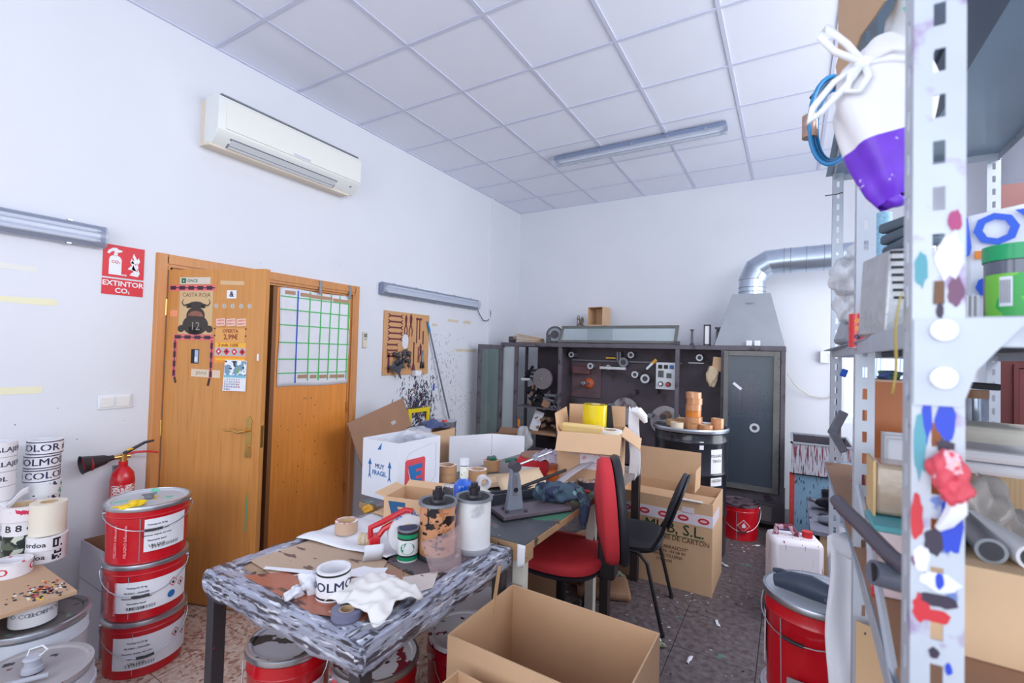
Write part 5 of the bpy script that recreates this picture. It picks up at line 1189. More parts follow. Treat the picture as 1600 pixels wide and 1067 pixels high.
# white box MUY FRAGIL, built in world orientation
mf = thing('white_carton', 'white open carton printed MUY FRAGIL with a red and blue E logo', 'box', (1.482, .335, Z2+.001), math.radians(-2))
sx, sy, hh, t = .27, .32, .305, .005
a, b_ = sx/2, sy/2
M().hexa([(-a, -b_, 0), (a, -b_, 0), (a, b_, 0), (-a, b_, 0), (-a, -b_, t), (a, -b_, t), (a, b_, t), (-a, b_, t)]).box(-a, a, -b_, -b_+t, t, hh).box(-a, a, b_-t, b_, t, hh).box(-a, -a+t, -b_+t, b_-t, t, hh).box(a-t, a, -b_+t, b_-t, t, hh).build('box_body', card_w, mf, smooth=False)
for nm, mx, w2 in (('f', WY(0, -b_-.0002, 0), a), ('r', WX(a+.0002, 0, 0), b_)):
    tp = M(); 
    if nm == 'f':
        for x in (-.075, .075):
            tp = M(); tp.box(x-.004, x+.004, .115, .175, 0, .0008, mx).prism([(x-.014, .172), (x+.014, .172), (x, .205)], .0008, mx).prism([(x-.013, .097), (x, .112), (x+.013, .097), (x+.004, .122), (x-.004, .122)], .0008, mx)
            tp.build('arrow_print', mat('print_blue', S(30, 110, 176), .5), mf, smooth=False)
        tp = M()
        tp.text('MUY', .034, mx @ T(0, .168, .001), .02).text('FRAGIL', .034, mx @ T(0, .132, .001), .02)
        tp.build('lettering', mat('print_blue', S(30, 110, 176), .5), mf, smooth=False)
        M().prism([(-.02, .255), (.006, .258), (.012, .295)], .0008, mx).build('mark_print', mat('print_blue', S(30, 110, 176), .5), mf, smooth=False)
    else:
        lr = .075
        r2_ = M().prism([(-lr+.01, .05), (lr-.01, .05), (lr, .06), (lr, .20), (lr-.01, .21), (-lr+.01, .21), (-lr, .20), (-lr, .06)], .0008, mx @ T(-.035, 0, 0)); r2_.build('logo_square', mat('logo_red', S(216, 74, 84), .5), mf, smooth=False)
        e_ = M(); logoE(e_, .105, mx @ T(-.035, .125, .0009)); e_.build('logo_print', mat('print_blue', S(30, 110, 176), .5), mf, smooth=False)
        e_ = M(); e_.prism([(-.075, .165), (-.052, .1), (-.05, .072)], .0022, mx @ T(-.015, 0, 0)); e_.build('logo_cut', white_p, mf, smooth=False)
        ln = M(); ln.tube([(a+.0005, -.11, .21), (a+.0005, -.08, .245), (a+.0005, .07, .27), (a+.0005, .125, .27), (a+.0005, .125, .08), (a+.0005, .09, .06)], .0008, 4).build('outline_print', grey_m, mf)
M().box(-.10, .02, -b_-.001, -b_+.05, hh+.0, hh+.001).build('top_tape', clear_pl, mf, smooth=False)
for s_, lb in ((0, 'clear crumpled plastic film lying inside the white carton top'),):
    pb_ = M(); pb_.blob((1.44, .50, Z2+.30), (.07, .10, .035), 9, .3, 5); tag(pb_.build('plastic_film', clear_pl), lb, 'film')
# leaning sheet of cardboard behind
ls = thing('cardboard_sheet', 'large brown cardboard sheet leaning tilted against the wall by the door', 'cardboard', (0, 0, 0))
q0, q1 = Vector((.30, .95, .96)), Vector((.30, 1.57, 1.12))
e1 = (q1-q0).normalized(); dn = Vector((.22, .24, -.95)); dn = (dn-e1*dn.dot(e1)).normalized()
nn = e1.cross(dn).normalized()*.005
L_ = .86; W_ = (q1-q0).length
c4 = [q0+dn*L_, q1+dn*L_, q1, q0]
M().hexa([tuple(p) for p in c4]+[tuple(p+nn) for p in c4]).build('sheet', card_d, ls, smooth=False)
M().hexa([tuple(p-nn*.1) for p in (q0+e1*.42+dn*.18, q0+e1*.47+dn*.18, q0+e1*.47+dn*.15, q0+e1*.42+dn*.15)]+[tuple(p-nn*.3) for p in (q0+e1*.42+dn*.18, q0+e1*.47+dn*.18, q0+e1*.47+dn*.15, q0+e1*.42+dn*.15)]).build('tape_piece', clear_pl, ls, smooth=False)
# steel can with black bag
sc2 = thing('steel_can', 'bare steel can with a red stained lid behind the white carton', 'can', (1.13, 1.14, Z2+.001))
M().lathe([(1e-4, 0), (.086, 0), (.088, .01), (.086, .09), (.088, .095), (.086, .1), (.086, .19), (.089, .196), (.086, .2), (.086, .255), (.09, .262), (.09, .272), (.083, .27), (1e-4, .262)], 40).build('body', steel, sc2)
M().lathe([(1e-4, .2635), (.03, .2635), (.055, .263)], 24).build('lid_stain', mat('lid_stain', S(170, 130, 136), .4, spots=((S(140, 20, 40), 30, .52),)), sc2); M().cyl((.0, 0, .263), (0, 0, .275), .02, n=16).build('cap', red_p, sc2)
M().patch(.0885, -2.0, -.2, .02, .19, n=12).build('dark_label', mat('dark_label', S(60, 50, 62), .4, spots=((S(170, 168, 180), 12, .66),)), sc2)
dbg = M().sheet(20, 12, lambda u, v: (1.16+.18*u, .71+.25*v, Z2+.27+.05*math.sin(u*3)*math.sin(v*3)+.008*math.sin(u*19+v*7)))
dbx = carton('open_carton', 'tall brown carton on the floor behind the white one, under the blue bag', 'box', (1.25, .84, 0), 0, .22, .26, Z2+.262, card, card_in)
tag(dbg.build('blue_bag', mat('bag_blue', S(60, 72, 116), .35, spots=((S(40, 40, 50), 6, .52), (S(150, 160, 190), 16, .66)), bump=.3), solid=.004), 'crumpled dark blue bag on a carton behind the white carton', 'bag')
# white panels standing along the bench
wp = thing('folded_cardboard', 'long white folded cardboard panel standing behind the tape rolls', 'panel', (0, 0, 0))
M().hexa([(1.452, .79, Z2), (1.458, .79, Z2), (1.498, 1.22, Z2), (1.492, 1.22, Z2), (1.452, .79, 1.01), (1.458, .79, 1.01), (1.498, 1.22, .975), (1.492, 1.22, .975)]).build('panel_half', card_w, wp, smooth=False)
M().hexa([(1.494, 1.225, Z2), (1.50, 1.225, Z2), (1.525, 1.66, Z2), (1.519, 1.66, Z2), (1.494, 1.225, .975), (1.50, 1.225, .975), (1.525, 1.66, .90), (1.519, 1.66, .90)]).build('panel_half', card_w, wp, smooth=False)
for k in range(7): M().box(1.452, 1.459, .83+.11*k, .835+.11*k, .995-.01*k, 1.013-.011*k).build('notch', grey_m, wp, smooth=False) if k in (0, 2) else None
# blue bottle
bb_ = thing('blue_bottle', 'bright blue glass bottle with a white cap standing behind the white roller', 'bottle', (2.088, .09, Z2+.001))
bl_ = mat('bottle_blue', S(0, 88, 200), .12, coat=.6, spec=.8)
M().lathe([(1e-4, 0), (.042, 0), (.046, .006), (.046, .185), (.043, .20), (.022, .218), (.018, .225), (.018, .235), (1e-4, .235)], 32).build('body', bl_, bb_)
M().lathe([(.0185, .225), (.0195, .23), (.0195, .275), (.0185, .28)], 24).build('neck_label', mat('neck_white', S(236, 234, 226), .4, spots=((S(200, 180, 80), 60, .6),)), bb_)
M().cyl((0, 0, .279), (0, 0, .282), .0205, n=24).build('neck_band', dark_ink, bb_); M().cyl((0, 0, .282), (0, 0, .31), .021, n=24).build('cap', white_s, bb_)
for k in range(1): M().cyl((0, 0, .224), (0, 0, .281), .0175, n=20).build('neck', bl_, bb_)
# rolls on the bench
roll('wide brown tape roll pair left of the bottle, lower one', (1.545, .66, Z2+.001), .058, .038, .048, tape_brown, group='brown tape pair')
roll('wide brown tape roll pair left of the bottle, upper one', (1.545, .66, Z2+.050), .058, .038, .048, tape_brown, top=mat('pink_dots', S(240, 236, 240), .4), group='brown tape pair')
roll('brown tape roll standing behind the white one next to the bottle cap', (1.70, .76, Z2+.001), .058, .038, .075, tape_brown, top=mat('pink_dots', S(240, 236, 240), .4))
roll('white tape roll lying on its side in front of a brown roll on the bench', (1.80, .665, Z2+.04), .038, .024, .055, tape_white, rot=(PI/2, 0, .9))
roll('brown tape roll with tin lid on it, in front of the white panel', (1.62, 1.04, Z2+.001), .055, .038, .07, tape_brown)
tl = thing('tin_lid_pile', 'small pile of metal caps on top of a tape roll', 'caps', (1.62, 1.04, Z2+.073))
for k in range(5): M().cyl((.02*math.cos(k*1.3), .02*math.sin(k*1.3), .006*(k % 2)), (.02*math.cos(k*1.3)+.004, .02*math.sin(k*1.3), .012+.006*(k % 2)), .014, n=12).build('cap', dull_steel if k % 2 else mat('cap_green', S(30, 110, 90), .4), tl)
tag(M().cyl((1.69, 1.10, Z2+.06), (1.76, 1.13, Z2+.075), .012, n=12).build('green_tube', mat('cap_green', S(30, 110, 90), .4)), 'short dark green tube lying by the tape roll with metal caps', 'tube')
# papers
def flat(name, label, cat, x, y, z, w_, d_, rz, m_, t=.002, tilt=(0, 0), bend=0.0):
    mb = M().sheet(8, 3, lambda u, v: ((u-.5)*w_, (v-.5)*d_, bend*math.sin(u*PI)+t*.5))
    o = mb.build(name, m_, loc=(x, y, z), solid=t); o.rotation_euler = (tilt[0], tilt[1], rz)
    return tag(o, label, cat)
flat('paper_sheet', 'white paper sheet under the wide brown tape pair', 'paper', 1.66, .56, Z2+.001, .20, .14, .3, white_p)
flat('paper_sheet', 'second white sheet lying left of the blue bottle', 'paper', 1.78, .44, Z2+.003, .24, .16, -.4, white_p)
nb = thing('spiral_notebook', 'spiral notebook standing open behind the copper roller', 'notebook', (1.86, .28, Z2+.08), .5)
nb.rotation_euler = (.95, .1, .45)
M().box(-.11, .11, -.003, 0, -.075, .075).build('pages', white_p, nb, smooth=False)
for k in range(14): M().ring((0, 0, 0), .0035, .005, .0018, 10, T(-.1+.0155*k, -.0015, .072) @ Matrix.Rotation(PI/2, 4, 'Y')).build('spiral_ring', dull_steel, nb)
for k in range(7): M().box(-.09, .09, -.0036, -.003, -.055+.016*k, -.0545+.016*k).build('ruled_line', grey_m, nb, smooth=False)
flat('envelope', 'brown kraft paper sheet lying across the bench behind the press', 'paper', 1.83, .78, Z2+.012, .30, .22, .55, mat('kraft_light', S(216, 186, 152), .7, var=.05), .003, (.08, -.10), .012)
flat('envelope', 'tan folded paper standing up beside the press arm', 'paper', 2.02, .74, Z2+.055, .26, .18, .75, mat('kraft_light2', S(222, 194, 160), .7, var=.05), .003, (.35, -.2), .010)
flat('red_cloth', 'red plastic tray edge showing under the tan papers', 'cloth', 2.10, .80, Z2+.010, .26, .16, .7, mat('cloth_red', S(206, 32, 44), .5), .008, (.0, .0), .0)
flat('white_cup', 'translucent milky plastic sheet curled beside the black channel', 'plastic', 1.93, .44, Z2+.03, .16, .10, .2, mat('milky', S(216, 212, 200), .5), .002, (.4, .3), .02)
bc = thing('black_channel', 'long black metal channel lying on the bench behind the press', 'channel', (2.03, .52, Z2+.001), math.radians(62))
M().box(-.24, .24, -.03, .03, 0, .006).box(-.24, .24, -.03, -.024, .006, .05).box(-.24, .24, .024, .03, .006, .05).build('channel', mat('channel_black', S(56, 58, 68), .4), bc, smooth=False, bevel=.002)
flat('wood_scrap', 'small frayed tan wood scrap in front of the milky plastic', 'scrap', 2.02, .27, Z2+.02, .07, .04, .8, mat('scrap_tan2', S(196, 150, 104), .7, var=.2), .02, (.2, .1))
# red round box with plastic bag
rb2 = thing('red_box', 'low red box with tan lid under the shiny plastic bag', 'box', (1.90, 1.18, Z2+.001), math.radians(20))
M().box(-.13, .13, -.10, .10, 0, .10).build('body', mat('cloth_red', S(206, 32, 44), .5), rb2, bevel=.004)
M().lathe([(1e-4, 0), (.12, 0), (.125, .008), (.125, .014), (1e-4, .014)], 32, T(0, .02, .10)).build('round_lid', mat('lid_tan', S(176, 130, 108), .5, var=.1), rb2)
M().box(-.11, .02, -.104, -.1, .0, .055).build('paper_label', white_p, rb2, smooth=False)
pbm2 = M().sheet(26, 18, lambda u, v: (1.90+.30*u, 1.06+.24*v, Z2+.13+.05*math.sin(u*PI)*math.sin(v*PI)+.014*math.sin(u*21+v*5)*math.cos(v*17)-.06*u))
tag(pbm2.build('plastic_bag', mat('bag_clear_pink', S(200, 190, 210), .15, spots=((S(130, 160, 220), 9, .60), (S(214, 90, 120), 26, .66), (S(240, 240, 250), 20, .6)), alpha=.72), solid=.001), 'shiny clear plastic bag with bluish prints on the red box', 'bag')
# press
ps = thing('lever_press', 'grey steel lever press bolted on a dark plate on the bench', 'press', (2.235, .46, Z2+.001), math.radians(58))
pg = mat('press_grey', S(142, 150, 164), .45, .3, var=.1, vs=20, spots=((S(50, 50, 60), 34, .70),))
M().box(-.19, .19, -.075, .075, .008, .026).build('base_plate', mat('press_plate', S(112, 102, 112), .5, .3, var=.2, vs=10), ps, smooth=False, bevel=.002)
M().box(-.19, .19, -.072, .072, 0, .008).build('base_foot', ink_black, ps, smooth=False)
up = M(); prof2 = [(-.045, .026), (.045, .026), (.045, .04), (.028, .17), (.012, .235), (-.012, .245), (-.02, .23), (-.03, .12)]
up.prism([(x, z) for x, z in prof2], .03, frame((-.10, .015, 0), (1, 0, 0), (0, 0, 1), (0, -1, 0))); up.build('upright', pg, ps, smooth=False, bevel=.003)
M().cyl((-.10, -.025, .235), (-.10, .025, .235), .024, n=20).build('pivot_wheel', rubm, ps)
M().cyl((-.10, -.02, .125), (-.10, .02, .125), .012, n=16).build('pivot_bolt', ink_black, ps)
M().tube([(-.10, .0, .235), (.02, .01, .262), (.12, .02, .285)], [.007, .006, .006]).build('upper_rod', steel, ps)
M().box(-.02, .0, -.012, .012, -.012, .012, T(.03, .01, .265)).build('rod_collar', grey_m, ps)
M().tube([(-.085, .0, .125), (.05, .0, .155), (.20, .0, .19)], [.008, .009, .008]).build('lever', ink_black, ps)
M().box(-.015, .01, -.018, -.012, .10, .2, T(-.1, 0, 0)).build('guide_slot', steel, ps, smooth=False)
for x, y in ((-.15, -.03), (-.14, .03), (-.06, -.05), (-.05, .05)): M().cyl((x, y, .026), (x, y, .036), .011, n=6).build('bolt', rubm, ps)
rgm = mat('rag_blue', S(66, 86, 104), .8, var=.2, vs=12, spots=((S(40, 50, 80), 8, .55), (S(110, 150, 150), 16, .62)), bump=.3)
rb3 = M(); rb3.blob((2.30, .62, Z2+.075), (.085, .065, .05), 12, .35, 6).blob((2.24, .56, Z2+.08), (.04, .04, .045), 10, .3, 4).tube([(2.33, .68, Z2+.07), (2.38, .72, Z2+.055), (2.425, .70, Z2+.02), (2.43, .66, Z2-.05), (2.435, .655, Z2-.10)], [.05, .04, .03, .024, .012], 10)
tag(rb3.build('blue_rag', rgm), 'bundled dark blue rag on the press plate with its end hanging off the bench', 'rag')
flat('plastic_strip', 'bent clear grey plastic strip rising from the bench behind the blue rag', 'plastic', 2.24, .98, Z2+.09, .26, .07, 1.0, glass('strip_clear', (.6, .58, .64, 1), .6, .1), .003, (.0, -.45), .01)
roll('black tape roll with a white stripe near the right end of the bench', (2.31, 1.03, Z2+.001), .062, .03, .045, mat('tape_black', S(62, 62, 74), .4), top=mat('pinkwhite', S(200, 180, 190), .4, spots=((S(80, 70, 90), 30, .5),)))
roll('second flat white tape roll left of the black tape roll on the bench', (2.17, 1.05, Z2+.001), .055, .03, .02, mat('tape_offwhite', S(206, 200, 196), .5))
for k, (x0, y0, x1, y1, m_, lb) in enumerate(((2.22, .90, 2.36, .93, mat('pen_red', S(196, 50, 40), .4), 'red and cream marker lying at the back right of the green bench'), (2.20, .87, 2.30, .88, mat('pen_cream', S(226, 204, 170), .4), 'cream marker lying beside the red one on the green bench'))):
    o = thing('marker', lb, 'marker', (0, 0, 0)); M().cyl((x0, y0, Z2+.011), (x1, y1, Z2+.011), .010, n=12).build('barrel', m_, o); M().cyl((x0, y0, Z2+.011), (x0-.03, y0-.005, Z2+.011), .0105, n=12).build('cap', mat('pen_cream', S(226, 204, 170), .4), o)
ob_ = thing('orange_jar', 'small orange jar with brown contents behind the press lever', 'jar', (2.13, 1.0, Z2+.02))
ob_.location = (2.09, 1.0, Z2+.001)
M().lathe([(1e-4, 0), (.033, 0), (.036, .01), (.036, .055), (.024, .07), (.024, .085), (1e-4, .085)], 24).build('body', mat('jar_orange', S(206, 104, 44), .3), ob_); M().cyl((0, 0, .085), (0, 0, .115), .028, n=20).build('cap', mat('jar_brown', S(140, 70, 44), .4), ob_)
tag(M().tube([(2.10, 1.11, Z2+.04), (2.11, 1.12, Z2+.10), (2.13, 1.13, Z2+.13), (2.16, 1.14, Z2+.12), (2.18, 1.15, Z2+.07), (2.17, 1.14, Z2+.03), (2.13, 1.12, Z2+.02)], .006, 8, closed=True).build('yellow_ring', mat('yellow_plastic', S(240, 190, 40), .5)), 'yellow cable ring standing behind the orange jar', 'ring')
pc = thing('white_tray', 'narrow white rounded plastic case leaning on the large carton', 'case', (2.02, 1.26, Z2+.001), .9)
M().box(-.028, .028, -.01, .01, 0, .13).build('body', white_s, pc, bevel=.008); M().box(-.018, .018, -.0112, -.01, .02, .11).build('window', grey_m, pc, smooth=False)
pc.rotation_euler = (-.25, 0, .55)
rt = flat('red_tape_strip', 'translucent red strip hanging at the bench edge near the large carton', 'strip', 2.12, 1.25, Z2+.02, .16, .03, .5, mat('cloth_red', S(206, 32, 44), .5), .003, (.1, -.2))
# carton with the yellow roll
oc = carton('open_carton', 'open brown carton holding a yellow roll, on the rear bench', 'box', (2.245, 1.26, Z2+.001), math.radians(14), .385, .40, .315, card, card_in, (('f', 142, .13), ('r', 125, .13), ('l', 8, .11), ('b', 3, .13)))
M().box(-.05, .12, -.2012, -.2003, .10, .19).build('shipping_label', mat('label_pinkish', S(226, 218, 226), .6, spots=((S(214, 160, 170), 26, .6), (S(150, 170, 210), 30, .64))), oc, smooth=False)
M().box(-.12, -.06, -.2008, -.2002, .185, .2).build('tape_piece', clear_pl, oc, smooth=False)
def inoc(x, y, z): return oc.location + RZ(math.radians(14)).to_3x3() @ Vector((x, y, z))
yr = thing('yellow_roll', 'glossy yellow film roll standing in the open carton', 'roll', inoc(-.005, .06, .135), 0)
M().cyl((0, 0, 0), (.01, 0, .33), .078, n=36).build('film', mat('film_yellow', S(242, 214, 24), .15, coat=.6), yr); M().cyl((.01, 0, .330), (.0101, 0, .332), .03, n=20).build('core', core_m, yr)
o = cbxl('black_board', 'black trapezoid board standing right of the yellow roll in the carton', 'board', inoc(.10, .08, .16), (.085, .02, .30), (0, -.12, .25), ink_black)
o = cbxl('padded_envelope', 'yellowish padded envelope in the front of the open carton', 'envelope', inoc(-.05, -.13, .18), (.26, .05, .18), (.12, .03, .24), mat('env_yellow', S(228, 196, 130), .6, var=.06), .012)
roll('cream wide tape roll resting on top in the open carton', inoc(.115, -.11, .295), .075, .04, .035, mat('roll_cream', S(230, 222, 206), .5), top=white_p)
cbxl('green_pack', 'small dark green packet behind the cream roll in the carton', 'packet', inoc(.07, -.02, .27), (.05, .03, .06), (0, 0, .24), mat('pack_green', S(60, 120, 60), .5))
wbg = M().sheet(14, 16, lambda u, v: (2.40+.065*u+.008*math.sin(v*6), 1.53+.03*u, .74+.46*v+.02*math.sin(u*9+v*8)))
tag(wbg.build('white_bag', mat('rag_white2', S(232, 232, 240), .5, bump=.4, bs=20), solid=.003), 'white plastic bag hanging behind the right side of the open carton', 'bag')
tag(M().tube([(2.41, 1.55, 1.19), (2.455, 1.55, 1.185), (2.49, 1.55, 1.15), (2.505, 1.55, 1.115)], [.02, .032, .028, .012], 10).build('white_glove', mat('rag_white2', S(232, 232, 240), .5)), 'white wrinkled glove end hanging over the white bag', 'glove')
# ---- chairs
redf = mat('fabric_red', S(206, 52, 62), .8, var=.06, vs=12, bump=.2, bs=300, spots=((S(90, 40, 50), 7, .64, None, .1),))
blkf = mat('fabric_black', S(48, 48, 56), .85, bump=.2, bs=300)
rc = thing('swivel_chair', 'red upholstered swivel chair with black back shell at the green topped bench', 'chair', (2.265, .775, 0), math.radians(4))
def pad(mb, pts, z0, z1, cz=.012):   # cushion from outline
    n = len(pts); c = (sum(p[0] for p in pts)/n, sum(p[1] for p in pts)/n)
    rings = [(1.0, z0), (1.02, z0+(z1-z0)*.5), (.97, z1-(z1-z0)*.12), (.80, z1), (.4, z1+cz)]
    vs = []
    for s_, z in rings: vs += [(c[0]+(x-c[0])*s_, c[1]+(y-c[1])*s_, z) for x, y in pts]
    vs.append((c[0], c[1], z1+cz))
    fs = [tuple(range(n-1, -1, -1))]
    for k in range(len(rings)-1):
        for i in range(n): fs.append((k*n+i, k*n+(i+1) % n, (k+1)*n+(i+1) % n, (k+1)*n+i))
    k = len(rings)-1
    for i in range(n): fs.append((k*n+i, k*n+(i+1) % n, (k+1)*n))
    mb.add(vs, fs); return mb
def sup(a, b, n=32, e=2.6, dx=0, dy=0):
    o = []
    for i in range(n):
        t_ = 2*PI*i/n; c, s_ = math.cos(t_), math.sin(t_)
        o.append((dx+a*math.copysign(abs(c)**(2/e), c), dy+b*math.copysign(abs(s_)**(2/e), s_)))
    return o
pad(M(), sup(.235, .235), .455, .505, .012).build('seat', redf, rc, ang=60)
pad(M(), sup(.225, .225), .425, .453, 0).build('seat_shell', black_m, rc, ang=60)
bk = M(); pad(bk, sup(.20, .21, e=2.3), 0, .04, .012)
BM = T(.285, -.03, .765) @ RZ(math.radians(21)) @ Matrix.Rotation(math.radians(-90-5), 4, 'Y')
o = bk.build('backrest', redf, rc, ang=60); o.matrix_local = BM @ Matrix.Scale(1.30, 4, (1, 0, 0)) @ Matrix.Scale(1.7, 4, (0, 0, 1))
bs = M(); pad(bs, sup(.205, .215, e=2.3), -.045, -.002, -.0)
o = bs.build('back_shell', black_m, rc, ang=60); o.matrix_local = BM @ Matrix.Scale(1.32, 4, (1, 0, 0))
M().box(.21, .30, -.045, .045, .40, .62).box(.05, .28, -.03, .03, .405, .43).build('back_bracket', black_m, rc, bevel=.015)
M().cyl((0, 0, .10), (0, 0, .32), .027, n=20).cyl((0, 0, .32), (0, 0, .43), .016, n=16).build('column', ink_black, rc)
for k in range(5):
    a = 2*PI*k/5+.3
    M().tube([(.02*math.cos(a), .02*math.sin(a), .10), (.16*math.cos(a), .16*math.sin(a), .095), (.28*math.cos(a), .28*math.sin(a), .075)], [.028, .022, .016], 8).build('base_leg', ink_black, rc)
    M().cyl((.28*math.cos(a)-.012*math.sin(a), .28*math.sin(a)+.012*math.cos(a), .027), (.28*math.cos(a)+.012*math.sin(a), .28*math.sin(a)-.012*math.cos(a), .027), .027, n=16).build('caster', ink_black, rc)
M().tube([(.05, -.05, .42), (.16, -.16, .40)], .006).build('lever', black_m, rc)
bc2 = thing('conference_chair', 'black four legged chair with a thin padded back by the large carton', 'chair', (2.47, 1.32, 0), math.radians(6))
pad(M(), sup(.21, .225, e=3.2), .445, .475, .008).build('seat', blkf, bc2, ang=60); M().prism(sup(.205, .22, e=3.2), .018, T(0, 0, .427)).build('seat_shell', black_m, bc2)
bb2 = M(); pad(bb2, sup(.15, .225, e=3.0), 0, .025, .006)
BM2 = T(.285, 0, .70) @ Matrix.Rotation(math.radians(-90+20), 4, 'Y')
o = bb2.build('backrest', blkf, bc2, ang=60); o.matrix_local = BM2
bb3 = M(); pad(bb3, sup(.153, .228, e=3.0), -.02, -.001, 0); o = bb3.build('back_shell', black_m, bc2, ang=60); o.matrix_local = BM2
for s_ in (-1, 1):
    M().tube([(-.22, s_*.235, .012), (-.165, s_*.225, .38), (-.14, s_*.22, .43), (-.06, s_*.215, .437)], .011, 8).build('leg', ink_black, bc2)
    M().tube([(.24, s_*.235, .012), (.15, s_*.225, .38), (.10, s_*.22, .43), (.0, s_*.215, .437)], .011, 8).build('leg', ink_black, bc2)
    M().tube([(.06, s_*.21, .437), (.17, s_*.20, .45), (.225, s_*.19, .55), (.27, s_*.18, .72)], .011, 8).build('back_support', ink_black, bc2)
    for x in (-.22, .24): M().cyl((x, s_*.235, 0), (x, s_*.235, .02), .014).build('foot', black_m, bc2)
# ---- large cartons
lc = carton('large_carton', 'large open carton printed MUB, S.L. behind the black chair', 'box', (2.595, 1.955, 0), math.radians(-1), .63, .45, .60, card, card_in, ())
fr = WY(0, -.2255, -.045)
tp = M().box(-.315, .315, .49, .565, 0, .0012, fr).box(.12, .20, .56, .60, 0, .0012, fr); tp.build('printed_tape', mat('tape_pinkwhite', S(232, 222, 232), .4), lc, smooth=False)
M().box(.3152, .3162, -.225, .05, .445, .52).build('printed_tape', mat('tape_pinkwhite', S(232, 222, 232), .4), lc, smooth=False)
for k in range(5):
    x = -.26+.13*k; z = .525
    M().prism([(x+.036*math.cos(a), z+.02*math.sin(a)) for a in [2*PI*i/20 for i in range(20)]], .0018, fr).build('tape_logo', red_ink, lc, smooth=False)
    M().prism([(x+.022*math.cos(a), z+.008*math.sin(a)) for a in [2*PI*i/20 for i in range(20)]], .0024, fr).build('tape_logo', mat('logo_pale', S(236, 190, 198), .5), lc, smooth=False)
M().text('MUB, S.L.', .10, WY(.07, -.227, .395), .01, 1.0).box(-.25, .27, -.2266, -.226, .348, .352).build('lettering', mat('print_green', S(70, 110, 70), .6), lc, smooth=False)
for t_, sz_, x_, z_ in (('ENVASES DE CARTÓN', .042, .09, .33), ('"EL CARRASCOT"', .030, .05, .265), ('TEL. 96 144 08 90', .028, .045, .235), ("46850 L'OLLERIA", .028, .03, .205), ('(Valencia)', .028, .01, .173)):
    M().text(t_, sz_, WY(x_, -.227, z_), .015).build('lettering', pb, lc, smooth=False)
M().box(.10, .25, -.235, -.22, .60, .607).build('white_strip', white_p, lc, smooth=False)
bc3 = carton('large_carton', 'second brown carton with raised flaps standing behind the MUB carton', 'box', (2.60, 1.90, .0), 0, .40, .34, .70, card, card_in, ())
bc3.location = (2.44, 2.02, 0)
# replace: flaps standing up behind
bpy.data.objects.remove(bc3.children[0], do_unlink=True)
for c_ in list(bc3.children): bpy.data.objects.remove(c_, do_unlink=True)
bpy.data.objects.remove(bc3, do_unlink=True)
f_ = M().box(-.31, .16, -.005, 0, 0, .24).build('flap', card, lc, smooth=False); f_.matrix_local = T(0, .225, .60) @ Matrix.Rotation(math.radians(-4), 4, 'X')
f_ = M().box(-.25, .25, -.005, 0, 0, .17).build('flap', card, lc, smooth=False); f_.matrix_local = T(.16, .0, .60) @ RZ(PI/2) @ Matrix.Rotation(math.radians(2), 4, 'X') @ Matrix.Scale(.9, 4, (0, 0, 1)) @ Matrix.Scale(.4, 4, (1, 0, 0)) @ T(.2, 0, 0)
f_ = M().box(-.31, .31, -.005, 0, 0, .10).build('flap', card, lc, smooth=False); f_.matrix_local = T(0, -.225+.17, .50) @ Matrix.Rotation(math.radians(-30), 4, 'X')
mc2 = carton('open_carton', 'brown carton with its back flap upright between the drum and the benches', 'box', (2.50, 1.50, 0), 0, .1, .1, .1) if False else None
# things under the benches
cbxl('cardboard_box', 'small closed brown carton on the floor under the red chair', 'box', (1.98, 1.10, 0), (.26, .22, .24), (0, 0, .3), card, .003)
cbxl('cardboard_box', 'closed brown carton on the floor behind the red chair column', 'box', (2.15, 1.50, 0), (.22, .25, .30), (0, 0, -.2), card_d, .003)
cbxl('white_crate', 'white closed box on the floor under the green topped bench', 'box', (1.90, .62, 0), (.3, .25, .32), (0, 0, 0), card_w, .003)
cbxl('brown_sack', 'flattened brown paper sack on the dark floor under the black chair', 'sack', (2.28, 1.42, 0), (.34, .26, .05), (0, 0, .4), card_d, .02)
# buckets under the foreground table
bucket('red bucket with a black smeared lid under the left front corner of the table', (1.625, -.415, 0), math.radians(35), .152, .40, lid=mat('lid_blacksmear', S(178, 178, 190), .4, spots=((S(30, 28, 36), 9, .585, (1, 1, 1), .02), (S(170, 30, 40), 22, .72))), lab=.35, labh=(.10, .20), hang=.55)
bucket('red bucket with dark red splattered lid under the right front corner of the table', (1.985, -.305, 0), math.radians(50), .155, .40, lid=lid_red, lab=-.9, hang=.45)
bucket('dark red bucket at the back under the table beside the bench leg', (2.13, .065, 0), 1.2, .155, .36, body=mat('red_dark', S(150, 16, 36), .3, coat=.3), lid=lid_red, lab=None, ring=False)
bucket('dark red bucket under the green topped bench, behind the others', (2.22, .40, 0), .4, .15, .34, body=mat('red_dark', S(150, 16, 36), .3, coat=.3), lid=lid_red, lab=None, ring=False)
# big open box in front and a second one
bo = carton('large_open_box', 'large empty open cardboard box in the foreground centre', 'box', (2.648, -.125, 0), math.radians(-1), .60, .42, .60, card, card_in, (), .005)
M().box(-.302, -.3, -.2, .2, .0, .6).build('outer_ply', card_y, bo, smooth=False)
M().text('oo8o', .07, WXN(-.303, .13, .36), .03).build('logo_print', blue_ink, bo, smooth=False)
so_ = carton('small_open_box', 'smaller open cardboard box at the bottom edge in front of the large one', 'box', (2.575, -.55, 0), math.radians(-4), .30, .30, .55, card, card_in, ())
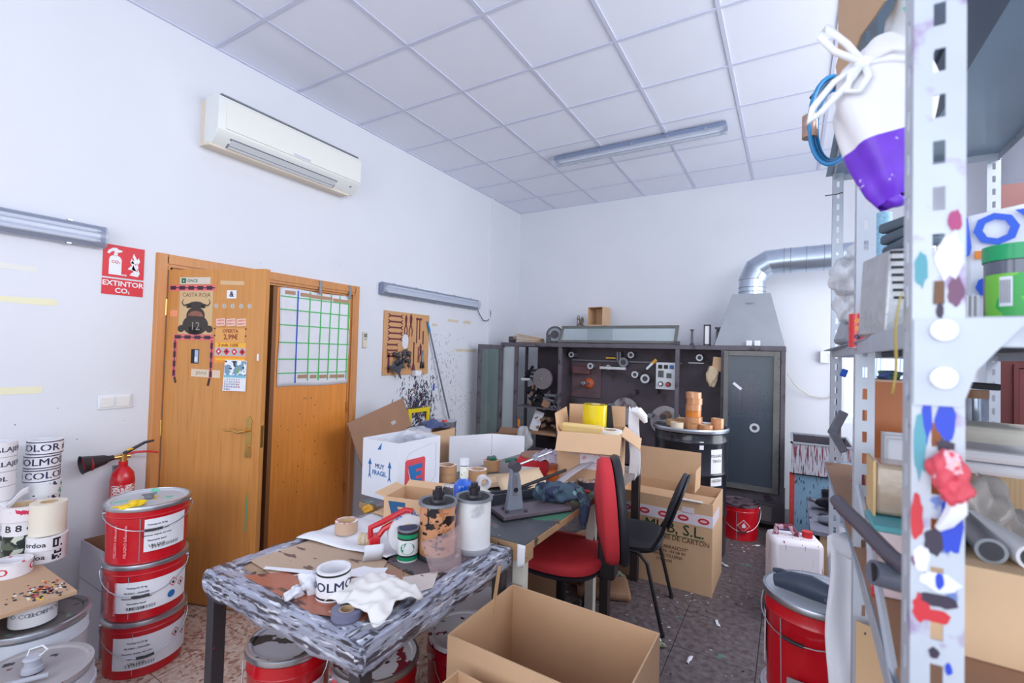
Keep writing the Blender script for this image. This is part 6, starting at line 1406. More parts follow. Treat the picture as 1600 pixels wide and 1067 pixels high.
# ================================================================= LEFT SIDE
bucket('lowest of the three stacked red buckets beside the door', (.60, -.50, 0), math.radians(70), .163, .262, lid=lid_grey, lab=.3, labw=1.1, labh=(.05, .21), hang=.75)
bucket('middle one of the three stacked red buckets, label with a blue dot', (.605, -.505, .265), math.radians(62), .163, .262, lid=lid_grey, lab=.35, labw=1.0, labh=(.05, .20), hang=.62)
tb_ = bucket('top one of the three stacked red buckets, lid smeared yellow and green', (.612, -.51, .530), math.radians(75), .166, .266, lid=lid_col, lab=.35, labw=.55, labh=(.06, .22), hang=.40, diamond=False)
M().cyl((.0, .0, .264), (0, 0, .28), .02, n=16).box(-.03, .03, -.006, .006, .276, .283).build('lid_spout', dull_steel, tb_)
yb_ = M(); yb_.blob((-.06, -.09, .271), (.035, .026, .014), 8, .3, 2).blob((-.09, -.11, .268), (.05, .025, .008), 8, .4, 5).build('yellow_paint_blob', mat('paint_yellow', S(240, 200, 20), .3), tb_)
b2_ = [o_ for o_ in COL.objects if o_.get('label', '').startswith('middle one of the three')][0]
M().add([(.166*math.cos(a0_), .166*math.sin(a0_), z_) for a0_, z_ in [(-PI/2+.75+.11*math.cos(t_), .085+.017*math.sin(t_)) for t_ in [2*PI*i/16 for i in range(16)]]], [tuple(range(16))]).build('blue_dot', mat('print_blue', S(30, 110, 176), .5), b2_, smooth=False)
for b_o in (tb_, b2_):
    dr_ = M(); rn = random.Random(5)
    for k in range(2): dr_.text('PELIGRO Inflamable', .018, T(0, 0, 0) @ RZ(-2.2-.28*k) @ frame((.1655, 0, .11), (0, 0, 1), (0, -1, 0), (1, 0, 0)), .02)
    dr_.build('side_print', mat('print_pink', S(236, 150, 160), .5), b_o, smooth=False)
lc_ = carton('grey_carton', 'tall greyish open carton behind the stacked red buckets', 'box', (.29, -.47, 0), math.radians(0), .28, .30, .52, mat('grey_card', S(190, 190, 204), .7), card_d, ())
M().box(-.14, .14, -.1512, -.150, .325, .33).build('seam', grey_m, lc_, smooth=False)
# white bucket pair and board
wbk = mat('bucket_white', S(206, 210, 222), .4, var=.06, vs=4)
fb = bucket('white bucket with a grey stained lid and pour spout in the bottom left corner', (1.06, -1.02, 0), .6, .165, .40, body=wbk, lid=mat('lid_stained', S(170, 164, 168), .5, var=.12, vs=4, spots=((S(120, 50, 60), 22, .68), (S(70, 64, 70), 14, .66))), lab=None, ring=False, handle=False)
M().lathe([(.03, .40), (.028, .415), (.022, .418), (.022, .44), (.028, .444), (.02, .45), (1e-4, .45)], 20).build('spout', mat('spout_grey', S(176, 178, 190), .4), fb); M().tube([(.02, 0, .45), (.03, .02, .46), (.0, .035, .465), (-.03, .02, .46), (-.02, 0, .45)], .003).build('pull_ring', white_s, fb)
M().box(-.06, .06, -.008, .008, .401, .413, T(.03, -.06, 0) @ RZ(.5)).build('lid_handle', mat('spout_grey', S(176, 178, 190), .4), fb, bevel=.003)
M().lathe([(.158, .30), (.172, .305), (.172, .325), (.16, .33)], 40).build('rim_band', wbk, fb)
bk2 = bucket('white bucket with a dark lid and green paint under the wooden board', (.73, -.93, 0), .3, .16, .45, body=wbk, lid=mat('lid_darkgreen', S(96, 92, 94), .5, spots=((S(110, 180, 150), 5, .60, None, .03), (S(50, 50, 60), 12, .62))), lab=.9, labw=.3, ring=True, handle=False, text=False)
bk3 = bucket('white bucket hidden at the left edge under the wooden board', (.68, -1.30, 0), .3, .16, .45, body=wbk, lid=lid_grey, lab=None, ring=False, handle=False)
roll('white printed tape roll squeezed between the bucket lid and the wooden board', (.77, -.95, .453), .07, .05, .092, tape_white, txt='DOLMOD COLOR', tcol=grey_m, size=.022)
roll('white tape roll supporting the wooden board at the left edge', (.70, -1.28, .453), .07, .05, .092, tape_white)
bdd = M().box(.04, .89, -1.50, -.855, .546, .561)
bo2 = bdd.build('wooden_board', mat('ply_board', S(190, 156, 126), .6, var=.1, vs=4), smooth=False, bevel=.001); tag(bo2, 'plywood board on the white buckets, its corner splattered with paint, carrying tape rolls', 'board')
pm = M(); rn = random.Random(8)
for k in range(150):
    x, y = .80+rn.gauss(0, .05), -.93+rn.gauss(0, .035)
    if x > .888 or y > -.858: continue
    s_ = rn.uniform(.002, .006); pm.m = rn.choice((0, 0, 1, 2, 3, 4)); pm.add([(x+s_*1.7*math.cos(t_), y+s_*math.sin(t_), .5615+.0002*(k % 5)) for t_ in [2*PI*i/7 for i in range(7)]], [tuple(range(7))])
stuff(pm.build('paint_dabs', [ink_black, white_p, mat('paint_yellow', S(240, 200, 20), .3), red_ink, navy], bo2, smooth=False))
# ---------------------------------------------------------------- tape rolls on the board
ZB = .562
mk = mat('tape_camo', S(88, 100, 84), .4, spots=((S(36, 44, 40), 22, .5), (S(200, 204, 190), 26, .62)))
t_teal = mat('tape_tealprint', S(226, 228, 232), .35, coat=.4, spots=((S(90, 180, 150), 18, .62), (S(50, 50, 90), 40, .66)))
t_pink = mat('tape_pinkprint', S(234, 228, 232), .35, coat=.4, spots=((S(206, 50, 90), 26, .60),))
bx0, by0 = .185, -.79
for k, (txt, m_, h, lb) in enumerate((('DOLMOD', tape_white, .058, 'white printed tape roll at the bottom of the second stack on the board'), ('BOX 24', tape_white, .058, 'white printed tape roll second from the bottom of the second stack on the board'),
      (None, t_teal, .064, 'teal printed tape roll in the middle of the second stack on the board'), (None, t_teal, .064, 'teal printed roll with a loose end above the middle of the second stack'), (None, t_teal, .064, 'pale printed tape roll under the DOLMOD ones in the second stack'),
      ('m COLOR', tape_white, .066, 'white roll lettered m COLOR, third from the top of the second stack'), ('DOLMOD', tape_white, .066, 'white roll lettered DOLMOD, second from the top of the second stack'), ('COLOR m', tape_white, .07, 'white roll lettered COLOR on the very top of the second stack'))):
    z = ZB+sum((.058, .058, .064, .064, .064, .066, .066, .07)[:k])
    roll(lb, (bx0+.004*math.sin(k*2.1), by0+.004*math.cos(k*1.7), z), .066, .05, h, m_, 0, None, txt, navy, .046, band=navy if txt else None, rep=2, face=-.35)
lo = M().sheet(8, 3, lambda u, v: (bx0+.07+.05*u, by0-.06-.10*u, ZB+.27-.05*u+.035*v+.01*math.sin(u*6)))
tag(lo.build('loose_tape_end', white_p, solid=.001), 'loose white tape end sticking out of the second stack towards the left', 'tape')
for k in range(8):
    z = ZB+.066*k
    roll('white printed tape roll in the stack cut by the left edge, number %s up' % ('one', 'two', 'three', 'four', 'five', 'six', 'seven', 'eight')[k], (.225, -.955, z), .064, .05, .064, tape_white, 0, None, 'EMBALAJE' if k > 5 else ('DOL' if k % 2 else None), navy, .03, band=None, group='tape rolls in the stack cut by the left edge', face=-.2)
for k, (m_, h, lb, txt) in enumerate(((mk, .058, 'dark camouflage tape roll at the bottom of the front stack on the board', None), (mk, .058, 'dark green camouflage tape roll second from the bottom of the front stack', None), (tape_white, .064, 'white tape roll lettered B under the pink printed one', 'B 8 o'), (t_pink, .062, 'wide white tape roll printed pink on top of the front stack', None))):
    z = ZB+sum((.058, .058, .064, .062)[:k])
    roll(lb, (.315, -.885, z), .064 if k < 3 else .072, .05, h, m_, 0, None, txt, ink_black, .04, face=-.4)
qa = M
for k in range(2):
    o = roll('white roll printed with small black blocks beside the front stack, %s' % ('lower one', 'upper one')[k], (.415+.006*k, -.825, ZB+.056*k), .070, .05, .055, tape_white, 0, None, 'ordoa', ink_black, .03, rep=2, face=-.9)
    b = M(); rn = random.Random(3+k)
    for i in range(5):
        for j in range(5):
            if rn.random() < .6: b.patch(.0708, .0+i*.1, .0+(i+1)*.1, .010+.008*j, .018+.008*j, n=1)
    b.build('printed_blocks', ink_black, o, smooth=False)
o = thing('masking_paper_roll', 'tall cream paper roll with a frayed edge standing on the printed rolls', 'paper roll', (.40, -.82, ZB+.112))
M().ring((0, 0, 0), .03, .064, .14, 36).build('paper', mat('roll_cream', S(230, 222, 206), .7, var=.03, vs=4), o); M().ring((0, 0, 0), .026, .031, .141, 24).build('core', core_m, o)
roll('flat white tape roll with a red logo top lying at the front of the board', (.49, -.955, ZB), .068, .035, .055, tape_white, 0, None, 'O', red_ink, .04, rep=4, top=t_pink, face=-.6)
cbxl('wood_bit', 'small wooden block at the left edge of the board', 'wood', (.42, -.99, ZB), (.05, .04, .05), (0, 0, .4), mat('shelf_wood', S(170, 130, 98), .7))

# ================================================================= STEEL SHELVING ON THE RIGHT
galv = mat('galv_angle', S(190, 196, 208), .45, .25, var=.08, vs=10, spots=((S(120, 110, 120), 30, .76),))
galv_s = mat('galv_smeared', S(196, 202, 214), .45, .2, var=.1, vs=10, spots=((S(168, 150, 186), 26, .60, None, .08), (S(110, 130, 190), 40, .68, None, .04), (S(80, 72, 90), 60, .70, None, .03)))
galv2 = mat('shelf_panel_grey', S(150, 170, 186), .45, .4, var=.06, vs=5)
su = thing('shelving_unit', 'slotted angle steel shelving unit along the right, its near post smeared with paint', 'shelf', (0, 0, 0))
def slotted(mb, w_, h, pitch, z0, mx, t=.002):
    n = int((h)/pitch); sw_, sh_ = w_*.24, pitch*.50
    mb.box(0, (w_-sw_)/2, 0, t, 0, h, mx).box((w_+sw_)/2, w_, 0, t, 0, h, mx)
    for k in range(n):
        z = k*pitch; mb.box((w_-sw_)/2, (w_+sw_)/2, 0, t, z, z+pitch-sh_, mx)
    mb.box((w_-sw_)/2, (w_+sw_)/2, 0, t, n*pitch, h, mx)
def angle_post(x, y, sx, h=2.32, w_=.042, pitch=.0455):
    mb = M()
    slotted(mb, w_, h, pitch, 0, T(x, y, 0) if sx > 0 else T(x-w_, y, 0))
    slotted(mb, w_, h, pitch, 0, frame((x+(.002 if sx > 0 else 0), y+.002, 0), (0, 1, 0), (-1, 0, 0), (0, 0, 1)))
    return mb.build('post', galv_s if w_ > .0385 else galv, su, smooth=False)
XL, XRt = 3.432, 3.96
pA = angle_post(XL, -1.02, 1, w_=.039)
angle_post(3.45, -.37, 1, w_=.034); angle_post(3.468, .63, 1, w_=.036); angle_post(XRt, .66, -1, w_=.036); angle_post(XRt, -.36, -1, w_=.036)
for z in (1.575, 1.135, 2.285):
    y0, y1 = -1.015, .66
    M().box(3.446, XRt-.003, y0, y1, z+.024, z+.027).build('shelf_panel', galv2, su, smooth=False)
    M().hexa([(3.437, y0, z), (3.440, y0, z), (3.475, y1, z), (3.472, y1, z), (3.437, y0, z+.028), (3.440, y0, z+.028), (3.475, y1, z+.028), (3.472, y1, z+.028)]).build('shelf_edge', galv, su, smooth=False)
    M().box(3.446, XRt, y0-.001, y0+.001, z, z+.028).build('shelf_edge', galv, su, smooth=False)
    M().box(3.48, XRt, y1-.002, y1, z, z+.028).build('shelf_edge', galv, su, smooth=False)
    M().box(XRt-.006, XRt-.004, y0, y1, z, z+.028).build('shelf_edge', galv, su, smooth=False)
    M().box(3.63, 3.70, y0+.01, y1-.01, z+.004, z+.0235).build('stiffener', mat('stiffener', S(96, 106, 120), .5, .3), su, smooth=False)
def bolt(x, y, z, par=su, r=.010): return M().cyl((x, y, z), (x, y-.008, z), r, n=18).cyl((x, y-.008, z), (x, y-.011, z), r*.8, n=18).build('bolt', mat('bolt_bright', S(226, 228, 236), .3, .4), par)
M().prism([(0, -.055), (.0, .028), (.08, .028), (.045, -.02), (.035, -.055)], .002, WY(XL+.001, -1.0215, 1.573)).build('gusset', galv, su, smooth=False)
for dx, dz_ in ((.022, .017), (.022, -.028), (.092, .014)): bolt(XL+dx, -1.0215 if dx < .05 else -1.016, 1.573+dz_)
bolt(XL+.02, -1.0215, 1.153)
# diagonal brace
M().tube([(3.455, -.40, 1.30), (3.452, -.62, 1.235), (3.448, -.86, 1.15)], .006, 6).build('brace', galv, su)
# paint on the near post: dabs sitting on the steel
pc_ = {'m': mat('post_magenta', S(176, 70, 124), .5), 'b': mat('post_blue', S(40, 70, 200), .45), 't': mat('post_teal', S(90, 160, 176), .5), 'r': mat('post_red', S(206, 50, 60), .45), 'k': mat('post_dark', S(60, 50, 70), .5), 'w': white_p, 'p': mat('post_plum', S(120, 80, 110), .5)}
def zA(v): return 1.602-(v-497)*.000595
def dabA(key, u0, u1, v0, v1, seed):
    rn = random.Random(seed); x = lambda u: XL+(u-1427)/78*.039
    n = 16; cx, cz = (x(u0)+x(u1))/2, (zA(v0)+zA(v1))/2; rx, rz = abs(x(u1)-x(u0))/2, abs(zA(v1)-zA(v0))/2
    poly = [(min(XL+.039, max(XL, cx+rx*math.cos(2*PI*i/n)*rn.uniform(.75, 1.1))), cz+rz*math.sin(2*PI*i/n)*rn.uniform(.7, 1.1)) for i in range(n)]
    M().prism(poly, .0006+.0001*(seed % 5), WY(0, -1.0202, 0)).build('paint_smear', pc_[key], pA, smooth=False)
for i, a_ in enumerate((('m', 1478, 1500, 322, 360), ('w', 1460, 1504, 355, 440), ('t', 1428, 1450, 385, 450), ('p', 1478, 1504, 430, 480), ('k', 1462, 1474, 470, 500), ('p', 1480, 1502, 380, 410),
      ('b', 1448, 1466, 600, 616), ('b', 1442, 1458, 622, 700), ('b', 1462, 1492, 625, 700), ('t', 1428, 1450, 650, 760), ('k', 1462, 1492, 690, 712), ('r', 1425, 1446, 780, 862), ('b', 1468, 1502, 770, 880), ('k', 1446, 1476, 830, 880), ('w', 1430, 1456, 860, 910), ('k', 1440, 1500, 935, 958), ('b', 1462, 1476, 900, 930), ('r', 1430, 1456, 940, 990), ('r', 1445, 1488, 960, 985), ('w', 1440, 1500, 900, 934), ('k', 1454, 1470, 1020, 1040), ('b', 1478, 1488, 1040, 1060), ('p', 1428, 1440, 880, 900))):
    dabA(*a_, i+3)
wd = M(); wd.blob((3.456, -1.032, 1.458), (.013, .011, .020), 14, .3, 5); wd.blob((3.460, -1.036, 1.442), (.010, .010, .013), 10, .35, 9)
tag(wd.build('red_wad', mat('wad_red', S(222, 80, 96), .5, var=.2, vs=60, spots=((S(240, 190, 200), 60, .58), (S(236, 190, 110), 50, .68)), bump=.3, bs=120)), 'knotted red and pink tape wad stuck on the near steel post', 'tape')
wd = M(); wd.tube([(3.463, -1.032, 1.44), (3.462, -1.034, 1.424), (3.456, -1.032, 1.412), (3.45, -1.03, 1.404)], [.007, .008, .006, .003], 8)
tag(wd.build('white_wad', white_p), 'white twisted tape end hanging below the red wad on the near post', 'tape')
st3 = M().sheet(3, 14, lambda u, v: (3.4275-.002*math.sin(v*6), -1.00+.05*v+.012*u, 1.63-.105*v-.004*u))
tag(st3.build('yellow_strap', mat('strap_yellow', S(206, 186, 96), .5), solid=.001), 'dull yellow strap hanging along the edge of the near steel post', 'strap')
M().box(3.45, 3.95, -.98, .6, 1.1625, 1.1655).build('shelf_liner', card_d, su, smooth=False)
# ---- items on the eye level shelf
ZE = 1.602
jr = thing('green_lid_jar', 'clear jar with a bright green lid and green label on the shelf', 'jar', (3.628, -.60, ZE+.001))
M().lathe([(1e-4, 0), (.034, 0), (.036, .004), (.036, .115), (.031, .122), (1e-4, .122)], 32).build('glass_body', mat('jar_dark', S(96, 100, 116), .12, coat=.5), jr)
M().cyl((0, 0, .116), (0, 0, .140), .038, n=36).build('lid', mat('lid_green', S(0, 158, 96), .35, coat=.2), jr)
M().patch(.0365, -3.0, .0, .03, .095, n=20).build('label', mat('label_lime', S(120, 196, 70), .4, spots=((S(60, 170, 80), 20, .55),)), jr)
M().patch(.0370, -2.35, -1.95, .045, .09, n=6).build('label_block', white_p, jr)
jb = M()
for k in range(6): jb.patch(.0374, -2.32+.055*k, -2.30+.055*k, .05, .085, n=1)
jb.build('barcode', ink_black, jr, smooth=False)
wb2 = thing('printed_white_bag', 'white bag with blue letters standing behind the green lidded jar', 'bag', (3.655, -.46, ZE+.001))
M().hexa([(-.06, -.03, 0), (.09, -.03, 0), (.09, .03, 0), (-.06, .03, 0), (-.055, -.012, .225), (.09, -.016, .25), (.09, .01, .25), (-.055, .01, .225)]).build('bag_body', card_w, wb2, bevel=.008)
M().text('JOYA', .075, WY(.02, -.026, .195) @ RZ(.1), .03).text('on', .07, WY(-.01, -.029, .10) @ RZ(.1), .03).build('lettering', mat('print_cobalt', S(40, 90, 210), .5), wb2, smooth=False)
M().cbox((-.04, -.026, .15), (.012, .003, .014)).build('orange_mark', mat('orange_plastic', S(226, 130, 40), .4), wb2)
bc4 = M()
for k in range(5): bc4.box(3.524+.005*k, 3.527+.005*k, -.752, -.75, ZE+.001, ZE+.05)
tag(bc4.box(3.522, 3.548, -.75, -.72, ZE+.001, ZE+.05).build('striped_pack', mat('pack_stripe', S(200, 200, 206), .5, wave=('X', 60, .6)), smooth=False), 'small grey striped packet on the shelf just right of the near post', 'packet')
tn = thing('folded_tin', 'grey printed metal tin with dents on the shelf behind the near post', 'tin', (3.478, -.62, ZE+.001), .25)
M().hexa([(-.035, -.05, 0), (.03, -.05, .0), (.03, .05, .0), (-.035, .05, 0), (-.028, -.05, .135), (.035, -.05, .14), (.035, .05, .14), (-.028, .05, .135)]).build('body', mat('tin_grey', S(186, 186, 190), .3, .4, var=.15, vs=30, bump=.6, bs=60), tn, bevel=.004)
for k in range(7): M().box(-.028+.001*k, .024, -.052, -.0505, .128-.012*k, .132-.012*k).build('print_line', ink_black, tn, smooth=False)
pb3 = M(); pb3.blob((3.445, -.22, 1.765), (.036, .08, .045), 12, .3, 7); pb3.blob((3.462, -.27, 1.815), (.024, .04, .022), 10, .35, 2).blob((3.45, -.15, 1.70), (.024, .06, .04), 10, .35, 8)
tag(pb3.build('plastic_bag', mat('bag_milky2', S(228, 230, 238), .2, bump=1.0, bs=45, alpha=.6, coat=.4)), 'crumpled clear plastic bag bulging out of the shelf at the far post', 'bag')
rt_ = thing('red_can', 'small glossy red can with orange dots hanging at the shelf front', 'can', (3.452, -.38, 1.585))
M().cyl((0, 0, 0), (0, 0, .075), .0155, n=28).build('body', mat('can_red', S(220, 40, 48), .2, coat=.6), rt_); M().lathe([(.0155, .0), (.0165, .002), (.0155, .004)], 24).build('rim', steel, rt_)
for z, m_ in ((.060, mat('dot_orange', S(240, 150, 60), .4)), (.044, mat('dot_orange', S(240, 150, 60), .4)), (.026, navy), (.012, navy)):
    aa = math.atan2(-1.6+.38, 3.33-3.452)
    M().add([(.0158*math.cos(aa+.0055*math.cos(t_)/.0158), .0158*math.sin(aa+.0055*math.cos(t_)/.0158), z+.0055*math.sin(t_)) for t_ in [2*PI*i/14 for i in range(14)]], [tuple(range(14))]).build('dot', m_, rt_, smooth=False)
ot_ = thing('orange_disc', 'yellow orange tape disc standing behind the red can', 'disc', (3.476, -.33, 1.69))
M().cyl((-.008, -.006, 0), (.008, .006, 0), .036, n=30).build('disc', mat('disc_amber', S(240, 178, 50), .4), ot_); M().ring((0, 0, 0), .036, .045, .018, 30, T(-.006, -.004, 0) @ Matrix.Rotation(PI/2, 4, 'Y')).build('outer', rubm, ot_)
ot_.location.z = ZE+.046
cbxl('grey_wrap', 'grey crumpled wrapper between the far posts on the eye level shelf', 'wrapper', (3.455, -.10, ZE), (.04, .10, .07), (0, .3, .2), mat('wrap_grey', S(150, 154, 166), .3, var=.2, vs=40, bump=.6), .01)
for k in range(3): cbxl('folded_cloth', 'grey blue folded cloth on the upper rack, %s layer' % ('lowest', 'middle', 'top')[k], 'cloth', (3.56, -.25, 1.81+.026*k), (.07, .12, .024), (.02*k, .03, .2+.1*k), mat('cloth_greyblue', S(100-12*k, 114-8*k, 128), .8), .008)
cbxl('carton_block', 'brown box carrying the folded cloths on the eye level shelf', 'box', (3.565, -.22, ZE), (.08, .16, .206), (0, 0, .1), card_d, .003)
bw = thing('bubble_roll', 'light blue bubble wrap roll standing on the eye level shelf', 'roll', (3.545, .02, ZE))
M().cyl((0, 0, 0), (0, 0, .37), .022, n=24).build('wrap', mat('bubble_blue', S(140, 190, 220), .25, var=.25, vs=120, bump=.6, bs=220, coat=.3), bw)
M().cyl((0, 0, .37), (0, 0, .371), .01, n=16).build('core', core_m, bw)
# ---- hanging things
bag = thing('knotted_bag', 'white and purple plastic bag tied with a white cord on the near post', 'bag', (0, 0, 0))
bwht = mat('bag_white', S(236, 234, 240), .5, bump=.3, bs=40)
bpur = mat('bag_purple', S(112, 50, 206), .35, var=.15, vs=60, spots=((S(190, 170, 230), 40, .66),))
def bprof(z):    # width of the bag, local
    pts = [(1.78, .012), (1.80, .022), (1.85, .034), (1.93, .046), (1.98, .036), (2.01, .014)]
    for (a0_, r0_), (a1_, r1_) in zip(pts, pts[1:]):
        if a0_ <= z <= a1_: return r0_+(r1_-r0_)*(z-a0_)/(a1_-a0_)
    return .01
def bagpart(z0, z1):
    def fn(u, v):
        z = z0+(z1-z0)*v; r = 1.3*bprof(z)*(1+.09*math.sin(u*2*PI*5+z*30)); a_ = 2*PI*u
        z2 = z+ .010*math.cos(a_+.6)
        return (3.430+(2.01-z)*.09+r*math.cos(a_), -.79+r*.7*math.sin(a_), z2)
    return fn
M().sheet(40, 12, bagpart(1.865, 2.01)).build('bag_top', bwht, bag)
M().sheet(40, 10, bagpart(1.782, 1.865)).build('bag_bottom', bpur, bag)
M().blob((3.4515, -.79, 1.784), (.014, .012, .010), 8, .2, 3).build('bag_tip', bpur, bag)
crd = M()
C0 = Vector((3.413, -.82, 1.972))
crd.tube([C0, C0+Vector((-.02, -.006, .03)), C0+Vector((-.045, -.008, .062)), C0+Vector((-.052, -.01, .048)), C0+Vector((-.035, -.01, .022)), C0], .0046, 8)
crd.tube([C0, C0+Vector((.03, -.012, .006)), C0+Vector((.062, -.014, -.008)), C0+Vector((.058, -.012, -.018)), C0+Vector((.03, -.01, -.008)), C0], .0044, 8)
crd.tube([C0, C0+Vector((-.02, -.01, -.03)), C0+Vector((-.05, -.01, -.062)), C0+Vector((-.064, -.008, -.072)), C0+Vector((-.06, -.008, -.052)), C0+Vector((-.035, -.006, -.02)), C0], .0046, 8)
crd.tube([C0, C0+Vector((.004, -.012, -.025)), C0+Vector((-.006, -.014, -.045)), C0+Vector((-.02, -.012, -.04)), C0+Vector((-.016, -.01, -.015)), C0], .0044, 8)
crd.blob(tuple(C0), (.010, .009, .010), 8, .2, 1)
crd.build('cord_bow', mat('cord_white', S(240, 240, 244), .7), bag)
hs = thing('blue_hose_coil', 'coil of blue hose wrapped with brown tape hanging at the far posts', 'hose', (3.432, .10, 2.29))
hb1, hb2 = mat('hose_blue', S(40, 130, 190), .35), mat('hose_navy', S(50, 76, 110), .35)
for k in range(5):
    pts = [((.060-.003*k)*math.cos(2*PI*i/28)+.002*k, .01*k-.02+.01*math.sin(2*PI*i/28*2), (.135-.006*k)*math.sin(2*PI*i/28)) for i in range(28)]
    M().tube(pts, .0065, 8, closed=True).build('hose_loop', hb1 if k % 2 == 0 else hb2, hs)
M().cyl((-.058, .0, -.035), (-.058, .0, .035), .021, n=16).build('tape_wrap', mat('wrap_brown', S(176, 140, 124), .25, var=.2, vs=60, coat=.4), hs)
M().tube([(-.02, 0, .12), (-.04, -.005, .105), (-.055, -.01, .085)], .007, 8).build('hose_end', hb2, hs)
tag(M().tube([(3.44, .55, 2.20), (3.452, .5, 2.185), (3.475, .48, 2.18), (3.49, .5, 2.19)], .002, 5).build('thin_wire', black_m), 'thin wire looped at the top of the far steel post', 'wire')
# ---- on the top shelf
ZT = 2.313
tc_ = carton('overhanging_carton', 'brown carton on the top shelf hanging over its edge with a torn flap', 'box', (3.50, -.30, ZT), .05, .13, .30, .24, card, card_in)
M().prism([(-.42, 0), (-.42, -.20), (-.33, -.17), (-.22, -.13), (-.12, -.12), (-.12, -.245), (-.06, -.25), (0, -.21), (.12, 0)], .003, frame((-.073, 0, 0), (0, 1, 0), (0, 0, 1), (1, 0, 0))).build('torn_flap', card_y, tc_, smooth=False)
M().hexa([(-.10, -.18, .06), (-.06, -.18, .05), (-.06, -.17, .05), (-.10, -.17, .06), (-.11, -.18, .09), (-.06, -.18, .10), (-.06, -.17, .10), (-.11, -.17, .09)]).build('flap', card, tc_, smooth=False)
b5 = M(); b5.blob((3.49, -.62, 2.10), (.028, .05, .07), 12, .3, 4).blob((3.475, -.66, 2.03), (.018, .03, .04), 8, .3, 6)
tag(b5.build('plastic_bag', mat('bag_teal', S(226, 230, 236), .3, spots=((S(110, 210, 205), 18, .62),), bump=.5, bs=40, alpha=.85)), 'white plastic bag with teal print hanging between the carton and the near post', 'bag')
cbxl('grey_tray', 'dark grey plastic tray end under the top shelf behind the near post', 'tray', (3.53, -.55, 2.14), (.04, .2, .14), (0, 0, .05), mat('tray_grey', S(120, 130, 146), .5), .004)
# ---- items on the lower shelf
ZL = 1.166
oc2 = thing('orange_crate', 'tall orange brown corrugated plastic sheet box on the lower shelf', 'crate', (3.515, -.22, ZL), 0)
orm = mat('orange_board', S(206, 120, 66), .4, var=.04, wave=('X', 70, .10))
M().hexa([(-.012, -.03, .0), (.10, -.03, 0), (.10, .12, 0), (-.012, .12, 0), (-.042, -.03, .352), (.10, -.03, .352), (.10, .12, .352), (-.042, .12, .352)]).build('board', orm, oc2, smooth=False, bevel=.002)
M().box(-.04, .10, -.031, -.029, .348, .353).build('top_edge', mat('edge_pale', S(220, 190, 170), .6), oc2, smooth=False)
gpl = M(); gpl.blob((3.53, -.20, 1.528), (.02, .03, .012), 8, .5, 2); tag(gpl.build('green_scrap', mat('scrap_green', S(96, 150, 120), .6, spots=((S(90, 110, 170), 30, .52), (S(220, 225, 235), 40, .6))))
    , 'green and blue crumpled scraps on top of the orange board box', 'scrap')
for k in range(3): flat('paper_stack', 'white paper sheets standing in front of the orange box, %s layer' % ('rear', 'middle', 'front')[k], 'papers', 3.535+.004*k, -.33-.012*k, 1.335-.006*k, .07, .15, 0, white_p, .004, (PI/2, 0), 0)
pk = thing('wrapped_package', 'brown package in glossy clear plastic on the lower shelf', 'package', (3.490, -.52, ZL), 0)
M().box(-.028, .03, -.03, .05, .12, .21).build('parcel', mat('parcel', S(176, 156, 138), .15, var=.15, vs=30, coat=.8, bump=.5, bs=25), pk, bevel=.008)
M().box(-.03, -.026, -.032, .05, .06, .215).build('card_edge', mat('card_edge', S(214, 180, 130), .6), pk, smooth=False)
mt = tag(M().prism([(0, 0), (.026, .028), (.03, -.03)], .003, WY(3.448, -.30, 1.29)).build('maroon_triangle', mat('maroon_board', S(150, 80, 96), .5), smooth=False), 'small maroon triangular board sticking out beside the wrapped package', 'board')
ty = thing('teal_rim_tray', 'white tray with a teal rim under the wrapped package', 'tray', (3.485, -.58, ZL), 0)
M().box(-.03, .03, -.03, .06, .0, .108).build('body', mat('tray_pinkish', S(222, 206, 214), .5), ty, bevel=.003); M().box(-.033, .033, -.033, .063, .108, .118).build('rim', mat('rim_teal', S(90, 166, 176), .5), ty, bevel=.002)
M().box(-.033, -.03, -.034, -.03, .0, .11).build('corner_stripe', red_ink, ty, smooth=False)
hp2 = thing('grey_handle_tube', 'dark grey curved tube handle sticking out of the lower shelf', 'tube', (0, 0, 0))
M().tube([(3.402, -.62, 1.317), (3.41, -.655, 1.312), (3.425, -.70, 1.306), (3.45, -.80, 1.296), (3.48, -.86, 1.290)], [.011, .0115, .011, .011, .011], 12).build('tube', mat('tube_dark', S(84, 78, 90), .4), hp2)
hp3 = thing('grey_tube_end', 'grey pipe end pointing left out of the lower shelf', 'tube', (0, 0, 0))
M().cyl((3.428, -.815, 1.276), (3.49, -.79, 1.262), .016, n=24).build('pipe', mat('pipe_grey', S(96, 100, 114), .45), hp3); M().cyl((3.4275, -.8152, 1.2761), (3.4285, -.815, 1.276), .012, n=20).build('bore', ink_black, hp3)
gtp = M(); gtp.cbox((0, 0, 0), (.03, .04, .10), T(3.49, .60, 1.32) @ Matrix.Rotation(.4, 4, 'Y')).cbox((0, 0, 0), (.028, .03, .08), T(3.492, .585, 1.25) @ Matrix.Rotation(-.5, 4, 'Y'))
tag(gtp.build('grey_tape_lump', mat('tape_grey', S(110, 112, 124), .4, var=.2, vs=30), bevel=.004), 'grey folded tape lump wrapped on the far steel post', 'tape')
cbxl('blue_clip', 'small blue clip on the far post seen against the window', 'clip', (3.505, .62, 1.50), (.02, .03, .03), (0, .3, 0), mat('tape_blue', S(20, 90, 200), .5), .004)
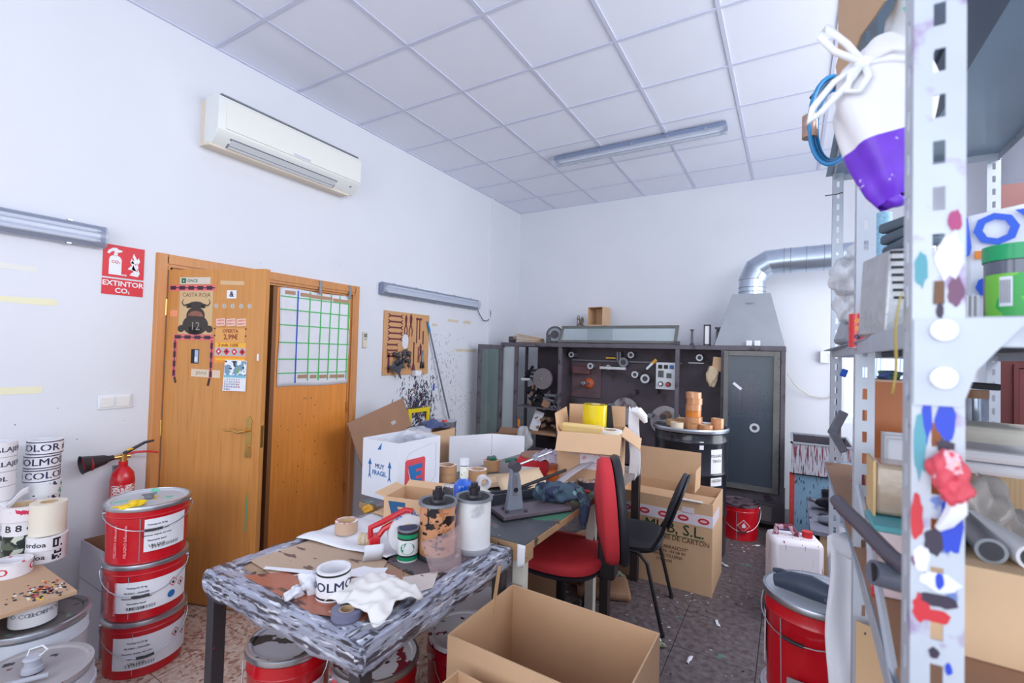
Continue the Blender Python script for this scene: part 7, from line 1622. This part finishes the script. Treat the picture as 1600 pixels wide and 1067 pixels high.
# right of the near post
ik = thing('glass_ink_jar', 'clear glass jar with a brown lid standing on the white packages', 'jar', (3.805, .30, 1.36))
M().cyl((0, 0, 0), (0, 0, .10), .030, n=28).build('body', mat('jar_chrome', S(150, 160, 176), .12, .6, var=.3, vs=30), ik); M().cyl((0, 0, .10), (0, 0, .125), .031, n=28).build('lid', mat('jar_brownlid', S(150, 112, 84), .5), ik)
cbxl('black_clamp', 'black clamp lying over the glass jar lid', 'clamp', (3.82, .29, 1.487), (.07, .03, .02), (0, .05, .2), ink_black, .004)
cbxl('white_package', 'white wrapped package on top of the folded sheets on the lower shelf', 'package', (3.82, .18, 1.36-.004), (.24, .14, .0), (0, 0, 0), white_p, .0) if False else None
cbxl('package_base', 'grey carton under the white packages on the lower shelf', 'box', (3.83, .22, ZL), (.2, .5, .195), (0, 0, 0), card_w, .004)
ik.location.z = 1.36
cbxl('white_package', 'creamy white package lying on the folded white sheets', 'package', (3.80, .02, 1.36), (.22, .16, .05), (0, .02, 0), mat('package_cream', S(226, 222, 210), .6, var=.04), .012)
for k in range(2): cbxl('folded_sheet', 'folded white sheets draped over the corrugated carton, %s fold' % ('lower', 'upper')[k], 'sheet', (3.735, -.12, 1.318+.028*k), (.24-.02*k, .18, .026), (0, .02, .04*k), white_p, .010)
cc = carton('corrugated_carton', 'brown corrugated carton under the folded white sheets', 'box', (3.735, -.12, ZL), 0, .24, .17, .155, mat('card_corr', S(206, 176, 138), .8, wave=('X', 40, .12)), card_in, ())
pbg = M(); pbg.blob((3.615, -.47, 1.300), (.045, .06, .065), 12, .3, 11).blob((3.67, -.44, 1.255), (.05, .05, .05), 10, .3, 5).blob((3.58, -.52, 1.245), (.03, .04, .04), 10, .3, 15)
tag(pbg.build('plastic_bag', mat('bag_greyish', S(168, 160, 156), .2, var=.2, vs=20, bump=.7, bs=20, coat=.6)), 'greyish crumpled plastic bag in front of the corrugated carton', 'bag')
for k, (x, r_, lb) in enumerate(((3.545, .010, 'thin silver tube on the front carton of the lower shelf'), (3.572, .017, 'second silver tube beside the thin one on the front carton'), (3.60, .017, 'white tube with a dark oval end on the front carton'))):
    o = thing('metal_tube', lb, 'tube', (x, -.66, 1.287+r_), .0); o.rotation_euler = (0, 0, -.25+.2*k)
    M().cyl((0, -.06, 0), (0, .10, 0), r_, n=20).build('tube', (steel, dull_steel, white_s)[k], o); M().cyl((0, -.061, 0), (0, -.0595, 0), r_*.75, n=20).build('bore', mat('bore_dark', S(50, 50, 60), .5), o)
fb2 = cbxl('front_carton', 'pale cardboard carton with dark stains at the near end of the lower shelf', 'box', (3.565, -.67, ZL), (.13, .16, .122), (0, 0, -.03), mat('card_pale', S(222, 188, 152), .8, var=.06, vs=10, spots=((S(70, 56, 60), 14, .70), (S(206, 150, 100), 10, .64, None, .1))), .002)
# ---- under the lower shelf, standing on the floor or leaning out
wp2 = thing('white_packing_sheet', 'tall folded white packing sheet standing in front of the lower shelf', 'packing', (0, 0, 0))
M().sheet(8, 24, lambda u, v: (3.425+.085*u+.006*math.sin(v*9), -.06+.05*u+.006*math.sin(u*9+v*5), .55+.53*v+.01*math.sin(u*5))).build('sheet', white_p, wp2, solid=.006)
M().sheet(8, 3, lambda u, v: (3.422+.09*u, -.068+.05*u-.004*v, 1.03+.055*v+.008*math.sin(u*7))).build('folded_edge', white_p, wp2, solid=.004)
flat('blue_film', 'small blue film scrap on top of the white packing sheet', 'film', 3.49, -.02, 1.085, .06, .02, .3, mat('film_blue', S(96, 140, 176), .4), .003)
wr = thing('white_foam_roll', 'white foam roll standing behind the tall packing sheet', 'roll', (3.525, .42, .732))
M().cyl((0, 0, .0), (0, 0, .25), .04, n=28).build('roll', white_p, wr); M().cyl((0, 0, .25), (0, 0, .251), .012, n=16).build('bore', ink_black, wr)
M().box(-.10, .10, -.08, .08, 0, .56).build('pedestal_carton', card, None, smooth=False, loc=(3.50, .0, 0)); tag(bpy.data.objects['pedestal_carton'], 'brown carton on the floor carrying the white packing sheet', 'box')
bs2 = M().hexa([(3.50, -.02, .56), (3.58, -.02, .56), (3.585, 0, .56), (3.50, 0, .56), (3.506, -.02, 1.02), (3.57, -.02, .98), (3.575, 0, .98), (3.506, 0, 1.02)])
tag(bs2.build('brown_board', card_d, smooth=False), 'brown cardboard board standing right of the white packing sheet', 'board')
tf = M().prism([(0, 0), (.075, -.02), (.08, -.10), (.07, -.28), (.0, -.28)], .003, WY(3.452, -.40, 1.025) @ Matrix.Rotation(.2, 4, 'Y'))
tag(tf.build('torn_flap', mat('card_spot', S(206, 168, 130), .8, spots=((S(70, 60, 70), 26, .68),)), smooth=False), 'torn cardboard flap with black specks at the foot of the steel brace', 'cardboard')
lcx = carton('lower_carton', 'open brown carton on the floor under the shelving at the bottom edge', 'box', (3.52, -.42, 0), 0, .14, .12, .74, card, card_in)
# red bucket stack with glove
bucket('lower red bucket of the pair on the right beside the shelving', (3.42, .435, 0), -.35, .168, .36, lab=None, hang=.25)
bk4 = bucket('upper red bucket of the right pair, a dark glove lying on its lid', (3.425, .44, .363), -.45, .168, .36, lid=mat('lid_plain', S(206, 212, 222), .4, spots=((S(60, 60, 80), 12, .68),)), lab=-1.2, labw=.35, hang=.3, text=False)
gv = M(); gz = .732
gv.tube([(3.29, .40, gz+.015), (3.34, .39, gz+.026), (3.40, .37, gz+.03), (3.46, .34, gz+.026)], [.022, .034, .04, .032], 12)
for k in range(4): gv.tube([(3.44, .375-.024*k, gz+.024), (3.49, .365-.028*k, gz+.018), (3.53, .355-.032*k, gz+.008)], [.013, .011, .006], 8)
gv.tube([(3.35, .42, gz+.024), (3.31, .45, gz+.03), (3.285, .47, gz+.024)], [.015, .012, .008], 8)
tag(gv.build('rubber_glove', mat('glove_navy', S(62, 72, 92), .4, var=.2, vs=14, bump=.4, bs=40)), 'dark blue rubber glove lying on the lid of the right upper red bucket', 'glove')
bcx = carton('grey_stained_carton', 'open carton with grey stained sides at the bottom right in front of the buckets', 'box', (3.42, .10, 0), -.12, .22, .26, .40, mat('card_greyish', S(150, 146, 150), .8, var=.15), card_in, (('l', 15, .05), ('b', 12, .09)))
# ---- far right: open panelled door leaf of the balcony
dl = thing('panelled_door_leaf', 'dark red panelled wooden door leaf standing open at the right', 'door', (4.35, 2.11, 0))
dm2 = mat('door_maroon', S(100, 46, 46), .5, var=.1)
M().box(0, .55, 0, .04, .01, 2.60).build('leaf', dm2, dl, smooth=False)
for z0, z1 in ((.15, .8), (.95, 1.55), (1.7, 2.45)):
    M().box(.08, .47, -.012, 0, z0, z1).build('panel', mat('panel_maroon', S(112, 56, 56), .5), dl, smooth=False, bevel=.006)
    M().box(.06, .49, -.02, -.0, z0-.02, z0).box(.06, .49, -.02, 0, z1, z1+.02).box(.06, .08, -.02, 0, z0, z1).box(.47, .49, -.02, 0, z0, z1).build('moulding', dm2, dl, smooth=False)
bpy.context.view_layer.update()
